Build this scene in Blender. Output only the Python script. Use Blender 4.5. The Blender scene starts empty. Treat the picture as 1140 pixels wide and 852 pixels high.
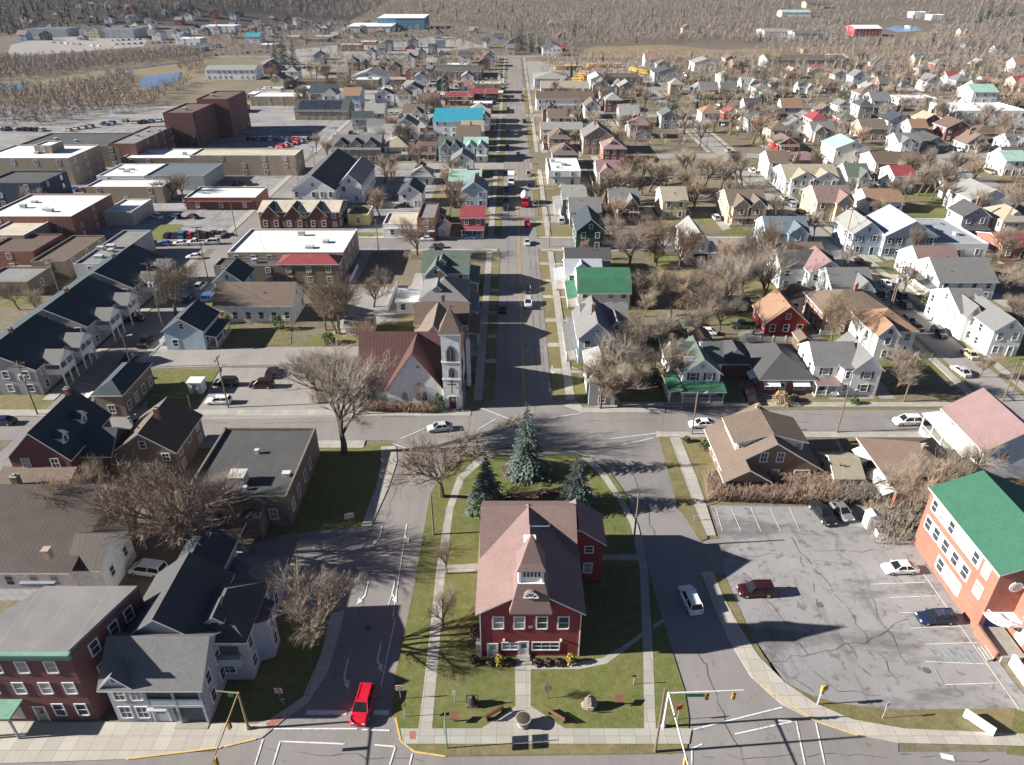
import bpy, math, random, bisect
from mathutils import Vector, Matrix
R = math.radians
random.seed(11)
scene = bpy.context.scene
COL = scene.collection

# ------------------------------------------------------------------ camera, sky, sun, exposure
CAM_H, FPX, CX, CY, PITCH = 67.0, 800.0, 570.0, 426.0, R(29.9)
cam_data = bpy.data.cameras.new("aerial_camera")
cam_data.sensor_width = 36.0
cam_data.lens = FPX / 1140.0 * 36.0
cam_data.clip_start = 1.0
cam_data.clip_end = 9000.0
cam = bpy.data.objects.new("aerial_camera", cam_data)
cam.location = (0, 0, CAM_H)
cam.rotation_euler = (math.pi / 2 - PITCH, 0, 0)
COL.objects.link(cam)
scene.camera = cam

SUN_EL, SUN_AZ = R(24.3), R(4.5)         # light travels towards +X, a touch away from the camera
world = bpy.data.worlds.new("World")
scene.world = world
world.use_nodes = True
wn, wl = world.node_tree.nodes, world.node_tree.links
wn.clear()
sky = wn.new("ShaderNodeTexSky")
sky.sky_type = 'NISHITA'
sky.sun_disc = False
sky.sun_elevation = SUN_EL
sky.sun_rotation = R(270) - SUN_AZ
sky.air_density = 0.4
sky.dust_density = 0.3
sky.ozone_density = 3.0
bg = wn.new("ShaderNodeBackground")
bg.inputs[1].default_value = 0.05
out = wn.new("ShaderNodeOutputWorld")
wl.new(sky.outputs[0], bg.inputs[0])
wl.new(bg.outputs[0], out.inputs[0])
sd = bpy.data.lights.new("sun", 'SUN')
sd.energy = 5.0
sd.angle = R(0.5)
sd.color = (1.0, 0.965, 0.9)
sun = bpy.data.objects.new("sun", sd)
ldir = Vector((math.cos(SUN_EL) * math.cos(SUN_AZ), math.cos(SUN_EL) * math.sin(SUN_AZ), -math.sin(SUN_EL)))
sun.rotation_euler = ldir.to_track_quat('-Z', 'Y').to_euler()
sun.location = (-300, 100, 200)
COL.objects.link(sun)
vs = scene.view_settings
vs.view_transform = 'Standard'
vs.look = 'None'
vs.exposure = 1.38
vs.gamma = 1.0
vs.use_curve_mapping = False
scene.cycles.max_bounces = 5
scene.cycles.diffuse_bounces = 3
scene.cycles.use_denoising = True

# ------------------------------------------------------------------ survey helpers
ST, CT = math.sin(PITCH), math.cos(PITCH)


def sstep(a, b, x):
    t = max(0.0, min(1.0, (x - a) / (b - a)))
    return t * t * (3 - 2 * t)


def ground_z(x, y):
    h = 0.0
    if y > 760:
        left = 1 - sstep(-520, -240, x)
        far = max(0.0, y - 960)
        h += left * min(95.0, far * 0.13)
        far = max(0.0, y - 1180)
        h += (1 - left) * min(60.0, far * 0.045)
        h += 5.0 * math.sin(x * 0.004) * sstep(1100, 1900, y)
    return h


def P(px, py, z=None):
    """survey point of the photograph -> place on the terrain (or on the level z)"""
    u, v = (px - CX) / FPX, (py - CY) / FPX
    dy, dz = CT - v * ST, -ST - v * CT
    if z is not None:
        t = (z - CAM_H) / dz
        return Vector((u * t, dy * t, z))
    z = 0.0
    if py < 60:
        t, step = 300.0, 12.0
        while t < 5200:
            if CAM_H + dz * t <= ground_z(u * t, dy * t):
                break
            t += step
        return Vector((u * t, dy * t, ground_z(u * t, dy * t)))
    t = -CAM_H / dz
    return Vector((u * t, dy * t, 0.0))


def height_at(p, px, py):
    """height of a point above p seen at image row py"""
    v = (py - CY) / FPX
    dy, dz = CT - v * ST, -ST - v * CT
    return CAM_H + dz * p.y / dy


# ------------------------------------------------------------------ mesh helpers
class MB:
    def __init__(self):
        self.v, self.f, self.m = [], [], []

    def quad(self, pts, m=0):
        i = len(self.v)
        self.v += [tuple(p) for p in pts]
        self.f.append(tuple(range(i, i + len(pts))))
        self.m.append(m)

    def box(self, x0, x1, y0, y1, z0, z1, m=0, mt=None):
        i = len(self.v)
        self.v += [(x0, y0, z0), (x1, y0, z0), (x1, y1, z0), (x0, y1, z0), (x0, y0, z1), (x1, y0, z1), (x1, y1, z1), (x0, y1, z1)]
        for k, q in enumerate(((3, 2, 1, 0), (4, 5, 6, 7), (0, 1, 5, 4), (1, 2, 6, 5), (2, 3, 7, 6), (3, 0, 4, 7))):
            self.f.append(tuple(i + a for a in q))
            self.m.append(mt if (mt is not None and k == 1) else m)

    def prism(self, poly, z0, z1, m=0, mt=None):
        a = sum(poly[k][0] * poly[(k + 1) % len(poly)][1] - poly[(k + 1) % len(poly)][0] * poly[k][1] for k in range(len(poly)))
        if a < 0:
            poly = poly[::-1]
        n, i = len(poly), len(self.v)
        self.v += [(p[0], p[1], z0) for p in poly] + [(p[0], p[1], z1) for p in poly]
        self.f.append(tuple(range(i + n, i + 2 * n)))
        self.m.append(m if mt is None else mt)
        self.f.append(tuple(range(i + n - 1, i - 1, -1)))
        self.m.append(m)
        for k in range(n):
            self.f.append((i + k, i + (k + 1) % n, i + n + (k + 1) % n, i + n + k))
            self.m.append(m)

    def strip(self, top, bot, axis, a0, a1, mt=0, ms=1):
        """sloping slab: profile points (u, z), run along the other axis"""
        def pt(u, z, a):
            return (a, u, z) if axis == 'x' else (u, a, z)
        n = len(top)
        for k in range(n - 1):
            self.quad([pt(*top[k], a0), pt(*top[k + 1], a0), pt(*top[k + 1], a1), pt(*top[k], a1)], mt)
            self.quad([pt(*bot[k + 1], a0), pt(*bot[k], a0), pt(*bot[k], a1), pt(*bot[k + 1], a1)], ms)
            for a in (a0, a1):
                self.quad([pt(*top[k], a), pt(*top[k + 1], a), pt(*bot[k + 1], a), pt(*bot[k], a)], ms)
        for k in (0, n - 1):
            self.quad([pt(*top[k], a0), pt(*top[k], a1), pt(*bot[k], a1), pt(*bot[k], a0)], ms)

    def profile(self, pts, axis, a0, a1, m=0):
        def pt(u, z, a):
            return (a, u, z) if axis == 'x' else (u, a, z)
        n, i = len(pts), len(self.v)
        self.v += [pt(*p, a0) for p in pts] + [pt(*p, a1) for p in pts]
        self.f += [tuple(range(i, i + n)), tuple(range(i + 2 * n - 1, i + n - 1, -1))]
        self.m += [m, m]
        for k in range(n):
            self.f.append((i + k, i + n + k, i + n + (k + 1) % n, i + (k + 1) % n))
            self.m.append(m)

    def tube(self, p0, p1, r0, r1, n=6, m=0, cap=True):
        p0, p1 = Vector(p0), Vector(p1)
        d = (p1 - p0)
        if d.length < 1e-6:
            return
        d.normalize()
        a = d.orthogonal().normalized()
        b = d.cross(a)
        i = len(self.v)
        for p, r in ((p0, r0), (p1, r1)):
            for k in range(n):
                w = a * math.cos(2 * math.pi * k / n) + b * math.sin(2 * math.pi * k / n)
                self.v.append(tuple(p + w * r))
        for k in range(n):
            self.f.append((i + k, i + (k + 1) % n, i + n + (k + 1) % n, i + n + k))
            self.m.append(m)
        if cap:
            self.f.append(tuple(range(i + n, i + 2 * n)))
            self.m.append(m)
            self.f.append(tuple(range(i + n - 1, i - 1, -1)))
            self.m.append(m)

    def lathe(self, prof, n=12, m=0, c=(0, 0)):
        i = len(self.v)
        for r, z in prof:
            for k in range(n):
                self.v.append((c[0] + r * math.cos(2 * math.pi * k / n), c[1] + r * math.sin(2 * math.pi * k / n), z))
        for j in range(len(prof) - 1):
            for k in range(n):
                self.f.append((i + j * n + k, i + j * n + (k + 1) % n, i + (j + 1) * n + (k + 1) % n, i + (j + 1) * n + k))
                self.m.append(m)
        self.f.append(tuple(i + (len(prof) - 1) * n + k for k in range(n)))
        self.m.append(m)

    def mesh(self, name, mats):
        me = bpy.data.meshes.new(name)
        me.from_pydata(self.v, [], self.f)
        for mt in (mats if isinstance(mats, (list, tuple)) else [mats]):
            me.materials.append(mt)
        if any(self.m):
            me.polygons.foreach_set("material_index", self.m)
        me.update()
        return me

    def build(self, name, mats, parent=None, loc=(0, 0, 0), rz=0.0):
        return put(name, self.mesh(name, mats), parent, loc, rz)


def put(name, me, parent=None, loc=(0, 0, 0), rz=0.0, scale=None):
    o = bpy.data.objects.new(name, me)
    o.location = loc
    if rz:
        o.rotation_euler = (0, 0, rz)
    if scale is not None:
        o.scale = scale
    if parent is not None:
        o.parent = parent
    COL.objects.link(o)
    return o


LABELS = {}


def tag(o, label, cat, group=None):
    key = label.lower()
    if key in LABELS and not group:
        print("DUPLICATE LABEL", label)
    LABELS[key] = o
    n = len(label.split())
    if n > 16 or n < 4:
        print("LABEL LENGTH", n, label)
    o["label"], o["category"] = label, cat
    if group:
        o["group"] = group
    return o


def thing(name, label, cat, loc=(0, 0, 0), rz=0.0, group=None):
    o = put(name, None, None, loc, rz)
    if label:
        tag(o, label, cat, group)
    else:
        o["category"] = cat
        if group:
            o["group"] = group
    return o


def structure(o, kind="structure"):
    o["kind"] = kind
    return o


# ------------------------------------------------------------------ materials
def nodes(name):
    m = bpy.data.materials.new(name)
    m.use_nodes = True
    nt = m.node_tree
    b = nt.nodes.get("Principled BSDF")
    return m, nt.nodes, nt.links, b


def mathn(n, l, op, a, b=None, c=None):
    x = n.new("ShaderNodeMath")
    x.operation = op
    for k, s in enumerate((a, b, c)):
        if s is None:
            continue
        if isinstance(s, (int, float)):
            x.inputs[k].default_value = s
        else:
            l.new(s, x.inputs[k])
    return x.outputs[0]


def mix(n, l, fac, a, b, typ='MIX'):
    x = n.new("ShaderNodeMixRGB")
    x.blend_type = typ
    for k, s in enumerate((fac, a, b)):
        if isinstance(s, (int, float)):
            x.inputs[k].default_value = s
        elif isinstance(s, tuple):
            x.inputs[k].default_value = (*s[:3], 1)
        else:
            l.new(s, x.inputs[k])
    return x.outputs[0]


def noise(n, l, vec, scale, detail=4.0, rough=0.6, lo=0.3, hi=0.7):
    t = n.new("ShaderNodeTexNoise")
    t.inputs["Scale"].default_value = scale
    t.inputs["Detail"].default_value = detail
    t.inputs["Roughness"].default_value = rough
    l.new(vec, t.inputs["Vector"])
    r = n.new("ShaderNodeMapRange")
    r.inputs[1].default_value, r.inputs[2].default_value = lo, hi
    l.new(t.outputs[0], r.inputs[0])
    return r.outputs[0]


def mapped(n, l, vec, s=(1, 1, 1), rot=(0, 0, 0)):
    x = n.new("ShaderNodeMapping")
    x.inputs["Scale"].default_value = s
    x.inputs["Rotation"].default_value = rot
    l.new(vec, x.inputs[0])
    return x.outputs[0]


def objco(n):
    return n.new("ShaderNodeTexCoord").outputs["Object"]


def posco(n):
    return n.new("ShaderNodeNewGeometry").outputs["Position"]


def sc(c, k):
    return tuple(min(1.0, a * k) for a in c)


def bump(n, l, b, h, strength=0.3, dist=0.05):
    x = n.new("ShaderNodeBump")
    x.inputs["Strength"].default_value = strength
    x.inputs["Distance"].default_value = dist
    l.new(h, x.inputs["Height"])
    l.new(x.outputs[0], b.inputs["Normal"])


_MC = {}


def mat(kind, c, rough=0.8, axis='x'):
    key = (kind, tuple(round(a, 3) for a in c), rough, axis)
    if key in _MC:
        return _MC[key]
    m, n, l, b = nodes(kind)
    _MC[key] = m
    b.inputs["Roughness"].default_value = rough
    if "Specular IOR Level" in b.inputs:
        b.inputs["Specular IOR Level"].default_value = 0.3
    co = objco(n)
    if kind == 'siding':
        s = n.new("ShaderNodeSeparateXYZ")
        l.new(co, s.inputs[0])
        fr = mathn(n, l, 'FRACT', mathn(n, l, 'MULTIPLY', s.outputs[2], 4.6))
        line = mathn(n, l, 'LESS_THAN', fr, 0.16)
        d = noise(n, l, mapped(n, l, co, (1, 1, 0.25)), 0.8, 5)
        base = mix(n, l, d, sc(c, 0.82), sc(c, 1.06))
        grime = noise(n, l, mapped(n, l, co, (0.7, 0.7, 0.1)), 2.2, 6, 0.7, 0.5, 0.9)
        base = mix(n, l, mathn(n, l, 'MULTIPLY', grime, 0.35), base, (0.22, 0.2, 0.16))
        colr = mix(n, l, mathn(n, l, 'MULTIPLY', line, 0.3), base, sc(c, 0.45))
        l.new(colr, b.inputs[0])
        bump(n, l, b, fr, 0.25, 0.02)
    elif kind == 'brick':
        s = n.new("ShaderNodeSeparateXYZ")
        l.new(co, s.inputs[0])
        cb = n.new("ShaderNodeCombineXYZ")
        l.new(mathn(n, l, 'ADD', s.outputs[0], s.outputs[1]), cb.inputs[0])
        l.new(s.outputs[2], cb.inputs[1])
        br = n.new("ShaderNodeTexBrick")
        br.inputs["Scale"].default_value = 1.0
        br.inputs["Brick Width"].default_value = 0.42
        br.inputs["Row Height"].default_value = 0.15
        br.inputs["Mortar Size"].default_value = 0.014
        br.inputs["Color1"].default_value = (*sc(c, 1.15), 1)
        br.inputs["Color2"].default_value = (*sc(c, 0.8), 1)
        br.inputs["Mortar"].default_value = (*[0.6 * a + 0.1 for a in c], 1)
        l.new(cb.outputs[0], br.inputs[0])
        d = noise(n, l, mapped(n, l, co, (1, 1, 0.4)), 0.7, 6, 0.65)
        base = mix(n, l, mathn(n, l, 'MULTIPLY', d, 0.45), br.outputs[0], sc(c, 0.62))
        l.new(base, b.inputs[0])
    elif kind == 'stone':
        vo = n.new("ShaderNodeTexVoronoi")
        vo.inputs["Scale"].default_value = 2.2
        l.new(co, vo.inputs[0])
        cr = n.new("ShaderNodeValToRGB")
        cr.color_ramp.elements[0].color = (*sc(c, 0.55), 1)
        cr.color_ramp.elements[1].color = (*sc(c, 1.35), 1)
        l.new(vo.outputs["Color"], cr.inputs[0])
        d = noise(n, l, co, 0.6, 6)
        l.new(mix(n, l, mathn(n, l, 'MULTIPLY', d, 0.5), cr.outputs[0], sc(c, 0.6)), b.inputs[0])
    elif kind == 'shingle':
        s = n.new("ShaderNodeSeparateXYZ")
        l.new(co, s.inputs[0])
        fr = mathn(n, l, 'FRACT', mathn(n, l, 'MULTIPLY', s.outputs[2], 7.0))
        row = mathn(n, l, 'LESS_THAN', fr, 0.22)
        tab = noise(n, l, mapped(n, l, co, (2.2, 2.2, 7)), 1.6, 2, 0.6, 0.3, 0.7)
        big = noise(n, l, co, 0.35, 6, 0.7)
        fine = noise(n, l, co, 6.0, 3, 0.7)
        base = mix(n, l, big, sc(c, 0.78), sc(c, 1.12))
        base = mix(n, l, mathn(n, l, 'MULTIPLY', tab, 0.55), base, sc(c, 1.5))
        base = mix(n, l, mathn(n, l, 'MULTIPLY', fine, 0.4), base, sc(c, 0.55))
        base = mix(n, l, mathn(n, l, 'MULTIPLY', row, 0.3), base, sc(c, 0.5))
        stk = noise(n, l, mapped(n, l, co, (1.1, 1.1, 0.15)), 1.1, 6, 0.7, 0.55, 0.78)
        base = mix(n, l, mathn(n, l, 'MULTIPLY', stk, 0.4), base, sc(c, 0.5))
        l.new(base, b.inputs[0])
        pass
    elif kind == 'metal':
        s = n.new("ShaderNodeSeparateXYZ")
        l.new(co, s.inputs[0])
        fr = mathn(n, l, 'FRACT', mathn(n, l, 'MULTIPLY', s.outputs[0 if axis == 'x' else 1], 1.6))
        seam = mathn(n, l, 'LESS_THAN', fr, 0.2)
        big = noise(n, l, mapped(n, l, co, (1, 1, 1)), 0.5, 6, 0.7)
        base = mix(n, l, big, sc(c, 0.78), sc(c, 1.12))
        base = mix(n, l, mathn(n, l, 'MULTIPLY', seam, 0.5), base, sc(c, 0.5))
        rust = noise(n, l, mapped(n, l, co, (1.2, 1.2, 0.2)), 0.9, 7, 0.75, 0.55, 0.75)
        base = mix(n, l, mathn(n, l, 'MULTIPLY', rust, 0.45), base, (sum(c) / 3 * .6 + .05, sum(c) / 3 * .5 + .04, sum(c) / 3 * .4 + .03))
        l.new(base, b.inputs[0])
        b.inputs["Metallic"].default_value = 0.0
        bump(n, l, b, seam, 0.5, 0.04)
    elif kind == 'membrane':
        big = noise(n, l, co, 0.18, 8, 0.7, 0.35, 0.65)
        st = noise(n, l, mapped(n, l, co, (1, 0.2, 1)), 0.7, 6, 0.7, 0.45, 0.75)
        base = mix(n, l, big, sc(c, 0.8), sc(c, 1.08))
        base = mix(n, l, mathn(n, l, 'MULTIPLY', st, 0.35), base, sc(c, 0.55))
        s = n.new("ShaderNodeSeparateXYZ")
        l.new(co, s.inputs[0])
        fr = mathn(n, l, 'FRACT', mathn(n, l, 'MULTIPLY', s.outputs[0], 0.28))
        seam = mathn(n, l, 'LESS_THAN', fr, 0.02)
        base = mix(n, l, mathn(n, l, 'MULTIPLY', seam, 0.5), base, sc(c, 1.5))
        l.new(base, b.inputs[0])
    elif kind == 'glass':
        oi = n.new("ShaderNodeObjectInfo")
        cur = mathn(n, l, 'MULTIPLY', mathn(n, l, 'LESS_THAN', oi.outputs["Random"], 0.35), 0.75)
        l.new(mix(n, l, cur, mix(n, l, noise(n, l, co, 0.9, 2), sc(c, 0.6), sc(c, 1.5)), mix(n, l, oi.outputs["Random"], (0.42, 0.39, 0.34), (0.1, 0.12, 0.15))), b.inputs[0])
        b.inputs["Roughness"].default_value = 0.08
        b.inputs["Specular IOR Level"].default_value = 0.6
    elif kind == 'paint':
        l.new(mix(n, l, noise(n, l, co, 1.3, 4), sc(c, 0.92), sc(c, 1.05)), b.inputs[0])
        b.inputs["Roughness"].default_value = 0.28
        if "Coat Weight" in b.inputs:
            b.inputs["Coat Weight"].default_value = 0.5
    else:                                                            # plain weathered surface
        d = noise(n, l, co, 1.4, 6, 0.65)
        l.new(mix(n, l, d, sc(c, 0.78), sc(c, 1.12)), b.inputs[0])
    return m


def ground_mat(kind):
    m, n, l, b = nodes(kind)
    p = posco(n)
    b.inputs["Roughness"].default_value = 0.92
    b.inputs["Specular IOR Level"].default_value = 0.15
    if kind in ('asphalt', 'old_asphalt', 'lot_asphalt', 'dark_asphalt'):
        c = {'asphalt': (0.21, 0.193, 0.182), 'old_asphalt': (0.265, 0.245, 0.225), 'lot_asphalt': (0.265, 0.252, 0.248), 'dark_asphalt': (0.11, 0.105, 0.103)}[kind]
        big = noise(n, l, p, 0.07, 8, 0.65)
        mid = noise(n, l, mapped(n, l, p, (1, 0.35, 1)), 0.5, 6, 0.7, 0.35, 0.75)
        fine = noise(n, l, p, 14.0, 2, 0.7)
        base = mix(n, l, big, sc(c, 0.8), sc(c, 1.15))
        base = mix(n, l, mathn(n, l, 'MULTIPLY', mid, 0.3), base, sc(c, 0.62))
        base = mix(n, l, mathn(n, l, 'MULTIPLY', fine, 0.22), base, sc(c, 1.5))
        wob = n.new("ShaderNodeTexNoise")
        wob.inputs["Scale"].default_value = 0.5
        wob.inputs["Detail"].default_value = 4
        l.new(p, wob.inputs[0])
        vo = n.new("ShaderNodeTexVoronoi")
        vo.feature = 'DISTANCE_TO_EDGE'
        vo.inputs["Scale"].default_value = 0.16
        l.new(mix(n, l, 0.12, p, mix(n, l, 1.0, wob.outputs[1], (30.0, 30.0, 30.0), 'MULTIPLY')), vo.inputs[0])
        crack = mathn(n, l, 'LESS_THAN', vo.outputs[0], 0.007)
        gate = noise(n, l, p, 0.05, 3, 0.5, 0.5, 0.62)
        base = mix(n, l, mathn(n, l, 'MULTIPLY', mathn(n, l, 'MULTIPLY', crack, gate), 0.45), base, sc(c, 0.4))
        if kind == 'lot_asphalt':
            st = noise(n, l, mapped(n, l, p, (0.35, 1.0, 1), (0, 0, 0.25)), 0.16, 7, 0.72, 0.51, 0.6)
            base = mix(n, l, mathn(n, l, 'MULTIPLY', st, 0.6), base, sc(c, 0.36))
            st = noise(n, l, p, 0.7, 5, 0.65, 0.57, 0.64)
            base = mix(n, l, mathn(n, l, 'MULTIPLY', st, 0.6), base, sc(c, 0.35))
            st = noise(n, l, mapped(n, l, p, (1.0, 0.22, 1), (0, 0, 0.35)), 0.3, 6, 0.75, 0.54, 0.63)
            base = mix(n, l, mathn(n, l, 'MULTIPLY', st, 0.5), base, sc(c, 0.42))
        else:
            wear = noise(n, l, mapped(n, l, p, (1.0, 0.05, 1)), 0.45, 4, 0.6, 0.42, 0.62)
            base = mix(n, l, mathn(n, l, 'MULTIPLY', wear, 0.22), base, sc(c, 1.35))
            st = noise(n, l, p, 0.55, 4, 0.55, 0.66, 0.69)
            base = mix(n, l, mathn(n, l, 'MULTIPLY', st, 0.35), base, sc(c, 0.5))
        l.new(base, b.inputs[0])
        bump(n, l, b, fine, 0.3, 0.02)
    elif kind in ('concrete', 'warm_concrete'):
        c = (0.4, 0.375, 0.33) if kind == 'concrete' else (0.46, 0.42, 0.36)
        br = n.new("ShaderNodeTexBrick")
        br.offset = 0.0
        br.inputs["Scale"].default_value = 1.0
        br.inputs["Brick Width"].default_value = 1.55
        br.inputs["Row Height"].default_value = 1.55
        br.inputs["Mortar Size"].default_value = 0.03
        br.inputs["Color1"].default_value = (*sc(c, 1.06), 1)
        br.inputs["Color2"].default_value = (*sc(c, 0.84), 1)
        br.inputs["Mortar"].default_value = (*sc(c, 0.5), 1)
        l.new(p, br.inputs[0])
        d = noise(n, l, p, 0.35, 7, 0.7)
        f = noise(n, l, p, 5.0, 4, 0.7)
        base = mix(n, l, mathn(n, l, 'MULTIPLY', d, 0.45), br.outputs[0], sc(c, 0.62))
        base = mix(n, l, mathn(n, l, 'MULTIPLY', f, 0.25), base, sc(c, 0.6))
        l.new(base, b.inputs[0])
    elif kind in ('lawn', 'dry_lawn', 'town_ground', 'scrub_ground', 'marsh_ground', 'forest_floor'):
        cs = {'lawn': ((0.095, 0.13, 0.028), (0.175, 0.172, 0.055), (0.25, 0.205, 0.11)),
              'dry_lawn': ((0.125, 0.125, 0.042), (0.25, 0.205, 0.105), (0.3, 0.23, 0.14)),
              'town_ground': ((0.135, 0.115, 0.055), (0.24, 0.19, 0.13), (0.28, 0.25, 0.22)),
              'scrub_ground': ((0.115, 0.093, 0.075), (0.16, 0.13, 0.1), (0.24, 0.195, 0.145)),
              'forest_floor': ((0.045, 0.04, 0.036), (0.065, 0.055, 0.048), (0.09, 0.075, 0.06)),  # shade of the left hillside put into a darker ground colour
              'marsh_ground': ((0.24, 0.18, 0.11), (0.31, 0.23, 0.14), (0.16, 0.13, 0.07))}[kind]
        big = noise(n, l, p, 0.1 if kind == 'lawn' else 0.035, 8, 0.7, 0.36, 0.66)
        mid = noise(n, l, p, 0.9, 6, 0.75, 0.4, 0.72)
        fine = noise(n, l, p, 7.0, 4, 0.75)
        base = mix(n, l, big, cs[0], cs[1])
        base = mix(n, l, mathn(n, l, 'MULTIPLY', mid, 0.85), base, cs[2])
        bare = noise(n, l, p, 0.3, 7, 0.75, 0.55, 0.68)
        base = mix(n, l, mathn(n, l, 'MULTIPLY', bare, 0.7), base, (0.18, 0.135, 0.085))
        tuft = noise(n, l, p, 2.6, 5, 0.8, 0.5, 0.75)
        base = mix(n, l, mathn(n, l, 'MULTIPLY', tuft, 0.45), base, sc(cs[0], 0.45))
        base = mix(n, l, mathn(n, l, 'MULTIPLY', fine, 0.4), base, sc(cs[0], 0.5))
        l.new(base, b.inputs[0])
        bump(n, l, b, fine, 0.5, 0.08)
    elif kind == 'water':
        b.inputs[0].default_value = (0.09, 0.105, 0.12, 1)
        b.inputs["Roughness"].default_value = 0.06
        b.inputs["Specular IOR Level"].default_value = 0.8
        bump(n, l, b, noise(n, l, p, 1.5, 3), 0.05, 0.05)
    elif kind in ('white_marking', 'yellow_marking', 'blue_marking', 'red_brick_paving'):
        c = {'white_marking': (0.62, 0.61, 0.58), 'yellow_marking': (0.6, 0.4, 0.14), 'blue_marking': (0.3, 0.4, 0.46), 'red_brick_paving': (0.33, 0.12, 0.09)}[kind]
        w = noise(n, l, p, 3.0, 6, 0.75, 0.52, 0.62)
        l.new(mix(n, l, mathn(n, l, 'MULTIPLY', w, 0.7), c, (0.2, 0.19, 0.18)), b.inputs[0])
    elif kind == 'mulch':
        l.new(mix(n, l, noise(n, l, p, 4.0, 5), (0.07, 0.045, 0.03), (0.17, 0.11, 0.075)), b.inputs[0])
    return m


GM = {k: ground_mat(k) for k in ('asphalt', 'old_asphalt', 'lot_asphalt', 'dark_asphalt', 'concrete', 'warm_concrete', 'lawn', 'dry_lawn', 'town_ground', 'scrub_ground', 'marsh_ground', 'forest_floor', 'water', 'white_marking', 'yellow_marking', 'blue_marking', 'red_brick_paving', 'mulch')}
WHITE = mat('trim', (0.72, 0.71, 0.68), 0.6)
GLASS = mat('glass', (0.035, 0.042, 0.055))
GREYTRIM = mat('trim', (0.42, 0.42, 0.42), 0.7)
DARKTRIM = mat('trim', (0.07, 0.065, 0.06), 0.7)
CARGLASS = mat('car_glass', (0.016, 0.018, 0.021), 0.08)
STEEL = mat('steel', (0.4, 0.41, 0.42), 0.45)
RUBBER = mat('rubber', (0.02, 0.02, 0.02), 0.85)
WOODPOLE = mat('pole_wood', (0.17, 0.125, 0.09), 0.9)
CONC = mat('cast_concrete', (0.3, 0.275, 0.24), 0.9)
WALL = {'W': ('siding', (0.78, 0.77, 0.74)), 'C': ('siding', (0.6, 0.52, 0.36)), 'T': ('siding', (0.45, 0.36, 0.25)), 'G': ('siding', (0.34, 0.34, 0.35)),
        'B': ('siding', (0.42, 0.52, 0.6)), 'R': ('siding', (0.36, 0.035, 0.035)), 'D': ('siding', (0.03, 0.07, 0.055)), 'Y': ('siding', (0.62, 0.48, 0.2)),
        'V': ('siding', (0.39, 0.41, 0.45)), 'N': ('siding', (0.2, 0.13, 0.09)), 'L': ('siding', (0.03, 0.05, 0.09)), 'P': ('siding', (0.55, 0.45, 0.38)),
        'K': ('brick', (0.25, 0.1, 0.07)), 'k': ('brick', (0.17, 0.06, 0.05)), 'O': ('brick', (0.36, 0.13, 0.085)), 'M': ('brick', (0.23, 0.17, 0.12)),
        'Q': ('brick', (0.33, 0.26, 0.18)), 'S': ('stone', (0.22, 0.18, 0.145)), 'H': ('brick', (0.25, 0.03, 0.033)), 'E': ('plaster', (0.5, 0.44, 0.36)), 'F': ('plaster', (0.36, 0.37, 0.38)),
        'w': ('plaster', (0.8, 0.79, 0.76)), 'Z': ('metal', (0.07, 0.26, 0.4))}
ROOF = {'g': ('shingle', (0.156, 0.152, 0.148)), 'd': ('shingle', (0.070, 0.068, 0.068)), 'n': ('shingle', (0.123, 0.086, 0.066)), 'b': ('shingle', (0.15, 0.112, 0.086)),
        'o': ('shingle', (0.25, 0.15, 0.095)), 'r': ('metal', (0.26, 0.055, 0.06)), 'p': ('shingle', (0.22, 0.14, 0.135)), 'e': ('metal', (0.045, 0.15, 0.085)), 'm': ('metal', (0.312, 0.459, 0.377)),
        't': ('metal', (0.033, 0.262, 0.344)), 'w': ('membrane', (0.699, 0.690, 0.662)), 'c': ('membrane', (0.478, 0.423, 0.331)), 'k': ('membrane', (0.078, 0.076, 0.075)), 'a': ('membrane', (0.212, 0.202, 0.193)),
        'u': ('metal', (0.094, 0.041, 0.037)), 'l': ('shingle', (0.246, 0.238, 0.221)), 's': ('shingle', (0.041, 0.056, 0.064)), 'q': ('shingle', (0.098, 0.119, 0.098)), 'y': ('shingle', (0.3, 0.26, 0.19)), 'f': ('shingle', (0.123, 0.152, 0.176)),
        'h': ('shingle', (0.2, 0.132, 0.118)), 'E': ('shingle', (0.04, 0.125, 0.08)), 'x': ('shingle', (0.328, 0.344, 0.369)), 'v': ('shingle', (0.111, 0.086, 0.066)), 'z': ('metal', (0.074, 0.056, 0.048))}

# ------------------------------------------------------------------ ground, streets, pavements
_LAYER = [0.004]


def world_poly(pts, px=True):
    return [(P(a, b, 0.0).x, P(a, b, 0.0).y) if px else (a, b) for a, b in pts]


def sheet(name, material, pts, px=True, z=None):
    if z is None:
        _LAYER[0] += 0.0015
        z = _LAYER[0]
    mb = MB()
    mb.quad([(x, y, z) for x, y in world_poly(pts, px)])
    a = mb.v
    area = sum(a[k][0] * a[(k + 1) % len(a)][1] - a[(k + 1) % len(a)][0] * a[k][1] for k in range(len(a)))
    if area < 0:
        mb.f[0] = mb.f[0][::-1]
    return structure(mb.build(name, GM[material]))


def rect(name, material, x0, x1, y0, y1, z=None):
    return sheet(name, material, [(x0, y0), (x1, y0), (x1, y1), (x0, y1)], False, z)


def slab(name, material, pts, px=True, top=0.13, side='concrete'):
    mb = MB()
    mb.prism(world_poly(pts, px), -0.1, top, 1, 0)
    return structure(mb.build(name, [GM[material], GM[side]]))


def path_poly(left, right):
    return left + right[::-1]


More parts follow.
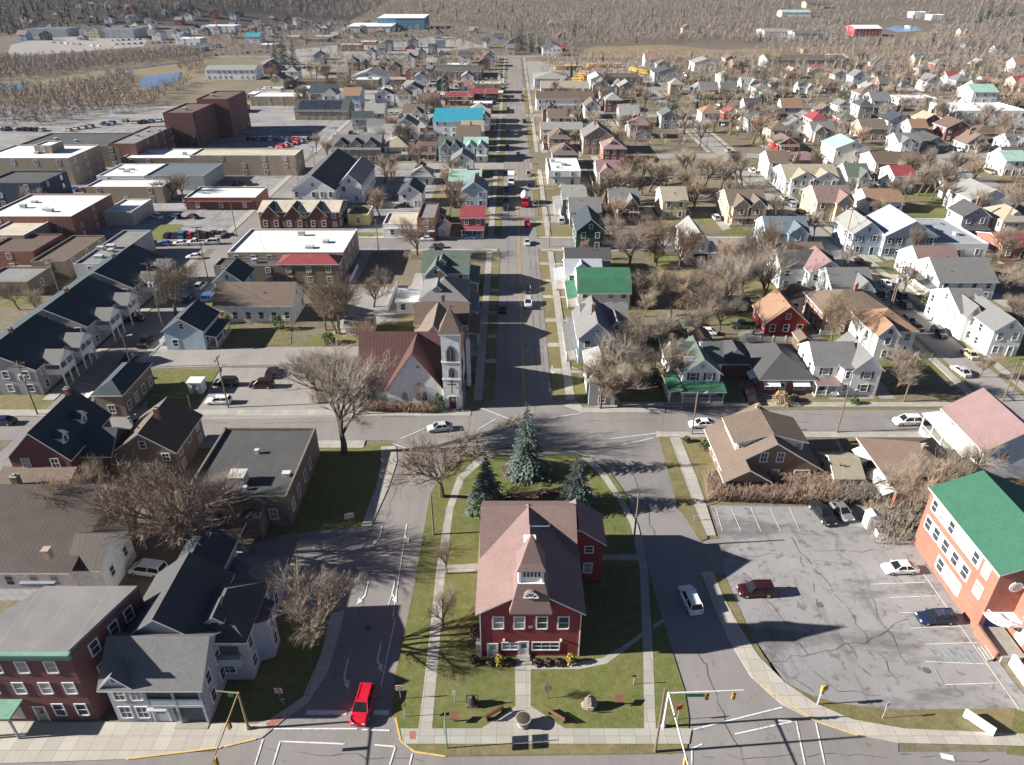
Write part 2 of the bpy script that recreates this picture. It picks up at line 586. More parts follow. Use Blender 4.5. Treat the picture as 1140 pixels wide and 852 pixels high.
# terrain: one sheet to beyond the horizon
xs = [-4200 + k * 150 for k in range(20)] + [-1200 + k * 60 for k in range(40)] + [1200 + k * 150 for k in range(21)]
ys = [-150, 0, 100, 300, 500, 700] + [760 + k * 50 for k in range(28)] + [2200 + k * 200 for k in range(20)]
mb = MB()
for y in ys:
    for x in xs:
        mb.v.append((x, y, ground_z(x, y)))
nx = len(xs)
for j in range(len(ys) - 1):
    for i in range(nx - 1):
        mb.f.append((j * nx + i, j * nx + i + 1, (j + 1) * nx + i + 1, (j + 1) * nx + i))
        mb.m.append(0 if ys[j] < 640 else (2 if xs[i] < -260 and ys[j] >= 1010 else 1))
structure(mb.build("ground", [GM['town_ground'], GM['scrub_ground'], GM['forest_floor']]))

# marsh, pond, fields
sheet("marsh_field", 'marsh_ground', [(-60, 120), (-60, 100), (60, 92), (130, 82), (228, 66), (236, 72), (175, 108), (120, 128), (60, 142), (-60, 150)])
sheet("pond", 'water', [(154, 96), (158, 86), (178, 83), (202, 80), (206, 85), (196, 92), (172, 99)])
sheet("creek", 'water', [(-80, 107), (-80, 96), (10, 93), (32, 91), (30, 97), (8, 103)])
sheet("creek", 'water', [(128, 77), (160, 74), (228, 66), (228, 67.5), (160, 76), (128, 80)])
sheet("dry_field", 'marsh_ground', [(640, 62), (660, 52), (740, 50), (800, 56), (880, 52), (1010, 50), (1000, 62), (900, 66), (760, 63)])
sheet("dry_field", 'marsh_ground', [(1020, 36), (1090, 33), (1110, 42), (1050, 46), (1010, 44)])
sheet("pond", 'water', [(985, 32), (1000, 28), (1022, 29), (1026, 34), (1000, 36)])
# downtown paving
rect("downtown_paving", 'lot_asphalt', -330, -84, 175, 430)
rect("downtown_paving", 'lot_asphalt', -72, -27, 205, 281)
rect("downtown_paving", 'lot_asphalt', -72, -34, 296, 420)
rect("downtown_paving", 'old_asphalt', -140, -8, 430, 560)
rect("depot_yard", 'old_asphalt', 12, 110, 500, 660)
sheet("plaza_lot", 'old_asphalt', [(8, 62), (12, 50), (40, 44), (100, 40), (165, 42), (160, 52), (80, 58), (15, 64)])
sheet("service_yard", 'old_asphalt', [(290, 70), (320, 56), (420, 46), (500, 40), (540, 52), (470, 60), (420, 72), (330, 86)])
# streets
rect("cross_street", 'asphalt', -330, -4, 97.5, 104.6)
rect("cross_street", 'asphalt', 4, 420, 100.2, 107.6)
rect("second_street", 'asphalt', -330, 420, 190.5, 199)
rect("third_street", 'old_asphalt', -330, 8, 282, 292)
rect("third_street", 'old_asphalt', 60, 520, 300, 309)
rect("fourth_street", 'old_asphalt', -330, 520, 395, 404)
rect("fifth_street", 'old_asphalt', 4, 520, 492, 500)
rect("highway", 'asphalt', -260, 900, 690, 704)
rect("main_street", 'asphalt', -3.1, 7.2, 100, 705)
rect("west_street", 'asphalt', -81.8, -74.2, 60, 520)
rect("east_street", 'old_asphalt', 85.2, 92.4, 104, 640)
rect("outer_street", 'old_asphalt', 168, 175, 107, 640)
rect("outer_street", 'old_asphalt', 250, 257, 180, 640)
rect("bottom_street", 'asphalt', -160, 160, 28, 43.3)
sheet("square_asphalt", 'asphalt', [(420, 468), (534, 456), (549, 436), (622, 436), (641, 452), (740, 453), (735, 493), (755, 566), (782, 602), (806, 600), (806, 640), (780, 640), (796, 679), (810, 711), (835, 753), (870, 785), (905, 802), (950, 818), (1000, 828), (1000, 860), (200, 870), (246, 833), (292, 822), (316, 802), (365, 749), (381, 697), (384, 680), (330, 680), (270, 640), (262, 612), (330, 592), (413, 587), (432, 545), (442, 515), (440, 495)])
sheet("parking_lot", 'lot_asphalt', [(790, 563), (1012, 566), (1020, 600), (1095, 716), (1160, 800), (1129, 790), (1000, 792), (936, 784), (905, 776), (866, 756), (835, 707), (813, 655), (806, 638), (803, 600)])
sheet("parking_lot", 'old_asphalt', [(247, 410), (312, 410), (424, 446), (420, 464), (213, 468), (238, 424)])
sheet("driveway", 'old_asphalt', [(150, 405), (180, 388), (400, 386), (402, 404), (246, 408), (160, 411)])
sheet("driveway", 'old_asphalt', [(395, 322), (470, 318), (470, 335), (400, 372), (370, 372)])
sheet("driveway", 'lot_asphalt', [(826, 455), (868, 455), (862, 425), (822, 425)])
sheet("driveway", 'concrete', [(930, 490), (946, 490), (975, 545), (955, 548)])
sheet("driveway", 'concrete', [(821, 372), (850, 362), (858, 376), (838, 382), (826, 384)])
# lawns
sheet("lawn", 'lawn', [(157, 412), (244, 412), (213, 464), (166, 464)])
sheet("lawn", 'lawn', [(160, 268), (178, 250), (204, 250), (196, 264), (168, 270)])
sheet("lawn", 'dry_lawn', [(222, 372), (325, 362), (324, 384), (222, 390)])
sheet("lawn", 'lawn', [(905, 378), (935, 376), (945, 396), (915, 402)])
sheet("lawn", 'dry_lawn', [(845, 446), (1085, 443), (1092, 456), (845, 457)])
sheet("lawn", 'lawn', [(1003, 238), (1045, 222), (1075, 226), (1080, 243), (1040, 247)])
sheet("lawn", 'lawn', [(838, 180), (878, 178), (880, 192), (842, 195)])
sheet("lawn", 'lawn', [(802, 348), (840, 340), (850, 355), (812, 362)])
sheet("lawn", 'dry_lawn', [(745, 486), (790, 486), (800, 540), (800, 560), (780, 566)])
sheet("lawn", 'dry_lawn', [(930, 484), (985, 484), (1010, 540), (960, 548)])
sheet("lawn", 'lawn', [(690, 452), (762, 452), (760, 430), (700, 432)])
sheet("lawn", 'lawn', [(640, 452), (690, 452), (690, 420), (632, 410)])
sheet("lawn", 'lawn', [(295, 598), (330, 505), (440, 493), (416, 585)])
sheet("lawn", 'lawn', [(240, 806), (300, 802), (340, 776), (360, 728), (372, 680), (330, 680), (250, 760)])
sheet("lawn", 'dry_lawn', [(858, 756), (866, 756), (905, 776), (936, 784), (1000, 791), (1130, 789), (1140, 819), (1007, 813), (950, 803), (908, 785), (873, 761)])
sheet("lawn", 'dry_lawn', [(795, 640), (806, 640), (836, 707), (866, 756), (873, 760), (845, 732), (824, 700), (805, 665)])
sheet("lawn", 'lawn', [(1120, 840), (1200, 850), (1160, 800), (1130, 790)])
# verges along the main street
for y0, y1 in ((110, 188), (202, 281), (311, 394), (406, 490)):
    rect("verge", 'dry_lawn', 7.3, 9.65, y0, y1)
    rect("verge", 'dry_lawn', -5.2, -3.2, y0, y1)
for y0, y1 in ((110, 189), (201, 281), (311, 394), (406, 490), (502, 688)):
    for x0, x1 in ((9.7, 11.3), (-6.9, -5.3)):
        slab("sidewalk", 'concrete', [(x0, y0), (x1, y0), (x1, y1), (x0, y1)], False)
for yy in (120, 131, 143, 156, 166, 178, 214, 232, 252, 268):
    rect("carriage_walk", 'concrete', 7.3, 9.65, yy, yy + 1.8)
    rect("carriage_walk", 'concrete', 11.35, 15, yy, yy + 1.2)
    rect("carriage_walk", 'concrete', -5.2, -3.2, yy + 4, yy + 5.8)
for x0, x1, y0, y1 in ((-120, -7.2, 104.8, 106.8), (-74, -24, 95.2, 97.3), (15, 84, 107.8, 109.3), (24, 84, 98.2, 99.9), (93, 160, 107.8, 109.2),
                       (-74, -4, 188.4, 190.3), (-74, -4, 199.2, 201), (8, 84, 199.2, 200.8), (8, 84, 188.6, 190.2)):
    slab("sidewalk", 'concrete', [(x0, y0), (x1, y0), (x1, y1), (x0, y1)], False)
for x0, x1 in ((-84.2, -82), (-74, -72.2), (93.6, 95.4), (82.6, 84.2)):
    for y0, y1 in ((110, 187), (203, 280), (311, 393)):
        if x0 == -84.2 and y0 == 110:
            y1 = 172
        slab("sidewalk", 'concrete', [(x0, y0), (x1, y0), (x1, y1), (x0, y1)], False)
rect("verge", 'dry_lawn', 92.5, 93.5, 110, 187)
rect("verge", 'dry_lawn', 84.3, 85.1, 110, 187)
# pavements of the square
slab("sidewalk", 'warm_concrete', [(-160, 803), (245, 805), (285, 807), (300, 802.5), (337, 777), (358, 728), (368, 684), (384, 680), (381, 697), (365, 749), (342, 784), (316, 802), (292, 822), (246, 833), (140, 846), (0, 851), (-160, 856)])
slab("sidewalk", 'concrete', [(424, 498), (441, 497), (442, 515), (432, 545), (413, 587), (402, 587), (418, 545), (425, 515)])
slab("sidewalk", 'warm_concrete', [(780, 638), (796, 679), (810, 711), (835, 753), (870, 785), (905, 802), (950, 818), (1000, 828), (1250, 834), (1250, 819), (1140, 818), (1007, 812), (950, 802), (908, 784), (873, 760), (845, 732), (824, 700), (805, 665), (794, 637)])
slab("sidewalk", 'concrete', [(745, 487), (757, 487), (775, 530), (787, 565), (797, 597), (786, 597), (773, 565), (760, 530)])
sheet("verge", 'dry_lawn', [(733, 487), (745, 487), (773, 565), (788, 600), (780, 604), (755, 566)])
slab("sidewalk", 'concrete', [(628, 452), (642, 447), (650, 455), (740, 455), (740, 460), (650, 460)])
ISLAND = [(443, 822), (437, 793), (440, 754), (462, 648), (471, 595), (479, 550), (496, 522), (520, 507), (549, 500), (585, 497), (622, 498), (648, 504), (680, 527), (700, 556), (714, 609), (721, 633), (740, 700), (762, 769), (767, 800), (765, 836), (745, 840), (500, 843), (460, 838)]
slab("island_lawn", 'lawn', ISLAND)
ZI = 0.136


def isl(name, material, pts, dz=0.0):
    return sheet(name, material, pts, True, ZI + dz)


isl("mulch_bed", 'mulch', [(556, 520), (575, 516), (600, 518), (612, 528), (596, 536), (565, 534)])
isl("mulch_bed", 'mulch', [(548, 556), (580, 546), (622, 548), (632, 562), (600, 566), (552, 566)])
isl("mulch_bed", 'mulch', [(536, 733), (572, 733), (572, 742), (536, 742)])
isl("mulch_bed", 'mulch', [(594, 733), (646, 733), (646, 741), (594, 742)])
isl("bottom_walk", 'concrete', [(446, 812), (770, 812), (767, 829), (449, 829)], 0.004)
isl("west_walk", 'concrete', path_poly([(466, 812), (478, 711), (486, 633), (497, 566), (509, 532), (531, 511), (545, 503)], [(481, 812), (490, 711), (496, 633), (505, 566), (517, 534), (538, 515), (553, 507)]), 0.008)
isl("east_walk", 'concrete', path_poly([(717, 812), (716, 730), (712, 633), (702, 585), (686, 556), (666, 527), (648, 511)], [(730, 812), (727, 730), (721, 633), (710, 585), (694, 556), (674, 527), (658, 510)]), 0.010)
isl("front_walk", 'concrete', [(573, 741), (591, 741), (591, 787), (629, 812), (536, 812), (574, 787)], 0.012)
isl("side_path", 'concrete', [(591, 739), (640, 739), (672, 733), (700, 716), (718, 702), (718, 708), (700, 722), (675, 740), (645, 746), (591, 746)], 0.014)
isl("side_path", 'concrete', [(727, 696), (738, 690), (740, 693), (727, 702)], 0.014)
isl("side_path", 'concrete', [(495, 630), (535, 628), (535, 637), (495, 638)], 0.006)
isl("side_path", 'concrete', [(664, 618), (712, 618), (713, 625), (664, 625)], 0.006)
isl("side_path", 'concrete', [(545, 503), (560, 501), (640, 502), (656, 509), (640, 507), (560, 507)], 0.004)
isl("dry_verge", 'dry_lawn', [(452, 830), (762, 830), (760, 839), (500, 842), (462, 837)], 0.003)
isl("brick_ramp", 'red_brick_paving', [(456, 815), (463, 815), (463, 824), (456, 824)], 0.008)
sheet("brick_ramp", 'red_brick_paving', [(296, 806), (312, 798), (317, 801), (300, 813)], True, 0.137)

# painted lines: one sheet of paint per colour
MK = {'white_marking': MB(), 'yellow_marking': MB(), 'blue_marking': MB()}


def line_w(a, b, w=0.14, kind='white_marking', z=0.155):
    a, b = Vector((a[0], a[1], 0)), Vector((b[0], b[1], 0))
    d = (b - a).normalized()
    s = Vector((-d.y, d.x, 0)) * w / 2
    MK[kind].quad([(p.x, p.y, z) for p in (a - s, b - s, b + s, a + s)])


def line_p(x0, y0, x1, y1, w=0.14, kind='white_marking', z=None):
    line_w(P(x0, y0, 0), P(x1, y1, 0), w, kind, 0.095 if z is None else z)


def arrow_p(px, py, turn, s=1.0):
    """lane arrow for traffic coming towards the camera"""
    c = P(px, py, 0)
    z = 0.096
    mk = MK['white_marking']
    q = lambda pts, dz=0.0: mk.quad([(c.x + a * s, c.y + b * s, z + dz) for a, b in pts])
    q([(-.08, -.5), (.08, -.5), (.08, 2.0), (-.08, 2.0)])
    if turn == 0:
        q([(-.38, -.5), (0, -1.9), (.38, -.5)], .003)
    else:
        t = turn
        q([(-.08, -.5), (.32 * t, -1.15), (.45 * t, -1.0), (.08, -.3)] if t > 0 else [(.08, -.5), (.32 * t, -1.15), (.45 * t, -1.0), (-.08, -.3)], .003)
        q([(.12 * t, -1.35), (.66 * t, -.7), (.75 * t, -1.9)], .006)


MK_Z = 0.095
for a in ((341, 794, 386, 794, .55), (416, 794, 433, 794, .55), (283, 812, 398, 812, .16), (403, 813, 434, 814, .16), (312, 826, 384, 829, .16), (417, 830, 440, 832, .16), (312, 826, 304, 852, .16), (293, 824, 284, 852, .16), (440, 833, 434, 852, .16),
          (459, 840, 456, 852, .16), (767, 814, 871, 788, .16), (866, 803, 884, 803, .16), (818, 818, 886, 803, .16), (886, 803, 896, 852, .16), (908, 805, 918, 852, .16), (770, 834, 782, 829, .16), (770, 834, 770, 852, .16),
          (689, 497, 727, 488, .16), (680, 489, 730, 483, .16), (610, 466, 646, 461, .16), (552, 467, 530, 480, .16), (536, 455, 575, 470, .16), (486, 472, 446, 489, .16), (452, 500, 437, 494, .16),
          (424, 765, 440, 690, .12), (437, 690, 452, 590, .12), (432, 676, 440, 650, .12)):
    line_p(*a)
line_p(568, 466, 556, 480, .12, 'yellow_marking')
line_p(577, 462, 566, 476, .12, 'yellow_marking')
arrow_p(384, 751, 1)
arrow_p(421, 733, 1)
arrow_p(407, 661, -1)
arrow_p(437, 659, 1)
arrow_p(423, 597, -1)
arrow_p(451, 595, 1)
arrow_p(615, 413, 0)
arrow_p(612, 432, 0)
for k in range(2):
    line_w((1.9 + .32 * k, 108), (1.9 + .32 * k, 690), .13, 'yellow_marking', MK_Z)
line_p(1047, 842, 1062, 845, .6)
# parking bays
for x0, x1 in ((797, 804), (814, 825), (836, 847), (857, 869), (879, 890)):
    line_p(x0, 566, x1, 592, .1)
for (a, b, c, d) in ((972, 651, 1030, 649), (990, 666, 1042, 664), (1000, 683, 1053, 682), (1014, 700, 1068, 698), (1030, 737, 1098, 740), (1052, 763, 1112, 761), (1030, 718, 1088, 716)):
    line_p(a, b, c, d, .1)
line_p(1028, 640, 1134, 790, .12)
for k in range(9):
    line_p(1032 + k * 7, 721, 1048 + k * 6.5, 738, .1, 'blue_marking')
line_p(1050, 763, 1040, 745, .1, 'blue_marking')
for k in range(12):
    y = 206 + 2.7 * k
    line_w((-112, y), (-106, y + 1.5), .1)
    line_w((-100, y), (-94, y + 1.5), .1)
for a in ((246, 833, 140, 846), (285, 823.5, 250, 832), (440, 800, 446, 826), (446, 826, 462, 838), (462, 838, 496, 843), (845, 762, 905, 802), (905, 803, 955, 820)):
    line_p(*a, .18, 'yellow_marking', 0.136)
for k, mb in MK.items():
    structure(mb.build("road_marking", GM[k]))

# sealed seams and patches in the asphalt
SEAM = MB()


def seam(pts, w=.16, wob=.25, px=True, seed=1):
    q = random.Random(seed)
    ps = [Vector((P(a, b, 0).x, P(a, b, 0).y, 0)) if px else Vector((a, b, 0)) for a, b in pts]
    fine = []
    for a, b in zip(ps, ps[1:]):
        n = max(1, int((b - a).length / 1.2))
        fine += [a.lerp(b, k / n) + Vector((q.uniform(-wob, wob), q.uniform(-wob, wob), 0)) for k in range(n)]
    fine.append(ps[-1])
    for k, (a, b) in enumerate(zip(fine, fine[1:])):
        d = (b - a)
        if d.length < 1e-4 or q.random() < .12:
            continue
        s_ = Vector((-d.y, d.x, 0)).normalized() * w * q.uniform(.25, .7)
        z = .0925 + .00002 * (k % 2)
        SEAM.quad([(p.x, p.y, z) for p in (a - s_, b - s_, b + s_, a + s_)])


for i, pts in enumerate(([(784, 740), (803, 796), (828, 852)], [(746, 640), (770, 700), (784, 740)], [(700, 520), (720, 570), (746, 640)], [(850, 740), (960, 715), (1010, 690)], [(905, 745), (935, 770), (980, 775)], [(820, 690), (850, 735), (905, 770)],
                         [(880, 600), (925, 655), (975, 725), (1000, 760)], [(905, 612), (960, 614), (1005, 612)], [(925, 690), (960, 745), (985, 765)], [(840, 700), (880, 712), (930, 700)], [(800, 620), (870, 618), (950, 632)], [(960, 640), (985, 700), (1010, 740)],
                         [(886, 610), (905, 650), (918, 690)], [(830, 640), (872, 690), (900, 730)], [(470, 485), (560, 490), (690, 480)], [(400, 640), (420, 600), (450, 520)], [(360, 780), (400, 690), (420, 600)], [(590, 445), (600, 470), (680, 485)],
                         [(300, 835), (380, 842), (470, 848)], [(780, 845), (900, 840), (1100, 846)], [(640, 470), (760, 468), (900, 470)], [(900, 462), (1000, 466), (1080, 462)], [(20, 474), (200, 472), (380, 470)])):
    seam(pts, .05, .35, True, i)
for i, x in enumerate((-1.2, 4.6, 6.1)):
    seam([(x, 112), (x + .2, 240), (x - .1, 420)], .06, .12, False, 40 + i)
for i, y in enumerate((118, 133, 151, 170, 186, 207, 230, 262)):
    seam([(-3, y), (2, y + .5), (7, y)], .06, .15, False, 60 + i)
for (px_, py_) in ((668, 561), (912, 674), (1031, 747), (760, 562), (410, 700), (600, 478), (585, 385)):
    c = P(px_, py_, 0)
    SEAM.quad([(c.x + .42 * math.cos(6.283 * k / 12), c.y + .42 * math.sin(6.283 * k / 12), .0932) for k in range(12)])
structure(SEAM.build("seam_line", GM['dark_asphalt']))

# the air: one even box of pale haze round the camera and the whole scene
mb = MB()
mb.box(-4350, 4500, -200, 6400, -1.5, 150)
hz = bpy.data.materials.new("haze")
hz.use_nodes = True
hz.node_tree.nodes.clear()
pv = hz.node_tree.nodes.new("ShaderNodeVolumePrincipled")
pv.inputs["Color"].default_value = (0.78, 0.87, 1.0, 1)
pv.inputs["Density"].default_value = 0.00003
pv.inputs["Anisotropy"].default_value = 0.0
ho = hz.node_tree.nodes.new("ShaderNodeOutputMaterial")
hz.node_tree.links.new(pv.outputs[0], ho.inputs[1])
structure(mb.build("haze", hz), "stuff")

# ------------------------------------------------------------------ building kit
LANDMARKS = []                       # (label, x, y, half width, half depth)
FOOT = []                            # footprints already taken
_WIN = {}


def window_mesh(w, h, style, far):
    key = (round(w, 2), round(h, 2), style, far)
    if key in _WIN:
        return _WIN[key]
    fr = MB()
    t = 0.13
    fr.box(-w / 2 - t, -w / 2, -0.07, 0.0, -h / 2 - t, h / 2 + t)
    fr.box(w / 2, w / 2 + t, -0.07, 0.0, -h / 2 - t, h / 2 + t)
    fr.box(-w / 2, w / 2, -0.07, 0.0, h / 2, h / 2 + t)
    fr.box(-w / 2, w / 2, -0.11, 0.0, -h / 2 - t, -h / 2)
    if style != 'plain':
        fr.box(-w / 2, w / 2, -0.055, -0.025, -0.035, 0.035)
    if style == 'cross':
        for k in range(1, max(2, int(w / 0.8))):
            u = -w / 2 + w * k / max(2, int(w / 0.8))
            fr.box(u - .03, u + .03, -0.05, -0.025, -h / 2, h / 2)
    if style == 'shutter':
        for s in (-1, 1):
            u = s * (w / 2 + t + 0.22)
            fr.box(u - .2, u + .2, -0.05, 0.0, -h / 2 - .05, h / 2 + .05, 2)
    pn = MB()
    dst = fr if far else pn
    dst.quad([(-w / 2, -0.022, -h / 2), (w / 2, -0.022, -h / 2), (w / 2, -0.022, h / 2), (-w / 2, -0.022, h / 2)], 1 if far else 0)
    _WIN[key] = (fr, None if far else pn.mesh("pane", GLASS), {})
    return _WIN[key]


def add_window(root, loc, rz, w, h, style='sash', trim=None, far=True, name="window"):
    fr, pane, cache = window_mesh(w, h, style, far)
    trim = trim or WHITE
    if trim.name not in cache:
        cache[trim.name] = fr.mesh("window", [trim, GLASS, DARKTRIM])
    o = put(name, cache[trim.name], root, loc, rz)
    if pane is not None:
        put("pane", pane, o)
    return o


_DOOR = {}


def add_door(root, loc, rz, c=(0.2, 0.08, 0.06), w=1.0, h=2.1, far=True):
    key = (c, w, h)
    if key not in _DOOR:
        mb = MB()
        t = .12
        mb.box(-w / 2 - t, -w / 2, -.08, 0, 0, h + t, 1)
        mb.box(w / 2, w / 2 + t, -.08, 0, 0, h + t, 1)
        mb.box(-w / 2, w / 2, -.08, 0, h, h + t, 1)
        mb.box(-w / 2, w / 2, -.04, 0, 0.02, h, 0)
        mb.quad([(-w * .3, -.045, h * .55), (w * .3, -.045, h * .55), (w * .3, -.045, h * .9), (-w * .3, -.045, h * .9)], 2)
        k = MB()
        k.box(w * .34, w * .42, -.1, -.04, h * .45, h * .5)
        _DOOR[key] = (mb.mesh("door", [mat('door', c, .5), WHITE, GLASS]), k.mesh("handle", STEEL))
    d = put("door", _DOOR[key][0], root, loc, rz)
    if not far:
        put("handle", _DOOR[key][1], d)
    return d


FACE_RZ = {'f': 0.0, 'r': math.pi / 2, 'l': -math.pi / 2, 'b': math.pi}


class Bld:
    def __init__(self, name, label, cat, x, y, far=True, group=None, rz=0.0):
        self.root = thing(name, label, cat, (x, y, ground_z(x, y)), rz, group)
        self.x, self.y, self.far, self.label = x, y, far, label
        self.vols = []

    def vol(self, x0, x1, y0, y1, h, rt, rh, wall, roof, z0=0.0, ov=0.4, axis=None, trim=None):
        wm = mat(*WALL[wall]) if isinstance(wall, str) else wall
        trim = trim or WHITE
        kind, rc = ROOF[roof]
        if rt == 'flat' and roof in 'knaf':
            trim = mat('coping', tuple(q * .85 for q in WALL[wall][1])) if isinstance(wall, str) else trim
        ax = 'x' if rt in ('gx', 'sx', 'mx') else 'y'
        rm = mat(kind, rc, 0.55 if kind == 'metal' else 0.88, 'x' if ax == 'x' or rt in ('flat', 'hip') else 'y')
        W, S = MB(), MB()
        base = z0 - (0.1 if z0 == 0 else 0)
        if rt == 'flat':
            pw = 0.28
            W.box(x0, x1, y0, y1, base, h - 0.45)
            W.m[1] = 0
            for a in ((x0, x1, y0, y0 + pw), (x0, x1, y1 - pw, y1), (x0, x0 + pw, y0 + pw, y1 - pw), (x1 - pw, x1, y0 + pw, y1 - pw)):
                W.box(*a, h - 0.45, h, 0, 1)
            S.box(x0 + pw + .01, x1 - pw - .01, y0 + pw + .01, y1 - pw - .01, h - 0.449, h - 0.40 + rh)
            w = W.build("wall", [wm, trim], self.root)
            r = S.build("roof", rm, self.root)
        elif rt == 'hip':
            W.box(x0, x1, y0, y1, base, h)
            a, b, c, d = x0 - ov, x1 + ov, y0 - ov, y1 + ov
            zt, zb = h + 0.14, h - 0.06
            if (b - a) >= (d - c):
                k = (d - c) / 2
                rd = [(a + k, (c + d) / 2, zt + rh), (b - k, (c + d) / 2, zt + rh)]
                S.quad([(a, c, zt), (b, c, zt), rd[1], rd[0]])
                S.quad([(b, d, zt), (a, d, zt), rd[0], rd[1]])
                S.quad([(a, d, zt), (a, c, zt), rd[0]])
                S.quad([(b, c, zt), (b, d, zt), rd[1]])
            else:
                k = (b - a) / 2
                rd = [((a + b) / 2, c + k, zt + rh), ((a + b) / 2, d - k, zt + rh)]
                S.quad([(a, c, zt), (b, c, zt), rd[0]])
                S.quad([(b, d, zt), (a, d, zt), rd[1]])
                S.quad([(a, d, zt), (a, c, zt), rd[0], rd[1]])
                S.quad([(b, c, zt), (b, d, zt), rd[1], rd[0]])
            for p, q in (((a, c), (b, c)), ((b, c), (b, d)), ((b, d), (a, d)), ((a, d), (a, c))):
                S.quad([(*p, zb), (*q, zb), (*q, zt), (*p, zt)], 1)
            S.quad([(a, d, zb), (b, d, zb), (b, c, zb), (a, c, zb)], 1)
            w = W.build("wall", wm, self.root)
            r = S.build("roof", [rm, trim], self.root)
        else:
            if ax == 'x':
                u0, u1, a0, a1 = y0, y1, x0, x1
            else:
                u0, u1, a0, a1 = x0, x1, y0, y1
            uc, hf = (u0 + u1) / 2, (u1 - u0) / 2
            if rt[0] == 'g':
                s = rh / hf
                inner = [(u0, h), (uc, h + rh), (u1, h)]
                top = [(u0 - ov, h - s * ov), (uc, h + rh), (u1 + ov, h - s * ov)]
            elif rt[0] == 'm':
                inner = [(u0, h), (u0 + hf * .4, h + rh * .66), (uc, h + rh), (u1 - hf * .4, h + rh * .66), (u1, h)]
                top = [(u0 - ov, h - ov * 1.2)] + inner[1:4] + [(u1 + ov, h - ov * 1.2)]
            else:                                        # lean-to rising towards +u
                s = rh / (2 * hf)
                inner = [(u0, h), (u1, h + rh)]
                top = [(u0 - ov, h - s * ov), (u1 + ov * .3, h + rh + s * ov * .3)]
            W.profile([(u0, base)] + inner + [(u1, base)], ax, a0, a1)
            S.strip([(u, z + .13) for u, z in top], [(u, z - .06) for u, z in top], ax, a0 - ov * .8, a1 + ov * .8)
            w = W.build("wall", wm, self.root)
            r = S.build("roof", [rm, trim], self.root)
        self.vols.append(dict(x0=x0, x1=x1, y0=y0, y1=y1, h=h, rt=rt, rh=rh, z0=z0, wall=w, roof=r))
        FOOT.append((self.x + x0, self.x + x1, self.y + y0, self.y + y1))
        return self.vols[-1]

    def win(self, face, v, u, z, w=1.0, h=1.5, style='sash', trim=None):
        loc = {'f': (u, v['y0'], z), 'b': (u, v['y1'], z), 'r': (v['x1'], u, z), 'l': (v['x0'], u, z)}[face]
        return add_window(self.root, loc, FACE_RZ[face], w, h, style, trim, self.far)

    def row(self, face, v, us, z, w=1.0, h=1.5, style='sash', trim=None):
        for u in us:
            self.win(face, v, u, z, w, h, style, trim)

    def auto(self, v, faces, style='sash', door=True, pitch=2.7, trim=None, skip=0.0, w=1.0):
        H = v['h'] - v['z0']
        st = max(1, int(round(H / 2.95)))
        for f in faces:
            a, b = (v['x0'], v['x1']) if f in 'fb' else (v['y0'], v['y1'])
            n = max(1, int((b - a) / pitch))
            for k in range(st):
                z = v['z0'] + H / st * k + min(1.6, H / st * .54)
                for i in range(n):
                    u = a + (b - a) * (i + .5) / n
                    if k == 0 and f == 'f' and door and i == n // 2 and v['z0'] == 0:
                        add_door(self.root, (u, v['y0'], 0.1), 0, random.choice([(0.2, .05, .04), (.08, .08, .09), (.3, .22, .14), (.55, .54, .5)]), far=self.far)
                        continue
                    if random.random() < skip:
                        continue
                    self.win(f, v, u, z, w, min(1.5, H / st * .5), style, trim)
            if (v['rt'] == 'gy' and f in 'fb') or (v['rt'] == 'gx' and f in 'lr'):
                if v['rh'] > 1.6:
                    self.win(f, v, (a + b) / 2, v['h'] + v['rh'] * .36, .8, min(1.1, v['rh'] * .4), 'sash', trim)

    def chimney(self, v, fx, fy, h=1.4, c='K', s=.32):
        x = v['x0'] + (v['x1'] - v['x0']) * fx
        y = v['y0'] + (v['y1'] - v['y0']) * fy
        zt = v['h'] + v['rh'] + h
        mb = MB()
        mb.box(x - s, x + s, y - s, y + s, v['h'] + .1, zt, 0)
        mb.box(x - s - .07, x + s + .07, y - s - .07, y + s + .07, zt, zt + .15, 1)
        mb.box(x - s * .5, x + s * .5, y - s * .5, y + s * .5, zt + .15, zt + .4, 1)
        mb.build("chimney", [mat(*WALL[c]), CONC], v['roof'])

    def vent(self, v, x, y, sx=1.2, sy=1.0, h=.9, c=(.45, .45, .44)):
        mb = MB()
        z = v['h'] - .4
        mb.box(x - sx / 2, x + sx / 2, y - sy / 2, y + sy / 2, z - .05, z + h)
        mb.box(x - sx / 2 - .08, x + sx / 2 + .08, y - sy / 2 - .08, y + sy / 2 + .08, z + h, z + h + .1)
        mb.build("roof_vent", mat('vent', c, .6), v['roof'])

    def porch(self, x0, x1, y0, y1, h=2.7, roof='g', floor=.45, n=3, rail=True, side='f', slope=.45, post=None):
        """open porch: floor, lean-to roof that falls away from the house, posts, railing"""
        fl = MB()
        fl.box(x0, x1, y0, y1, -.05, floor)
        f = fl.build("porch", mat('porch_floor', (.35, .32, .28)), self.root)
        kind, rc = ROOF[roof]
        rm = mat(kind, rc, .7, 'x' if side == 'f' else 'y')
        rf = MB()
        o = .25
        if side == 'f':
            t = [(y0 - o, h), (y1, h + slope)]
            rf.strip([(u, z + .16) for u, z in t], t, 'x', x0 - o, x1 + o)
        else:
            t = [(x0 - o, h), (x1, h + slope)] if side == 'l' else [(x0, h + slope), (x1 + o, h)]
            rf.strip([(u, z + .16) for u, z in t], t, 'y', y0 - o, y1 + o)
        rf.build("porch_roof", [rm, WHITE], f)
        pm = MB()
        pm.box(-.09, .09, -.09, .09, floor, h + .02)
        pme = pm.mesh("post", post or WHITE)
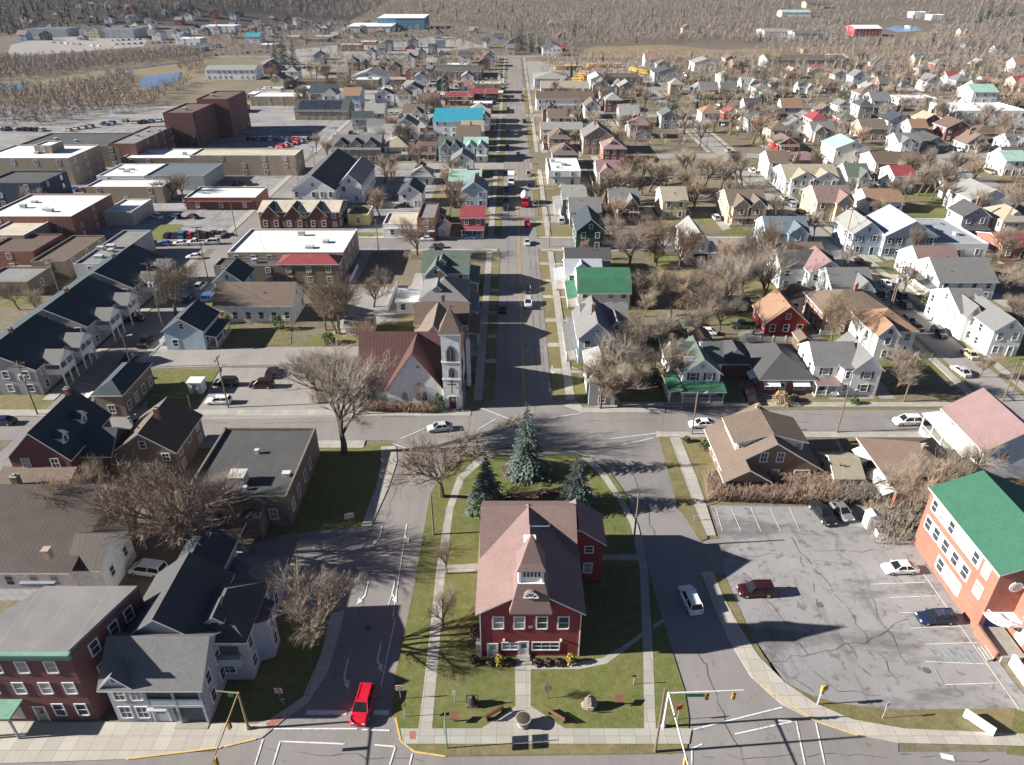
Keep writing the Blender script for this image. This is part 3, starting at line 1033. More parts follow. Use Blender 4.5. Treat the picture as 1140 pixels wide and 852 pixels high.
        for i in range(n):
            t = i / (n - 1)
            if side == 'f':
                loc = (x0 + .12 + (x1 - x0 - .24) * t, y0 + .12, 0)
            elif side == 'l':
                loc = (x0 + .12, y0 + .12 + (y1 - y0 - .24) * t, 0)
            else:
                loc = (x1 - .12, y0 + .12 + (y1 - y0 - .24) * t, 0)
            put("post", pme, f, loc)
        if rail:
            rl = MB()
            if side == 'f':
                a, b, c, d = x0 + .2, x1 - .2, y0 + .08, y0 + .15
            elif side == 'l':
                a, b, c, d = x0 + .08, x0 + .15, y0 + .2, y1 - .2
            else:
                a, b, c, d = x1 - .15, x1 - .08, y0 + .2, y1 - .2
            rl.box(a, b, c, d, floor + .85, floor + .93)
            rl.box(a, b, c, d, floor + .1, floor + .16)
            L = max(b - a, d - c)
            for i in range(int(L / .3)):
                t = (i + .5) / int(L / .3)
                if side == 'f':
                    x = a + (b - a) * t
                    rl.box(x - .02, x + .02, c + .01, d - .01, floor + .16, floor + .85)
                else:
                    y = c + (d - c) * t
                    rl.box(a + .01, b - .01, y - .02, y + .02, floor + .16, floor + .85)
            rl.build("railing", WHITE, f)
        return f

    def dormer(self, x, y0, y1, z, w=1.8, h=1.3, wall='W', roof='g', face='f'):
        """small gabled dormer; front at y0 (facing the camera) running back into the roof to y1"""
        d = MB()
        d.profile([(x - w / 2, z), (x - w / 2, z + h), (x, z + h + w * .4), (x + w / 2, z + h), (x + w / 2, z)], 'y', y0, y1)
        o = d.build("dormer", mat(*WALL[wall]), self.root)
        r = MB()
        t = [(x - w / 2 - .2, z + h - .15), (x, z + h + w * .4), (x + w / 2 + .2, z + h - .15)]
        r.strip([(u, q + .1) for u, q in t], [(u, q - .03) for u, q in t], 'y', y0 - .2, y1)
        r.build("dormer_roof", [mat(*ROOF[roof], .85, 'y'), WHITE], o)
        add_window(o, (x, y0, z + h * .5), 0, w * .5, h * .65, 'sash', None, True)
        return o

    def landmark(self, label=None):
        xs0 = min(v['x0'] for v in self.vols)
        xs1 = max(v['x1'] for v in self.vols)
        ys0 = min(v['y0'] for v in self.vols)
        ys1 = max(v['y1'] for v in self.vols)
        LANDMARKS.append((label or self.label, self.x + (xs0 + xs1) / 2, self.y + (ys0 + ys1) / 2, (xs1 - xs0) / 2, (ys1 - ys0) / 2))
        return self


def front(xl, xr, y, zr):
    a, b = (P(xl, y, zr), P(xr, y, zr)) if y >= 60 else (P(xl, y), P(xr, y))
    return (a.x + b.x) / 2, (a.y + b.y) / 2, (b.x - a.x)


def house(xl, xr, y, zr, dep, h, rt, rh, wall, roof, label, flags='', cat='house', name='house', group=None):
    """xl..xr, y: the front wall as surveyed in the photograph at level zr"""
    x, yy, w = front(xl, xr, y, zr)
    far = yy > 150
    b = Bld(name, label, cat, x, yy, far, group)
    v = b.vol(-w / 2, w / 2, 0, dep, h, rt, rh, wall, roof)
    side = 'r' if x < 0 else 'l'
    big = 'F' in flags                    # shop windows along the ground floor
    b.auto(v, ('f' + side) if far else 'flr', 'shutter' if 's' in flags else ('cross' if wall in 'KkOMQSHEF' else 'sash'), 'n' not in flags, (6.5 if x < -62 else 4.0) if rt == 'flat' else (2.7 if yy < 330 else 3.6), skip=.3 if rt == 'flat' and x < -62 else .12)
    if 'c' in flags:
        b.chimney(v, random.uniform(.35, .65), random.uniform(.4, .6))
    if 'C' in flags:
        b.chimney(v, random.uniform(.2, .8), .5, 1.2, 'Q')
    if 'p' in flags:
        b.porch(-w / 2 + .2, w / 2 - .2, -2.2, -.01, 2.6, roof if roof not in 'wcka' else 'g', n=4 if w > 7 else 3, rail=not far or yy < 260)
    if 'i' in flags:                      # porch along the street side
        if x < 0:
            b.porch(w / 2 + .01, w / 2 + 2.2, .6, dep - .6, 2.6, roof, n=3, rail=not far, side='r')
        else:
            b.porch(-w / 2 - 2.2, -w / 2 - .01, .6, dep - .6, 2.6, roof, n=3, rail=not far, side='l')
    if 'd' in flags and rt in ('gx', 'hip', 'mx'):
        b.dormer(random.uniform(-.15, .15) * w, dep * .13, dep * .5, h + rh * .22, 1.9, rh * .42, wall, roof)
    if 'g' in flags:                      # projecting gabled wing
        v2 = b.vol(-w * .42, w * .05, -1.6, dep * .5, h - .1, 'gy', rh * .8, wall, roof, ov=.3)
        b.auto(v2, 'f', door=False)
    if 'G' in flags:
        v2 = b.vol(w * .0, w * .46, -1.6, dep * .5, h - .1, 'gy', rh * .8, wall, roof, ov=.3)
        b.auto(v2, 'f', door=False)
    if 'a' in flags:                      # lower rear or side annex
        v2 = b.vol(-w * .4, w * .3, dep + .01, dep + 4, 2.9, 'sx', -.6, wall, roof)
    if rt in ('gx', 'gy', 'hip') and yy < 330 and 'C' not in flags:
        for k in range(random.randint(1, 2)):
            fx, fy = random.uniform(.25, .75), random.uniform(.15, .4)
            t = (fy if rt != 'gy' else fx)
            z = h + rh * (1 - abs(2 * t - 1)) * .95
            mb = MB()
            px_, py_ = -w / 2 + w * fx, dep * fy
            mb.tube((px_, py_, z), (px_, py_, z + .55), .09, .09, 6)
            mb.build("vent_pipe", DARKTRIM, v['roof'])
    if 'u' in flags:                      # roof plant
        for k in range(random.randint(2, 4)):
            b.vent(v, random.uniform(-.35, .35) * w, random.uniform(.2, .8) * dep, random.uniform(.8, 2), random.uniform(.8, 1.6), random.uniform(.5, 1.1))
    if big:
        pass
    b.landmark()
    return b, v


# ------------------------------------------------------------------ the town hall on the island
def town_hall():
    b = Bld("town_hall", "dark red brick town hall with a shingled spire on the green island", "town hall", 2.0, 54.7, False)
    hall = mat(*WALL['H'])
    v = b.vol(-5.5, 5.5, 0, 13.3, 7.2, 'gy', 3.4, 'H', 'h', ov=.45)
    v3 = b.vol(-5.52, 5.45, 8.0, 18.4, 7.1, 'gx', 3.5, 'H', 'h', ov=.35)
    w2 = b.vol(3.0, 9.1, 11.2, 16.4, 6.7, 'gy', 2.2, 'H', 'h', ov=.4)
    for u in (-3.5, -1.2, 1.25, 3.6):
        b.win('f', v, u, 5.45, 1.05, 1.75)
    for u in (2.5, 6.0, 9.0, 13.5):
        for z in (1.9, 5.2):
            b.win('l', v, u, z, 1.0, 1.7)
    for u in (2.5, 5.5, 8.5):
        for z in (1.9, 5.2):
            b.win('r', v, u, z, 1.0, 1.7)
    b.win('f', w2, 7.4, 2.6, .9, 1.5)
    b.win('f', w2, 7.4, 5.6, .9, .9)
    b.row('r', w2, (12.6, 15.2), 4.8)
    b.win('f', v, -2.2, 1.75, 1.7, 1.0, 'cross')
    b.win('f', v, 1.75, 1.75, 2.9, 1.1, 'cross')
    add_door(b.root, (-4.15, 0, .12), 0, (.62, .61, .58), 1.0, 1.95, False)
    add_door(b.root, (-.7, 0, .3), 0, (.62, .61, .58), .95, 2.1, False)
    mb = MB()
    mb.box(-.25, .25, -.06, 0, 4.6, 4.95)
    mb.build("date_stone", CONC, b.root)
    mb = MB()
    mb.box(-1.5, .2, -1.3, -.01, 0.1, .3)
    mb.box(-1.3, 0, -.9, -.02, .3, .42)
    mb.build("step", CONC, b.root)
    mb = MB()
    mb.box(-6.05, -5.51, .4, 1.3, .1, 1.5)
    mb.build("meter_box", GREYTRIM, b.root)
    for s in (-2.9, 3.4):
        mb = MB()
        mb.box(s - .1, s + .1, -.25, -.005, 2.65, 2.9)
        mb.build("wall_lamp", WHITE, b.root)
    for s in (-5.46, 5.46):
        mb = MB()
        mb.box(s - .05, s + .05, -.1, -.01, .2, 6.9)
        mb.build("downpipe", WHITE, b.root)
    sh = mat(*ROOF['h'], .88, 'y')
    # skirt, belfry and spire
    mb = MB()
    c, cy = 0.0, 1.25

    def ring(hw, z):
        return [(c - hw, cy - hw, z), (c + hw, cy - hw, z), (c + hw, cy + hw, z), (c - hw, cy + hw, z)]

    def loft(mb, rs, m=0):
        for a, d in zip(rs, rs[1:]):
            for k in range(4):
                mb.quad([a[k], a[(k + 1) % 4], d[(k + 1) % 4], d[k]], m)
    loft(mb, [ring(2.28, 7.75), ring(2.28, 7.95), ring(1.9, 9.4), ring(1.42, 11.35)])
    mb.quad(ring(2.28, 7.75)[::-1], 1)
    sk = mb.build("tower_skirt", [sh, WHITE], b.root)
    mb = MB()
    n = 10
    cz, yy = 10.0, -.72
    for k in range(n):
        a0, a1 = math.pi * k / n, math.pi * (k + 1) / n
        o = [(.78 * math.cos(a), cz + .75 * math.sin(a)) for a in (a0, a1)]
        i2 = [(.55 * math.cos(a), cz + .52 * math.sin(a)) for a in (a0, a1)]
        mb.quad([(i2[0][0], yy, i2[0][1]), (o[0][0], yy, o[0][1]), (o[1][0], yy, o[1][1]), (i2[1][0], yy, i2[1][1])], 0)
        mb.quad([(o[0][0], yy, o[0][1]), (o[0][0], .4, o[0][1] + .1), (o[1][0], .4, o[1][1] + .1), (o[1][0], yy, o[1][1])], 2)
        mb.quad([(0, yy + .03, cz), (i2[0][0], yy + .03, i2[0][1]), (i2[1][0], yy + .03, i2[1][1])], 1)
    mb.box(-.8, .8, yy - .05, yy + .3, cz - .12, cz, 0)
    for a in (45, 90, 135):
        x, z = math.cos(R(a)), math.sin(R(a))
        mb.tube((0, yy, cz), (.6 * x, yy, cz + .58 * z), .03, .03, 4, 0)
    mb.build("fan_window", [WHITE, GLASS, sh], sk)
    mb = MB()
    mb.box(c - 1.15, c + 1.15, cy - 1.15, cy + 1.15, 11.1, 13.1)
    mb.box(c - 1.4, c + 1.4, cy - 1.4, cy + 1.4, 11.28, 11.42)
    mb.box(c - 1.28, c + 1.28, cy - 1.28, cy + 1.28, 12.95, 13.12)
    for s in (-1, 1):
        for q in (-1, 1):
            mb.box(c + s * 1.18 - .12, c + s * 1.18 + .12, cy + q * 1.18 - .12, cy + q * 1.18 + .12, 11.42, 12.95)
    bel = mb.build("belfry", WHITE, b.root)
    for rz, dx, dy in ((0, 0, -1.16), (math.pi / 2, 1.16, 0), (-math.pi / 2, -1.16, 0)):
        mb = MB()
        mb.box(-.95, .95, -.02, 0, 12.15, 12.85, 0)
        for k in range(5):
            mb.box(-.95 + k * .38, -.88 + k * .38 + .05, -.06, -.02, 12.15, 12.85, 1)
        mb.build("louvre", [DARKTRIM, WHITE], bel, (c + dx, cy + dy, 0), rz)
    mb = MB()
    loft(mb, [ring(1.5, 13.1), ring(1.5, 13.2), ring(1.12, 13.9), ring(.7, 15.1), ring(.32, 16.2), ring(.04, 16.9)])
    mb.quad(ring(1.5, 13.1)[::-1], 1)
    mb.build("spire", [sh, WHITE], b.root)
    mb = MB()
    mb.box(-.55, .55, 6.2, 7.2, 9.6, 11.3)
    mb.box(-.7, .7, 6.05, 7.35, 11.3, 11.42)
    mb.build("roof_vent", WHITE, b.root)
    mb = MB()
    mb.tube((0, 7.2, 10.2), (0, 7.2, 13.0), .035, .03, 5)
    mb.tube((-2.2, 7.2, 12.8), (2.2, 7.2, 12.8), .035, .035, 5)
    for s in (-2.2, 2.2):
        mb.tube((s, 7.2, 12.8), (s, 7.2, 13.3), .03, .03, 4)
    mb.build("antenna", STEEL, b.root)
    b.landmark("town hall")
    return b


TOWN_HALL = town_hall()


# ------------------------------------------------------------------ white church with tower
def church():
    b = Bld("church", "white church with brown metal roof and square bell tower", "church", -13.5, 107.6, False)
    brown = 'u'
    v = b.vol(-13.2, 4.4, 1.2, 14.4, 3.8, 'gx', 7.2, 'w', brown, ov=.6, trim=mat('trim', (.3, .13, .1)))
    f = b.vol(-8.3, 1.6, 0, 7.5, 3.9, 'gy', 7.0, 'w', brown, ov=.45, trim=mat('trim', (.3, .13, .1)))
    t = b.vol(1.62, 4.7, -.5, 2.6, 14.6, 'hip', 4.2, 'w', 'b', ov=.35)
    n = b.vol(-6, 3.5, 14.4, 25, 3.6, 'gy', 5.6, 'w', 'b', ov=.4)
    b.auto(n, 'r', door=False)

    def lancet(x, y, z, w, h, parent):
        mb = MB()
        pts = [(-w / 2, 0), (w / 2, 0), (w / 2, h * .6), (w * .3, h * .82), (0, h), (-w * .3, h * .82), (-w / 2, h * .6)]
        out = [(a * 1.35, -.1 if k < 2 else q * 1.08) for k, (a, q) in enumerate(pts)]
        mb.quad([(x + a, y - .03, z + q) for a, q in out], 1)
        mb.quad([(x + a, y - .06, z + q) for a, q in pts], 0)
        mb.box(x - .03, x + .03, y - .09, y - .05, z, z + h * .8, 1)
        mb.build("window", [GLASS, mat('trim', (.5, .47, .43))], parent)
    for u in (-5.2, -2.9, -1.8):
        lancet(u, 0, 1.6, .75, 1.7, b.root)
    lancet(.5, 0, 1.6, .6, 1.5, b.root)
    lancet(3.15, -.5, 9.6, 1.3, 2.9, b.root)
    lancet(3.15, -.5, 6.5, .8, 1.9, b.root)
    lancet(-11.6, 1.2, .9, .9, 1.9, b.root)
    for (x, z, r) in ((-2.6, 4.7, .45), (-2.6, 8.2, .3)):
        mb = MB()
        mb.tube((x, .05, z), (x, -.05, z), r, r, 12)
        mb.build("round_window", GLASS, b.root)
    for z in (5.9, 9.2):
        mb = MB()
        mb.box(1.52, 4.8, -.6, 2.7, z, z + .22)
        mb.build("string_course", WHITE, b.root)
    mb = MB()
    mb.box(3.07, 3.23, -.72, -.6, 3.4, 6.0)
    mb.box(2.35, 3.95, -.72, -.61, 5.0, 5.16)
    mb.build("cross", DARKTRIM, b.root)
    add_door(b.root, (3.15, -.5, .3), 0, (.12, .02, .025), 1.2, 2.3, False)
    mb = MB()
    mb.box(2.2, 4.2, -1.6, -.5, 0, .3)
    mb.build("step", CONC, b.root)
    mb = MB()
    mb.box(5.2, 5.9, 7.5, 8.3, 0, 9.5)
    mb.build("chimney", mat(*WALL['w']), b.root)
    b.landmark("white church")


church()


# ------------------------------------------------------------------ corner brick block, lower left
def corner_block():
    fr, br, bl = P(109.5, 803, 0), P(154, 652, 10.4), P(50, 652, 10.4)
    fl = Vector((fr.x + (bl.x - br.x) * 1.25, fr.y, 0))
    b = Bld("brick_building", "three-storey dark red brick corner block with green cornice and grey roof", "building", fr.x, fr.y, False)
    poly = [(p.x - fr.x, p.y - fr.y) for p in (fl, fr, br, bl)]
    H = 10.4
    mb = MB()
    mb.prism(poly, -.1, H - .4)
    wall = mb.build("wall", mat(*WALL['k']), b.root)
    mb = MB()
    cx, cy = sum(p[0] for p in poly) / 4, sum(p[1] for p in poly) / 4
    mb.prism([(cx + (p[0] - cx) * .99, cy + (p[1] - cy) * .99) for p in poly], H - .398, H)
    roof = mb.build("roof", mat(*ROOF['a']), b.root)
    b.vols.append(dict(x0=poly[0][0], x1=0, y0=0, y1=poly[2][1], h=H, z0=0, rt='flat', rh=0, wall=wall, roof=roof))
    FOOT.append((fl.x, fr.x, fr.y, br.y))
    mb = MB()
    mb.box(poly[0][0] - .2, .25, -.35, -.005, H - .75, H - .1)
    mb.box(poly[0][0] - .3, .35, -.5, -.006, H - .1, H + .12)
    mb.build("cornice", mat('copper_trim', (.16, .3, .22)), b.root)
    v = b.vols[0]
    for u in (-10.2, -7.6, -5.0, -2.2):
        b.win('f', v, u, 8.3, .95, 1.5)
    for u in (-11.3, -9.0, -6.3, -3.7, -1.3):
        b.win('f', v, u, 5.2, .95, 1.5)
    for u in (-3.4, -1.1):
        b.win('f', v, u, 1.9, .95, 1.6)
    add_door(b.root, (-5.4, 0, .15), 0, (.3, .28, .24), 1.0, 2.2, False)
    cn = MB()
    cn.box(-13.5, -6.6, -2.2, -.01, 3.3, 3.5)
    c = cn.build("canopy", mat('copper_trim', (.16, .3, .22)), b.root)
    for x in (-13.2, -10, -6.9):
        m2 = MB()
        m2.box(x - .09, x + .09, -2.1, -1.92, .13, 3.3)
        m2.build("post", GREYTRIM, c)
    m2 = MB()
    m2.box(-13, -7.2, -.05, -.02, .5, 2.9)
    m2.build("shop_window", GLASS, b.root)
    b.vent(v, -8, 9, 3.6, .25, .35, (.25, .27, .3))
    b.vent(v, -9.2, 13.2, .7, .7, 1.2, (.4, .32, .24))
    d = (br.x - fr.x) / (br.y - fr.y)
    ang = math.atan2(br.y - fr.y, br.x - fr.x)
    for t in (2.5, 5.0, 7.0):
        for z in (5.2, 8.3):
            add_window(b.root, (t * math.cos(ang), t * math.sin(ang), z), ang, .9, 1.5, 'sash', None, False)
    b.landmark("brick corner block")


corner_block()


# ------------------------------------------------------------------ grey Victorian house
def victorian():
    b = Bld("victorian_house", "grey rambling house with two-level front porches beside the brick corner block", "house", -35.6, 46.6, False)
    v1 = b.vol(-4.7, 4.7, 0.0, 6.6, 6.0, 'gx', 2.8, 'V', 'g', ov=.6)
    v2 = b.vol(-4.6, 3.4, 4.5, 13.5, 7.2, 'gy', 3.0, 'V', 'd', ov=.45)
    v3 = b.vol(1.6, 7.6, 5.0, 13.0, 6.2, 'hip', 2.2, 'V', 'd', ov=.4)
    v4 = b.vol(-4.5, 1.0, 13.5, 21, 5.4, 'gy', 2.4, 'V', 's', ov=.35)
    v5 = b.vol(1.2, 7.4, 13.01, 20, 3.3, 'hip', 1.6, 'V', 'g', ov=.35)
    bay = MB()
    bay.prism([(7.6, 7.4), (9.0, 8.0), (9.0, 10.2), (7.6, 10.8)], -.1, 6.1)
    by = bay.build("bay", mat(*WALL['V']), b.root)
    r = MB()
    r.prism([(7.4, 7.1), (9.3, 7.8), (9.3, 10.4), (7.4, 11.1)], 6.1, 6.3)
    r.build("bay_roof", mat(*ROOF['d']), by)
    for z in (1.9, 4.7):
        add_window(by, (9.0, 9.1, z), math.pi / 2, .9, 1.6, 'sash', None, True)
    sides = mat('trim', (.4, .42, .45))
    for u in (-3.6, -1.9):
        b.win('f', v1, u, 4.3, 1.0, 1.5, 'cross')
        b.win('f', v1, u, 1.6, 1.05, 1.6, 'cross')
    g = b.vol(-4.75, -2.0, -.25, 3.2, 6.0, 'gy', 1.5, 'V', 'g', z0=5.9, ov=.3)
    b.win('f', g, -3.4, 6.75, .5, .5)
    add_door(b.root, (-.1, 0, .2), 0, (.4, .4, .42), 1.5, 2.2, False)
    # two-level porch under the main roof: dark panels paint the shade behind posts and rails
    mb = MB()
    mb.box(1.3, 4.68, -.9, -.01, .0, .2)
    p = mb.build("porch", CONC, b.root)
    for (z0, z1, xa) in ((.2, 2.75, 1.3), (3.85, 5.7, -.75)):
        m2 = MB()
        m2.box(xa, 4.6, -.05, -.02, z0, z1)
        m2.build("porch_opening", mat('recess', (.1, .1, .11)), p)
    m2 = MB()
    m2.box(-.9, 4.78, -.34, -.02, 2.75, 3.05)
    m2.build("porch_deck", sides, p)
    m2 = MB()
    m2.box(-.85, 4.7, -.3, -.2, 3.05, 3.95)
    m2.build("railing", sides, p)
    for x, z0 in ((-.85, 3.05), (1.9, .2), (1.9, 3.05), (4.6, .2), (4.6, 3.05)):
        m2 = MB()
        m2.box(x - .11, x + .11, -.32, -.1, z0, 2.75 if z0 < 1 else 5.8)
        m2.build("post", sides, p)
    m2 = MB()
    m2.box(-1.1, .9, -.6, -.03, 2.45, 2.55)
    m2.build("door_hood", sides, b.root)
    for u in (1.8, 4.4):
        for z in (1.9, 4.6):
            b.win('r', v1, u, z, .9, 1.5)
    b.row('r', v3, (6.2, 11.8), 1.9)
    b.row('r', v3, (6.2, 11.8), 4.7)
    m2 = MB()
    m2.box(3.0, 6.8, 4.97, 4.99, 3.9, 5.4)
    q = m2.build("balcony_opening", mat('recess', (.1, .1, .11)), b.root)  # flat dark panel, the shade of an open balcony painted on
    m2 = MB()
    m2.box(2.9, 7.0, 4.2, 4.96, 3.2, 4.2)
    m2.build("balcony", sides, b.root)
    b.win('f', v3, 5.2, 1.9, 1.3, 1.2, 'cross')
    b.row('r', v5, (15, 18), 1.8)
    b.dormer(4.4, 6.2, 9.0, 6.7, 1.7, 1.1, 'W', 'd')
    sk = MB()
    for (x, y) in ((-1.6, 2.2),):
        sk.box(x - .4, x + .4, y - .6, y + .6, 7.2, 7.5)
    sk.build("skylight", mat('glass', (.1, .16, .2)), v1['roof'])
    b.landmark("grey porch house")


victorian()


# ------------------------------------------------------------------ brick hall with green roof, lower right
def green_hall():
    b = Bld("brick_hall", "long orange brick hall with green metal roof beside the car park", "building", 54.0, 57.0, False)
    v = b.vol(0, 11.6, 1.2, 16.2, 9.2, 'gy', 2.6, 'O', 'E', ov=.35)
    fr = b.vol(3.4, 12.5, -9.0, 1.19, 7.2, 'hip', .9, 'O', 'E', ov=.3)
    panel = mat('trim', (.68, .66, .6), .6)
    for (z, ys_, h) in ((7.6, (3.2, 5.3, 8.2, 10.6, 13.0, 14.6), 1.5), (4.7, (3.2, 6.0, 8.2, 10.4, 12.6, 14.6), 1.6), (1.9, (6.4, 8.2, 10.0), 1.6)):
        for y in ys_:
            b.win('l', v, y, z, 1.0 if h < 1.6 else 1.2, h, 'sash', panel)
    for (z, y0, y1) in ((7.6, 4.4, 15.4), (4.7, 5.2, 15.4), (1.9, 5.6, 11)):
        mb = MB()
        mb.box(-.015, -.003, y0, y1, z - 1.0, z + 1.0)
        mb.build("window_band", panel, b.root)
    mb = MB()
    mb.tube((2.3, 1.25, 7.2), (2.3, 1.12, 7.2), .75, .75, 16, 0)
    mb.tube((2.3, 1.3, 7.2), (2.3, 1.08, 7.2), .5, .5, 16, 1)
    mb.build("round_window", [WHITE, GLASS], b.root)
    mb = MB()
    pts = [(0, 1.19)] + [(1.7 - 1.7 * math.cos(a), .8 - 1.7 * math.sin(a)) for a in [math.pi * k / 10 for k in range(6)]] + [(3.39, -.9), (3.39, 1.19)]
    mb.prism(pts, 3.0, 3.25)
    bal = mb.build("balcony", WHITE, b.root)
    mb = MB()
    for a, c in zip(pts[1:-2], pts[2:-1]):
        mb.tube((*a, 4.1), (*c, 4.1), .05, .05, 5)
        mb.tube((*a, 3.25), (*a, 4.1), .03, .03, 5)
    mb.build("railing", WHITE, bal)
    mb = MB()
    mb.box(.5, 3.2, 1.14, 1.19, .3, 2.9)
    mb.build("entrance_door", mat('door', (.03, .035, .12)), b.root)
    mb = MB()
    mb.box(.3, 3.0, -3.2, 1.1, -.05, .9)
    for k in range(5):
        mb.box(-.1 - .3 * k, .3 - .3 * k, -3.0, -1.2, -.05, .75 - .16 * k)
    mb.build("stair", CONC, b.root)
    mb = MB()
    mb.box(-.35, -.1, -3.0, 1.0, 0, 1.5)
    mb.build("stair_wall", mat(*WALL['O']), b.root)
    for x, y0, y1, h in ((1.3, -13.5, -3.3, 1.5), (2.9, -13.5, -3.3, 1.6)):
        mb = MB()
        mb.box(x - .12, x + .12, y0, y1, 0, h)
        mb.box(x - .2, x + .2, y0, y1, h, h + .1)
        mb.build("ramp_wall", WHITE, b.root)
    mb = MB()
    mb.box(1.5, 2.7, -13.5, -3.3, -.05, .35)
    mb.build("ramp", CONC, b.root)
    for y in (-6.5, -3.5, -1):
        for z in (1.9, 5.0):
            b.win('l', fr, y, z, 1.2, 1.7, 'cross')
    b.row('f', v, (8, 10), 8)
    b.landmark("green-roofed brick hall")


green_hall()


# ------------------------------------------------------------------ stone flat-roofed building by the left branch
def stone_building():
    a, c = P(202, 553, 5.2), P(318.6, 553, 5.2)
    d = P(352, 476, 5.2).y - a.y
    b = Bld("stone_building", "rough stone one-storey building with flat black roof and rooftop units", "building", c.x, a.y, False)
    w = c.x - a.x
    v = b.vol(-w, 0, 0, d, 5.2, 'flat', 0, 'S', 'k')
    e = b.vol(-6.4, -3.2, -2.6, -.01, 3.4, 'flat', 0, 'S', 'k')
    b.vent(v, -7.6, 3.6, 2.2, 2.0, 1.5, (.5, .49, .44))
    b.vent(v, -1.4, 5.2, 1.0, .7, .5, (.5, .5, .5))
    b.vent(v, -7.2, 10.6, .5, .5, .6, (.5, .5, .5))
    b.vent(v, -6.2, 2.0, .4, .4, .5, (.5, .5, .5))
    b.win('f', v, -2.2, 2.2, 1.0, 1.6, 'cross')
    for y in (2.0, 5.0, 8.5, 11.5):
        b.win('r', v, y, 2.3, 1.0, 1.7, 'cross')
    b.landmark("flat-roofed stone building")
    q = P(235, 612, 3.0)
    c = Bld("carport", "low open carport with white fascia behind the grey porch house", "carport", q.x, q.y, False)
    rf = MB()
    rf.box(-2.8, 2.8, 0, 6.5, 2.75, 3.05, 1, 0)
    r = rf.build("roof", [mat(*ROOF['v']), WHITE], c.root)
    for x in (-2.6, 2.6):
        for y in (.2, 3.2, 6.3):
            m2 = MB()
            m2.box(x - .08, x + .08, y - .08, y + .08, 0, 2.75)
            m2.build("post", GREYTRIM, c.root)
    FOOT.append((q.x - 3, q.x + 3, q.y, q.y + 6.5))
    LANDMARKS.append(("white-edged carport", q.x, q.y + 3, 3, 3))


stone_building()


# ------------------------------------------------------------------ ribbed-roof hall, far lower left
def ribbed_hall():
    p = P(76, 635, 5.0)
    b = Bld("hall", "white hall under a large dark ribbed metal roof behind the brick corner block", "hall", p.x, p.y, False)
    v = b.vol(-26, 0, 0, 12.8, 5.0, 'sx', 2.6, 'w', 'z', ov=.5)
    g = b.vol(-.6, 3.4, .6, 7.6, 4.4, 'gx', 2.6, 'w', 'z', ov=.15)
    for u in (-7.5, -4.5):
        b.win('f', v, u, 3.4, .9, 1.3)
    b.row('r', g, (2.4, 5.8), 2.6, .8, 1.3)
    b.win('f', v, -2.0, 3.4, .9, 1.3)
    b.landmark("ribbed-roof hall")


ribbed_hall()


def red_gable_house():
    b = Bld("gabled_house", "red brick gabled house with dark teal roof and two white dormers", "house", -67.8, 84.0, False)
    v = b.vol(-4.4, 4.2, 0, 11.5, 6.4, 'gy', 4.2, 'k', 's', ov=.5)
    a = b.vol(-5.5, 4.6, -5.4, -.01, 2.9, 'sx', 1.6, 'N', 'b', ov=.4)
    r = b.vol(4.21, 8.6, 2.5, 9.0, 5.0, 'gx', 2.6, 'k', 's', ov=.35)
    b.row('f', v, (-2.2, 2.0), 5.3, 1.0, 1.5, 'cross')
    b.row('f', a, (-3, 0, 3), 1.6, 1.0, 1.2, 'cross')
    b.row('f', r, (6.4,), 3.4, 1.0, 1.4, 'cross')
    b.row('r', r, (4.0, 7.2), 3.4, 1.0, 1.4, 'cross')
    for y in (2.2, 7.4):
        d = MB()
        d.profile([(y - .75, 7.4), (y - .75, 8.7), (y, 9.5), (y + .75, 8.7), (y + .75, 7.4)], 'x', 1.0, 3.1)
        o = d.build("dormer", mat(*WALL['w']), b.root)
        q = MB()
        t = [(y - .95, 8.5), (y, 9.5), (y + .95, 8.5)]
        q.strip([(u, z + .12) for u, z in t], t, 'x', .6, 3.3)
        q.build("dormer_roof", [mat(*ROOF['s']), WHITE], o)
        add_window(o, (3.1, y, 8.1), math.pi / 2, .7, .9, 'sash', None, True)
    b.chimney(a, .35, .4, .9, 'M', .45)
    b.chimney(v, .5, .9, 1.0, 'K')
    b.landmark("red brick gabled house")


red_gable_house()


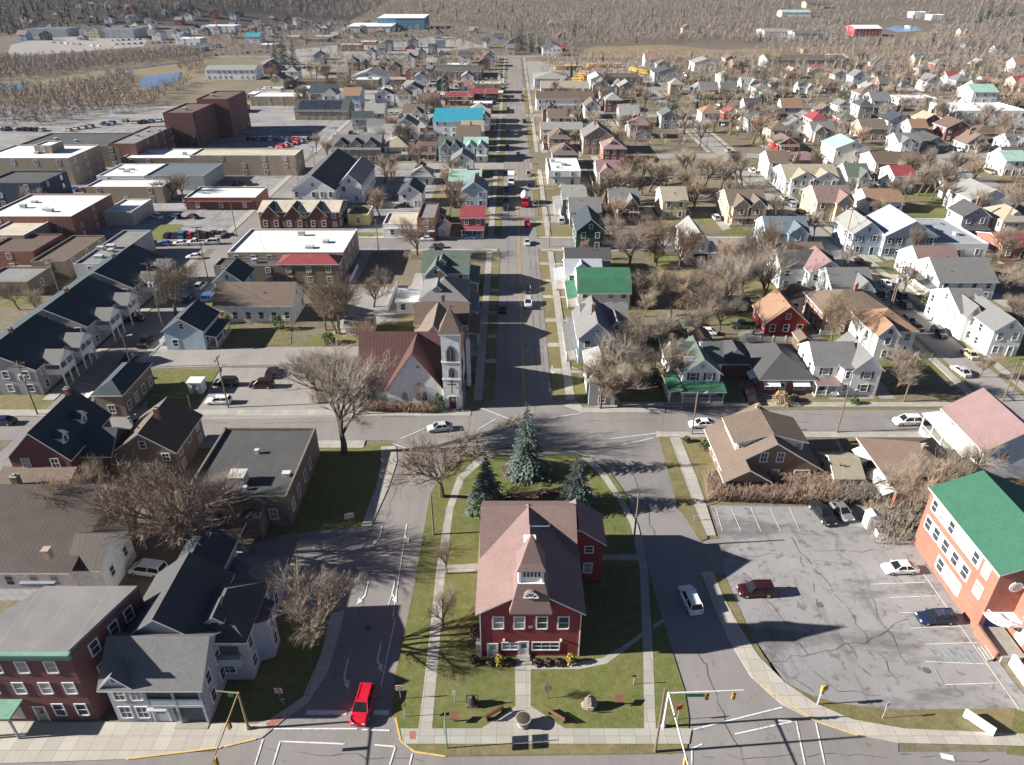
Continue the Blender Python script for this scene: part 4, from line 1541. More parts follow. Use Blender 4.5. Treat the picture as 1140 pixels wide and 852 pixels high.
def bungalow():
    b = Bld("bungalow", "brown shingled bungalow with wide dormers and dark brick walls behind the hedge", "house", 38.5, 86.0, False)
    v = b.vol(-7.0, 6.9, 0, 10.2, 3.1, 'gy', 4.4, 'N', 'b', ov=.6)
    p = b.vol(-7.4, -1.2, -2.6, -.01, 2.7, 'gy', 1.9, 'N', 'b', ov=.45)
    b.row('f', v, (-1.5, .9), 4.9, .9, 1.5, 'cross')
    b.row('f', v, (.6,), 1.9, .9, 1.5, 'cross')
    b.row('f', v, (4.6,), 1.9, 2.0, 1.1, 'cross')
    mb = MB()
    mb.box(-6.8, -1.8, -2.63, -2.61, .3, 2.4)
    mb.build("porch_opening", mat('recess', (.05, .045, .04)), b.root)  # dark sheet on the wall, painted shade instead of an open porch
    for s, name in ((-1, 'dormer'), (1, 'dormer')):
        d = MB()
        x0, x1 = sorted((s * 5.2, s * 1.2))
        prof = [(s * 5.0, 4.1), (s * 5.0, 6.0), (s * .6, 7.1), (s * 2.0, 5.4)]
        d.profile(prof, 'y', 2.3, 8.6)
        o = d.build(name, WHITE, b.root)
        q = MB()
        t = sorted([(s * 5.6, 5.95), (s * .1, 7.45)])
        q.strip([(u, z + .14) for u, z in t], t, 'y', 1.9, 9.0)
        q.build("dormer_roof", [mat(*ROOF['b'], .88, 'y'), WHITE], o)
        for y in (3.6, 4.9, 6.2, 7.5):
            add_window(o, (s * 5.0, y, 5.25), s * math.pi / 2, .8, .8, 'sash', None, True)
        add_window(o, (s * 4.2, 2.3, 5.3), 0, .8, .8, 'sash', None, True)
    for y in (2, 5, 8):
        b.win('l', v, y, 1.7, 1.0, 1.4)
    b.chimney(v, .5, .93, .5, 'Q', .3)
    b.chimney(v, .2, .97, -2.6, 'N', .4)
    b.landmark("brown bungalow")


bungalow()


def awning_house():
    b = Bld("house", "low brick house with brown hip roof and long white side awnings", "house", 59.8, 80.2, False)
    v = b.vol(-5.4, 5.6, 0, 12.6, 3.3, 'hip', 3.3, 'K', 'n', ov=.5)
    for y0, y1 in ((.6, 3.0), (3.4, 6.0), (8.2, 11.8)):
        mb = MB()
        mb.strip([(-6.9, 2.0), (-5.42, 2.75)], [(-6.9, 1.9), (-5.42, 2.65)], 'y', y0, y1)
        mb.build("awning", [WHITE, WHITE], b.root)
        b.win('l', v, (y0 + y1) / 2, 1.4, 1.4, 1.2, 'cross')
    b.row('f', v, (-2.5, 2.5), 1.6, 1.1, 1.3)
    b.chimney(v, .5, .45, .5)
    b.landmark("white-awning brick house")


awning_house()


def pink_house():
    b = Bld("house", "white house with big pink shingle roof and long open side porch", "house", 75.5, 87.5, False)
    v = b.vol(-5.2, 5.2, 0, 11.5, 5.2, 'gy', 3.6, 'W', 'p', ov=.5)
    b.row('f', v, (-2, 2.5), 4, .9, 1.4)
    b.row('l', v, (2, 5, 8.5), 4.0)
    f = b.porch(-7.8, -5.21, .3, 12.2, 3.6, 'w', .9, 5, True, 'l', .35)
    mb = MB()
    mb.box(-7.9, -7.8, .2, 9.5, 0.2, 1.4)
    mb.build("porch_skirt", WHITE, f)
    mb = MB()
    for k in range(5):
        mb.box(-9.2 + k * .28, -7.9, -1.2, .1, 0, .18 + .18 * k)
    mb.build("step", mat('paving', (.3, .12, .08)), b.root)
    b.landmark("pink-roofed house")


pink_house()


def green_porch_house():
    b = Bld("house", "white gabled house with bright green wraparound porch roof and dark shutters", "house", 33.6, 111.0, False)
    v = b.vol(-3.3, 3.3, 0, 9, 5.2, 'gy', 2.7, 'W', 'q', ov=.45)
    c = b.vol(-4.4, 4.6, 4.0, 9.4, 5.2, 'gx', 2.7, 'W', 'q', ov=.4)
    b.row('f', v, (-1.5, 1.4), 4.4, .95, 1.4, 'shutter')
    b.row('f', v, (-1.5, 1.6), 1.9, 1.0, 1.5)
    b.win('f', v, 0, 6.5, .6, .7)
    b.row('l', v, (2.0,), 4.3)
    b.row('l', c, (5.2, 8.0), 4.3)
    b.row('l', c, (5.2, 8.0), 1.8)
    b.porch(-3.6, 3.8, -2.5, -.01, 2.6, 'e', .5, 4, True, 'f', .55)
    b.porch(-5.9, -3.61, -2.4, 3.9, 2.6, 'e', .5, 3, True, 'l', .5)
    add_door(b.root, (.1, 0, .5), 0, (.5, .48, .44), 1, 2.0, False)
    b.chimney(v, .62, .62, .3, 'w', .3)
    mb = MB()
    mb.profile([(1.5, 5.7), (1.5, 6.6), (2.4, 7.1), (3.2, 6.6), (3.2, 5.7)], 'x', -2.7, -1.0)
    mb.build("dormer", WHITE, b.root)
    b.landmark("green-porch house")


green_porch_house()


def ranch():
    b = Bld("house", "low brick ranch house with broad grey hip roof and white awnings", "house", 49.5, 112.6, False)
    v = b.vol(-4.6, 4.8, 0, 13, 3.0, 'hip', 2.9, 'K', 'd', ov=.6)
    w = b.vol(-9.2, -4.61, 6.0, 14.5, 2.9, 'hip', 1.8, 'K', 'd', ov=.5)
    e = b.vol(4.81, 8.2, 4.5, 11.0, 2.9, 'hip', 1.4, 'K', 'd', ov=.4)
    for u in (-2.7, 2.6):
        b.win('f', v, u, 1.5, 1.8, 1.1, 'cross')
        mb = MB()
        mb.strip([(-1.2, 2.1), (-.02, 2.75)], [(-1.2, 2.02), (-.02, 2.67)], 'x', u - 1.5, u + 1.5)
        mb.build("awning", [WHITE, WHITE], b.root)
    mb = MB()
    mb.strip([(-5.9, 2.0), (-4.62, 2.7)], [(-5.9, 1.92), (-4.62, 2.62)], 'y', 1.6, 4.4)
    mb.build("awning", [WHITE, WHITE], b.root)
    add_door(b.root, (-.5, 0, .2), 0, (.5, .48, .44), 1, 2.05, False)
    b.row('l', v, (2.9,), 1.5, 1.4, 1.1, 'cross')
    b.row('f', e, (6.5,), 1.6, 1.4, 1.2, 'cross')
    mb = MB()
    mb.box(4.85, 5.55, 3.4, 4.2, 0, 5.3)
    mb.box(4.8, 5.6, 3.35, 4.25, 5.3, 5.42)
    mb.build("chimney", mat(*WALL['O']), b.root)
    b.landmark("brick ranch house")


ranch()


def white_corner_house():
    b = Bld("house", "tall white house with grey roof, bay front and black shutters by the junction", "house", 59.5, 111.6, False)
    v = b.vol(-5.2, 2.4, 1.5, 9.5, 5.6, 'gx', 2.6, 'W', 'g', ov=.4)
    w = b.vol(1.2, 6.2, 0, 9.8, 5.6, 'gy', 2.5, 'W', 'g', ov=.4)
    bay = MB()
    bay.prism([(-.9, 1.5), (-.4, .1), (1.2, .1), (1.19, 1.5)], -.1, 5.5)
    by = bay.build("bay", mat(*WALL['W']), b.root)
    q = MB()
    q.prism([(-1.2, 1.5), (-.6, -.2), (1.3, -.2), (1.3, 1.5)], 5.5, 5.75)
    q.build("bay_roof", mat(*ROOF['g']), by)
    for z in (1.7, 4.3):
        add_window(by, (.4, .1, z), 0, .7, 1.3, 'sash', None, True)
        b.row('f', w, (3.8,), z, 1.2, 1.3, 'shutter')
        b.row('l', v, (3.5, 7.0), z)
    b.row('f', v, (-3,), 4.3, 1.1, 1.3, 'shutter')
    b.porch(-4.9, -1.0, -.5, 1.49, 2.5, 'h', .4, 3, True)
    add_door(b.root, (-3, 1.5, .4), 0, (.1, .1, .11), 1, 2, False)
    b.landmark("white corner house")


white_corner_house()


# ------------------------------------------------------------------ town houses, upper left street
def row_houses():
    for k, (y0, y1, lab) in enumerate(((112, 127, "nearest"), (130, 147, "middle"), (150, 168, "farthest"))):
        b = Bld("row_house", f"{lab} of three dark-roofed row houses with white double-deck porches", "house", -92, y0, True, "row houses along the west street")
        v = b.vol(-7.6, 7.0, 0, y1 - y0, 5.4, 'gy', 3.6, 'G', 's', ov=.5)
        b.auto(v, 'fr', door=False, pitch=3.6)
        for yy in ((y1 - y0) * .32, (y1 - y0) * .78):
            p = b.vol(7.01, 10.0, yy - 2.2, yy + 2.2, 5.2, 'gx', 1.6, 'W', 'g', z0=5.0, ov=.3)
            mb = MB()
            mb.box(7.02, 10.0, yy - 2.2, yy + 2.2, 2.7, 2.95)
            mb.box(9.9, 10.0, yy - 2.2, yy + 2.2, 2.95, 3.85)
            mb.box(7.02, 9.9, yy - 2.2, yy - 2.1, 2.95, 3.85)
            deck = mb.build("porch", WHITE, b.root)
            m2 = MB()
            m2.box(-.12, .12, -.12, .12, 0, 5.1)
            me = m2.mesh("post", WHITE)
            for q in (-2.05, 0, 2.05):
                put("post", me, deck, (9.85, yy + q, 0))
        b.chimney(v, .5, .5, .8)
        b.landmark(f"{lab} dark-roofed row house")


row_houses()

# ------------------------------------------------------------------ surveyed buildings: xl, xr, y of the front wall at level z, depth, eave height, roof, rise, wall, roof, label
T = [
    # left, near
    (926, 956, 546, 0, 6, 2.5, 'gx', 1.5, 'C', 'y', "cream garage in the brush behind the end of the red hedge", 'n'),
    (130, 197, 512, 3, 10, 4.6, 'gy', 3.2, 'M', 'v', "dark brown gabled house between the red gables and the stone building", 'c'),
    (104, 135, 440, 4.4, 11, 4.4, 'hip', 1.6, 'M', 's', "small dark stone house on the corner beside the green lawn", 'n'),
    (187, 230, 390, 0, 9, 4.4, 'gy', 2.6, 'B', 's', "pale blue gabled house with dark teal roof facing the car park", 'ni'),
    (238, 325, 339.5, 4.1, 9, 4.1, 'gx', 3.4, 'w', 'b', "long white hall with brown roof and tall narrow windows", 'n'),
    (238, 270, 316, 4, 8, 4.6, 'gy', 2.6, 'B', 's', "little blue-roofed house tucked behind the long white hall", 'n'),
    (384, 414, 363, 2.6, 5, 2.6, 'gx', 1.4, 'E', 'g', "weathered garage shed behind the white church", 'n'),
    (441, 470, 336, 2.8, 5, 2.8, 'sx', 1.0, 'W', 'w', "white lean-to shed beside the grey street houses", 'n'),
    (462, 520, 362, 5, 10, 5.2, 'gx', 2.6, 'T', 'n', "brown-roofed house right behind the church tower", 'ci'),
    (468, 519, 335, 5.5, 11, 5.6, 'hip', 3.0, 'G', 'g', "grey hip-roofed house second behind the church tower", 'dci'),
    (470, 521, 304, 5.5, 12, 5.6, 'gx', 3.2, 'V', 'q', "grey-green house with pointed dormer by the second street", 'dgi'),
    # block across the second street, left
    (426, 466, 249.6, 4, 11, 4.1, 'flat', 0, 'w', 'c', "white shopfront with cream flat roof on the second street", 'F'),
    (464, 484, 243, 6.5, 15, 6.6, 'flat', 0, 'K', 'a', "two-storey brick shop beside the cream-roofed shopfront", 'F'),
    (488, 500, 264, 0, 5, 2.6, 'gy', 1.4, 'W', 'w', "tiny white gabled shed beside the brick shop", ''),
    (513, 539, 251, 3.4, 9, 5.6, 'sx', .8, 'K', 'r', "brick shop with red metal roof and porch on the corner", 'p'),
    (515, 542, 231, 0, 11, 5.4, 'gy', 2.8, 'B', 'f', "pale blue gabled house behind the red-roofed shop", 'c'),
    (445, 470, 231, 0, 10, 4.6, 'gy', 2.6, 'W', 's', "white gabled cottage with dark roof beside a parking court", ''),
    (459, 481, 206, 0, 9, 3, 'hip', 2.8, 'B', 'l', "low hip-roofed blue house with pale roof", ''),
    (500, 535, 202, 5, 12, 5.2, 'gx', 2.4, 'C', 'm', "cream house with mint green roof at the third street corner", 'c'),
    (328, 375, 233, 0, 40, 6.2, 'gy', 4.4, 'w', 'd', "big grey-roofed church hall with white walls", 'n'),
    (378, 404, 226, 0, 26, 6.0, 'gy', 3.4, 'w', 'l', "white wing with many windows beside the grey-roofed hall", 'n'),
    (291, 379, 255, 0, 12, 5.2, 'gx', 1.6, 'k', 'c', "dark red brick row with three pointed front gables", 'n3'),
    (388, 411, 251, 0, 9, 3.4, 'flat', 0, 'Y', 'b', "small ochre flat-roofed store beside the gabled brick row", 'n'),
    (370, 424, 180, 0, 14, 5.0, 'gx', 4.0, 'Q', 'g', "tan brick building with three dark roof dormers", 'nD'),
    (429, 455, 178, 0, 11, 5, 'hip', 3.2, 'C', 'y', "house with cream hip roof on the third street", 'p'),
    (459, 486, 178, 0, 12, 5.4, 'flat', 0, 'N', 'n', "brown flat-roofed house with front porch on the third street", 'p'),
    (489, 514, 180, 0, 11, 5.6, 'gx', 3, 'V', 'q', "grey house with twin front gables on the third street", 'gGp'),
    (515, 543, 180, 0, 11, 5.4, 'gx', 3, 'W', 'm', "white house with pale mint roof and twin gables", 'gGp'),
    (483, 537, 154, 0, 16, 7.4, 'sx', 3.0, 'w', 't', "white two-storey block with turquoise metal roof", 'n'),
    # downtown, left
    (253, 382, 281, 6.4, 18.5, 6.4, 'flat', 0, 'Q', 'w', "large tan building with broad white flat roof", 'nu'),
    (-25, 76, 176, 9.5, 22, 9.5, 'flat', 0, 'Q', 'w', "tan brick store with white flat roof and penthouse", 'nu'),
    (37, 56, 162, 12, 8, 12, 'flat', 0, 'Q', 'w', "tan brick stair penthouse rising behind the white-roofed store", 'n'),
    (15, 132, 163, 8, 26, 8, 'flat', 0, 'M', 'k', "long dark flat-roofed block behind the tan brick store", 'nu'),
    (120, 150, 160, 9, 36, 9, 'flat', 0, 'K', 'a', "red brick block at the end of the dark flat-roofed row", 'nu'),
    (-20, 44, 204, 8, 16, 8, 'flat', 0, 'L', 'k', "dark blue glass building at the edge of downtown", 'n'),
    (134, 215, 176, 5, 17, 5, 'flat', 0, 'M', 'w', "low brown building with long white flat roof", 'nu'),
    (211, 328, 173, 7.5, 12, 7.5, 'flat', 0, 'Q', 'c', "very long tan brick warehouse with pale ribbed roof", 'n'),
    (107, 160, 196, 5, 18, 5, 'flat', 0, 'w', 'w', "white box building with bright white roof downtown", 'nu'),
    (160, 226, 196, 5, 19, 5, 'flat', 0, 'F', 'f', "grey-blue low roofed building beside the white box building", 'n'),
    (94, 180, 208, 5.5, 10, 5.5, 'flat', 0, 'Q', 'w', "tan long building with white roof and bare trees beside it", 'n'),
    (205, 284, 220, 4, 13, 4, 'flat', 0, 'k', 'w', "low dark brick building with white roof beside the parking lot", 'nF'),
    (-20, 79, 241, 7.5, 23, 7.5, 'flat', 0, 'K', 'w', "red brick store with stepped front and white flat roof", 'nu'),
    (114, 146, 236, 4.2, 14, 4.2, 'flat', 0, 'E', 'w', "small cream annex with white roof beside the red brick store", 'n'),
    (-20, 26, 262, 6, 18, 6, 'flat', 0, 'Q', 'c', "plain tan building with cream flat roof at the left edge", 'n'),
    (81, 116, 294, 5.6, 26, 5.6, 'flat', 0, 'F', 'a', "grey metal-sided building with long flat roof", 'nu'),
    (33, 72, 291, 4.6, 20, 4.6, 'flat', 0, 'M', 'n', "brown flat-roofed store beside the grey metal-sided building", 'n'),
    (-20, 36, 280, 5.4, 14, 5.4, 'flat', 0, 'K', 'n', "brick back building below the plain tan building", 'n'),
    (-25, 30, 314, 3.6, 10, 3.6, 'flat', 0, 'M', 'a', "low store with blue canopy at the left edge", 'na'),
    (219, 258, 137, 20, 22, 20, 'flat', 0, 'k', 'n', "", ''),
    (230, 285, 89, 0, 18, 6.5, 'gx', 2, 'w', 'l', "white warehouse with grey roof beside the marsh", 'n'),
    # right side of the main street
    (684, 655, 452, 0, 11, 5, 'hip', 2.4, 'G', 'l', "pale grey hip-roofed house behind the bare corner trees", 'n'),
    (643, 682, 405, 0, 13, 5.6, 'gy', 3.2, 'B', 'g', "blue-white gabled house with tall side chimney on the main street", 'ci'),
    (648, 699, 365, 4.8, 10, 4.8, 'gx', 3.0, 'G', 'g', "grey cross-gabled house between the green roof and blue-white gable", 'Gi'),
    (644, 702, 324.5, 4.6, 11, 4.6, 'mx', 3.4, 'w', 'e', "house with big bright green gambrel roof on the main street", 'ni'),
    (630, 670, 305, 4.6, 9, 4.6, 'gx', 2.0, 'W', 'x', "white-roofed house with blue dormer beside the green gambrel roof", 'di'),
    (630, 680, 289, 4.4, 8, 4.4, 'gx', 1.6, 'G', 'd', "low dark grey roofed house on the second street corner", 'n'),
    (641, 672, 279, 0, 13, 5.6, 'gy', 3.2, 'D', 's', "dark green gabled house with pale left roof edge", 'n'),
    (634, 668, 252, 0, 11, 4.6, 'gx', 2.6, 'G', 'g', "grey house with plain grey roof behind the dark green gable", ''),
    (626, 652, 242, 0, 14, 5.8, 'gx', 2.4, 'D', 'l', "dark green house under a pale cream roof", 'i'),
    (678, 710, 244, 0, 12, 4.6, 'gx', 3.2, 'K', 'g', "red brick house with grey cross gables and white trim", 'Gp'),
    (736, 763, 244, 0, 12, 5.8, 'gx', 2.6, 'C', 'y', "tall cream house with pale roof on the second street", 'n'),
    (763, 786, 295, 0, 14, 6.2, 'gy', 2.6, 'W', 'l', "white house with mossy pale roof and curved front", 'n'),
    (771, 799, 295, 0, 9, 3.2, 'hip', 1.2, 'W', 'x', "low white annex joined to the mossy-roofed house", 'n'),
    (740, 768, 413, 0, 7, 2.6, 'sx', .8, 'W', 'e', "white garage with green metal roof beside the green-porch house", 'n'),
    (610, 646, 206, 0, 20, 5, 'flat', 0, 'w', 'w', "white storefront with flat white roof on the main street", 'Fu'),
    (611, 634, 168, 0, 12, 5, 'hip', 3, 'K', 'b', "brown hip-roofed brick house on the main street", 'dp'),
    (615, 643, 187, 0, 12, 5, 'hip', 3.2, 'M', 'b', "dark brick house with brown hip roof and white dormer", 'dp'),
    (649, 682, 172, 0, 15, 7, 'gy', 4, 'Q', 'g', "tall tan stone house with steep grey gable", 'c'),
    (602, 648, 157, 0, 12, 5, 'gx', 2, 'C', 'l', "long cream building with pale roof by the main street", 'F'),
    (671, 696, 182, 0, 12, 5.6, 'hip', 3, 'K', 'p', "brick house with salmon red hip roof", 'd'),
    (664, 695, 207, 0, 12, 5, 'gx', 2.6, 'P', 'p', "pale pink roofed house below the salmon hip roof", 'g'),
    (809, 850, 250, 0, 14, 5.8, 'gx', 3, 'T', 'b', "tan duplex with brown roof and front porch", 'gGp'),
    # right hand blocks
    (850, 896, 278, 0, 10, 5, 'gx', 2.8, 'B', 'f', "blue-grey metal-roofed house with white porch", 'G'),
    (862, 915, 306, 0, 10, 4.6, 'gx', 2.2, 'O', 'b', "long red-brown roofed brick house facing the back gardens", ''),
    (866, 925, 322, 0, 11, 5.2, 'gx', 2.8, 'W', 'd', "white-sided house with wide dark grey roof", 'n'),
    (897, 936, 328, 0, 10, 5.6, 'gy', 2.8, 'W', 'p', "white gabled house with salmon pink roof", ''),
    (921, 966, 345, 0, 10, 5.4, 'gx', 2.8, 'W', 'g', "white house with grey roof directly behind the brick hip house", 'G'),
    (851, 896, 373, 0, 9, 3.0, 'gy', 3.6, 'R', 'o', "bright red barn-like house with orange-brown roof", 'n'),
    (912, 988, 372, 0, 11, 4.8, 'hip', 3, 'K', 'b', "two-storey brick house with brown hip roof and chimney", 'c'),
    (963, 1012, 397, 0, 9, 5.6, 'hip', 2.8, 'W', 'o', "white house with orange-brown roof behind the white corner house", 'g'),
    (876, 910, 348, 0, 7, 2.8, 'gy', 1.2, 'W', 'n', "grey-white garage with carport beside the red barn house", 'n'),
    (945, 977, 284, 0, 13, 6, 'gy', 3, 'B', 'l', "pale blue tall house with grey-green roof on the east street", 's'),
    (980, 1037, 286, 0, 15, 5.8, 'gy', 4, 'B', 'x', "wide pale blue gabled house with light grey roof", 's'),
    (1035, 1096, 287, 0, 22, 4, 'flat', 0, 'w', 'x', "low white flat-roofed shop behind the pale blue gables", 'u'),
    (1020, 1064, 318, 0, 12, 4.6, 'gx', 3.4, 'W', 'h', "white gabled house with red-brown roof on the east street", ''),
    (1040, 1103, 334, 0, 13, 4.6, 'gx', 3.4, 'W', 'g', "house with long grey roof and brick-red gable front", 'i'),
    (1060, 1094, 376, 0, 12, 5.8, 'gx', 2.8, 'W', 'g', "white twin-gabled house facing the east street", 'gG'),
    (1097, 1130, 397, 0, 11, 5.8, 'gy', 2.4, 'W', 'g', "white flat-fronted house beside the twin-gabled house", ''),
    (1112, 1145, 288, 0, 12, 3.4, 'gx', 1.6, 'O', 'r', "low brick house with red roof at the right edge", ''),
    (1110, 1142, 266, 0, 12, 5, 'hip', 2.8, 'C', 'y', "tan house with pale yellow hip roof at the right edge", 'd'),
    (1075, 1121, 244, 0, 14, 6, 'gy', 3, 'W', 'l', "tall white house with grey roof beside the wide lawn", 's'),
    (963, 1003, 238, 0, 11, 4, 'gx', 2.4, 'W', 'o', "white house with orange-brown roof on the wide lawn", ''),
    (906, 945, 246, 0, 13, 6, 'gx', 3.2, 'T', 'h', "tan house with red-brown cross gables on the east street", 'G'),
    (872, 930, 216, 0, 14, 5.4, 'gx', 3, 'W', 'y', "wide white house with tan roof and twin gables", 'gG'),
    (882, 914, 190, 0, 10, 4, 'hip', 2, 'T', 'p', "low tan house with pinkish hip roof near the lawn", ''),
    (926, 964, 186, 0, 14, 7, 'gy', 2.8, 'W', 'm', "tall white house with mint green roof", ''),
    (972, 1026, 197, 0, 14, 5, 'gx', 2.6, 'C', 'n', "long tan apartment house with brown roof", 'n'),
    (997, 1022, 172, 0, 11, 5, 'gx', 2.6, 'W', 'g', "white cottage with front gable above the tan apartments", 'g'),
    (1115, 1140, 196, 0, 12, 5.6, 'gx', 2.4, 'W', 'm', "white house with teal green roof at the right edge", ''),
    (856, 878, 158, 0, 11, 5, 'hip', 3, 'C', 'b', "cream house with brown hip roof on the third street", 'p'),
    (874, 896, 154, 0, 11, 5.6, 'gy', 3, 'W', 'g', "white gabled house with grey roof above the third street", ''),
    (902, 928, 159, 0, 11, 5, 'gx', 3, 'P', 'g', "pink-walled house with grey roof and front gable", 'g'),
    (957, 985, 156, 0, 12, 5, 'gx', 3, 'T', 'b', "tan house with brown roof above the mint green roof", ''),
    (1050, 1078, 158, 0, 12, 6, 'gy', 3, 'k', 'n', "dark brick gabled house beside the third street", 'c'),
    (1084, 1112, 160, 0, 12, 4.4, 'hip', 2.6, 'T', 'n', "tan house with dark brown hip roof and wide porch", 'p'),
    (1000, 1041, 117, 0, 14, 3.6, 'flat', 0, 'w', 'w', "long low white building with flat roof amid trees", 'n'),
    (1061, 1140, 140, 0, 26, 7, 'flat', 0, 'w', 'w', "big white commercial block with flat roof", 'nu'),
    (1078, 1106, 122, 0, 16, 9, 'gx', 3, 'w', 'm', "tall white hall with pale green roof behind the commercial block", 'n'),
    (853, 940, 76, 0, 22, 6, 'gx', 2.5, 'F', 'n', "long grey and red depot shed with brown roof", 'n'),
    (926, 943, 75, 0, 22, 6.5, 'gx', 2.0, 'R', 'x', "red and white end bay of the long depot shed", 'n'),
    (950, 980, 41, 0, 26, 8, 'gx', 3, 'R', 'w', "red barn with white roof beside the pale pond", 'n'),
    (850, 880, 42, 0, 30, 6, 'gx', 2, 'w', 'l', "pale farm supply shed with grey roof", 'n'),
    (884, 912, 45, 0, 26, 6, 'gx', 2, 'F', 'q', "dark grey supply shed beside the pale farm supply shed", 'n'),
    (1016, 1030, 22, 0, 20, 9, 'flat', 0, 'w', 'w', "white cube building near the pale pond", 'n'),
    (1036, 1050, 24, 0, 20, 8, 'flat', 0, 'w', 'w', "second white cube building near the pale pond", 'n'),
    (870, 902, 20, 0, 24, 7, 'gx', 3, 'm', 'm', "pale green farm building on the far slope", 'n') if 'm' in WALL else (870, 902, 20, 0, 24, 7, 'gx', 3, 'w', 'm', "pale green farm building on the far slope", 'n'),
    (897, 918, 10, 0, 24, 8, 'gx', 3, 'T', 'n', "tan farm building with brown roof on the far slope", 'n'),
    # top centre
    (421, 473, 33, 0, 60, 13, 'sx', 1.5, 'Z', 'w', "tall bright blue industrial hall with white roof", 'n'),
    (387, 436, 36, 0, 50, 6, 'sx', 1.0, 'w', 'w', "long low white hall joined to the blue industrial hall", 'n'),
    (595, 634, 99, 0, 24, 6, 'hip', 3, 'F', 'l', "wide grey hip-roofed building by the main street", 'n'),
    (597, 660, 124, 0, 16, 6.4, 'gx', 2.6, 'w', 'n', "long brown-roofed building with white walls by the main street", 'F'),
    (602, 655, 110, 0, 14, 6, 'gx', 3, 'E', 'y', "tan building with cream roof behind the brown-roofed building", 'n'),
    (657, 675, 100, 0, 22, 6, 'gy', 2.4, 'w', 'x', "white gabled depot office beside the school buses", 'n'),
    (675, 715, 97, 0, 20, 6, 'flat', 0, 'M', 'n', "brown depot garage beside the white depot office", 'n'),
    (728, 758, 92, 0, 18, 6, 'gy', 3, 'F', 'd', "grey gabled depot workshop with dark roof", 'n'),
    (772, 800, 80, 0, 18, 6, 'gy', 3, 'w', 'l', "white gabled house with grey roof beyond the depot", 'n'),
    (452, 480, 89, 0, 20, 5, 'flat', 0, 'K', 'k', "brick end of a wide dark flat-roofed store", 'nu'),
    (478, 536, 89, 0, 40, 5, 'flat', 0, 'M', 'k', "wide dark flat-roofed store by the main street", 'nu'),
    (508, 535, 90, 0, 3, 5.6, 'flat', 0, 'K', 'r', "red shopfront of the wide dark store", 'nF'),
    (392, 428, 95, 0, 26, 5, 'gy', 3.5, 'w', 'l', "pale gabled industrial shed with grey roof", 'n'),
    (496, 527, 118, 0, 12, 5, 'gx', 1.6, 'k', 'r', "low brick store with long red metal roof", 'nF'),
    (524, 554, 114, 0, 12, 5, 'gx', 1.6, 'k', 'r', "second red metal-roofed store nearer the main street", 'nF'),
    (524, 548, 127, 0, 10, 5.4, 'flat', 0, 'k', 'w', "dark brick shop with white roof edge below the red roofs", 'n'),
    (449, 470, 110, 0, 12, 5, 'gy', 3, 'w', 'd', "white gabled house with dark roof by the store car park", 'n'),
    (329, 388, 134, 0, 18, 4.6, 'gx', 4, 'Q', 'd', "long tan building with solar panels on its dark roof", 'nS'),
    (383, 402, 121, 0, 14, 7, 'gx', 3, 'B', 'o', "tall pale blue house with orange roof", 'n'),
    (326, 386, 98, 0, 14, 4, 'flat', 0, 'M', 'n', "long low brown store behind the solar roof", 'n'),
    (280, 336, 118, 0, 18, 5, 'flat', 0, 'Q', 'w', "tan store with white roof left of the solar roof", 'n'),
    (346, 374, 114, 0, 12, 5, 'gx', 4, 'F', 's', "dark blue pointed roof between the solar roof and brown store", 'n'),
    (28, 76, 41, 0, 30, 8, 'flat', 0, 'F', 'f', "long grey-blue plaza store below the wooded hill", 'n'),
    (90, 150, 43, 0, 34, 9, 'flat', 0, 'F', 'f', "wide plaza store with blue-grey roof", 'n'),
    (97, 112, 44, 0, 12, 9, 'gy', 3, 'C', 'c', "cream entrance gable of the wide plaza store", 'n'),
    (170, 180, 46, 0, 16, 7, 'gy', 3, 'W', 'w', "bright white gabled house by the plaza", 'n'),
    (225, 262, 37, 0, 26, 7, 'flat', 0, 'w', 'w', "long white plaza shop at the highway", 'n'),
    (274, 290, 49, 0, 18, 6, 'gx', 3, 'W', 't', "white roadside house with teal roof at the highway", 'n'),
    (604, 624, 63, 0, 18, 7, 'gy', 4, 'w', 's', "white gabled house with dark roof at the end of the main street", 'c'),
    (700, 760, 37, 0, 20, 6, 'gx', 3, 'C', 'y', "", ''),
]


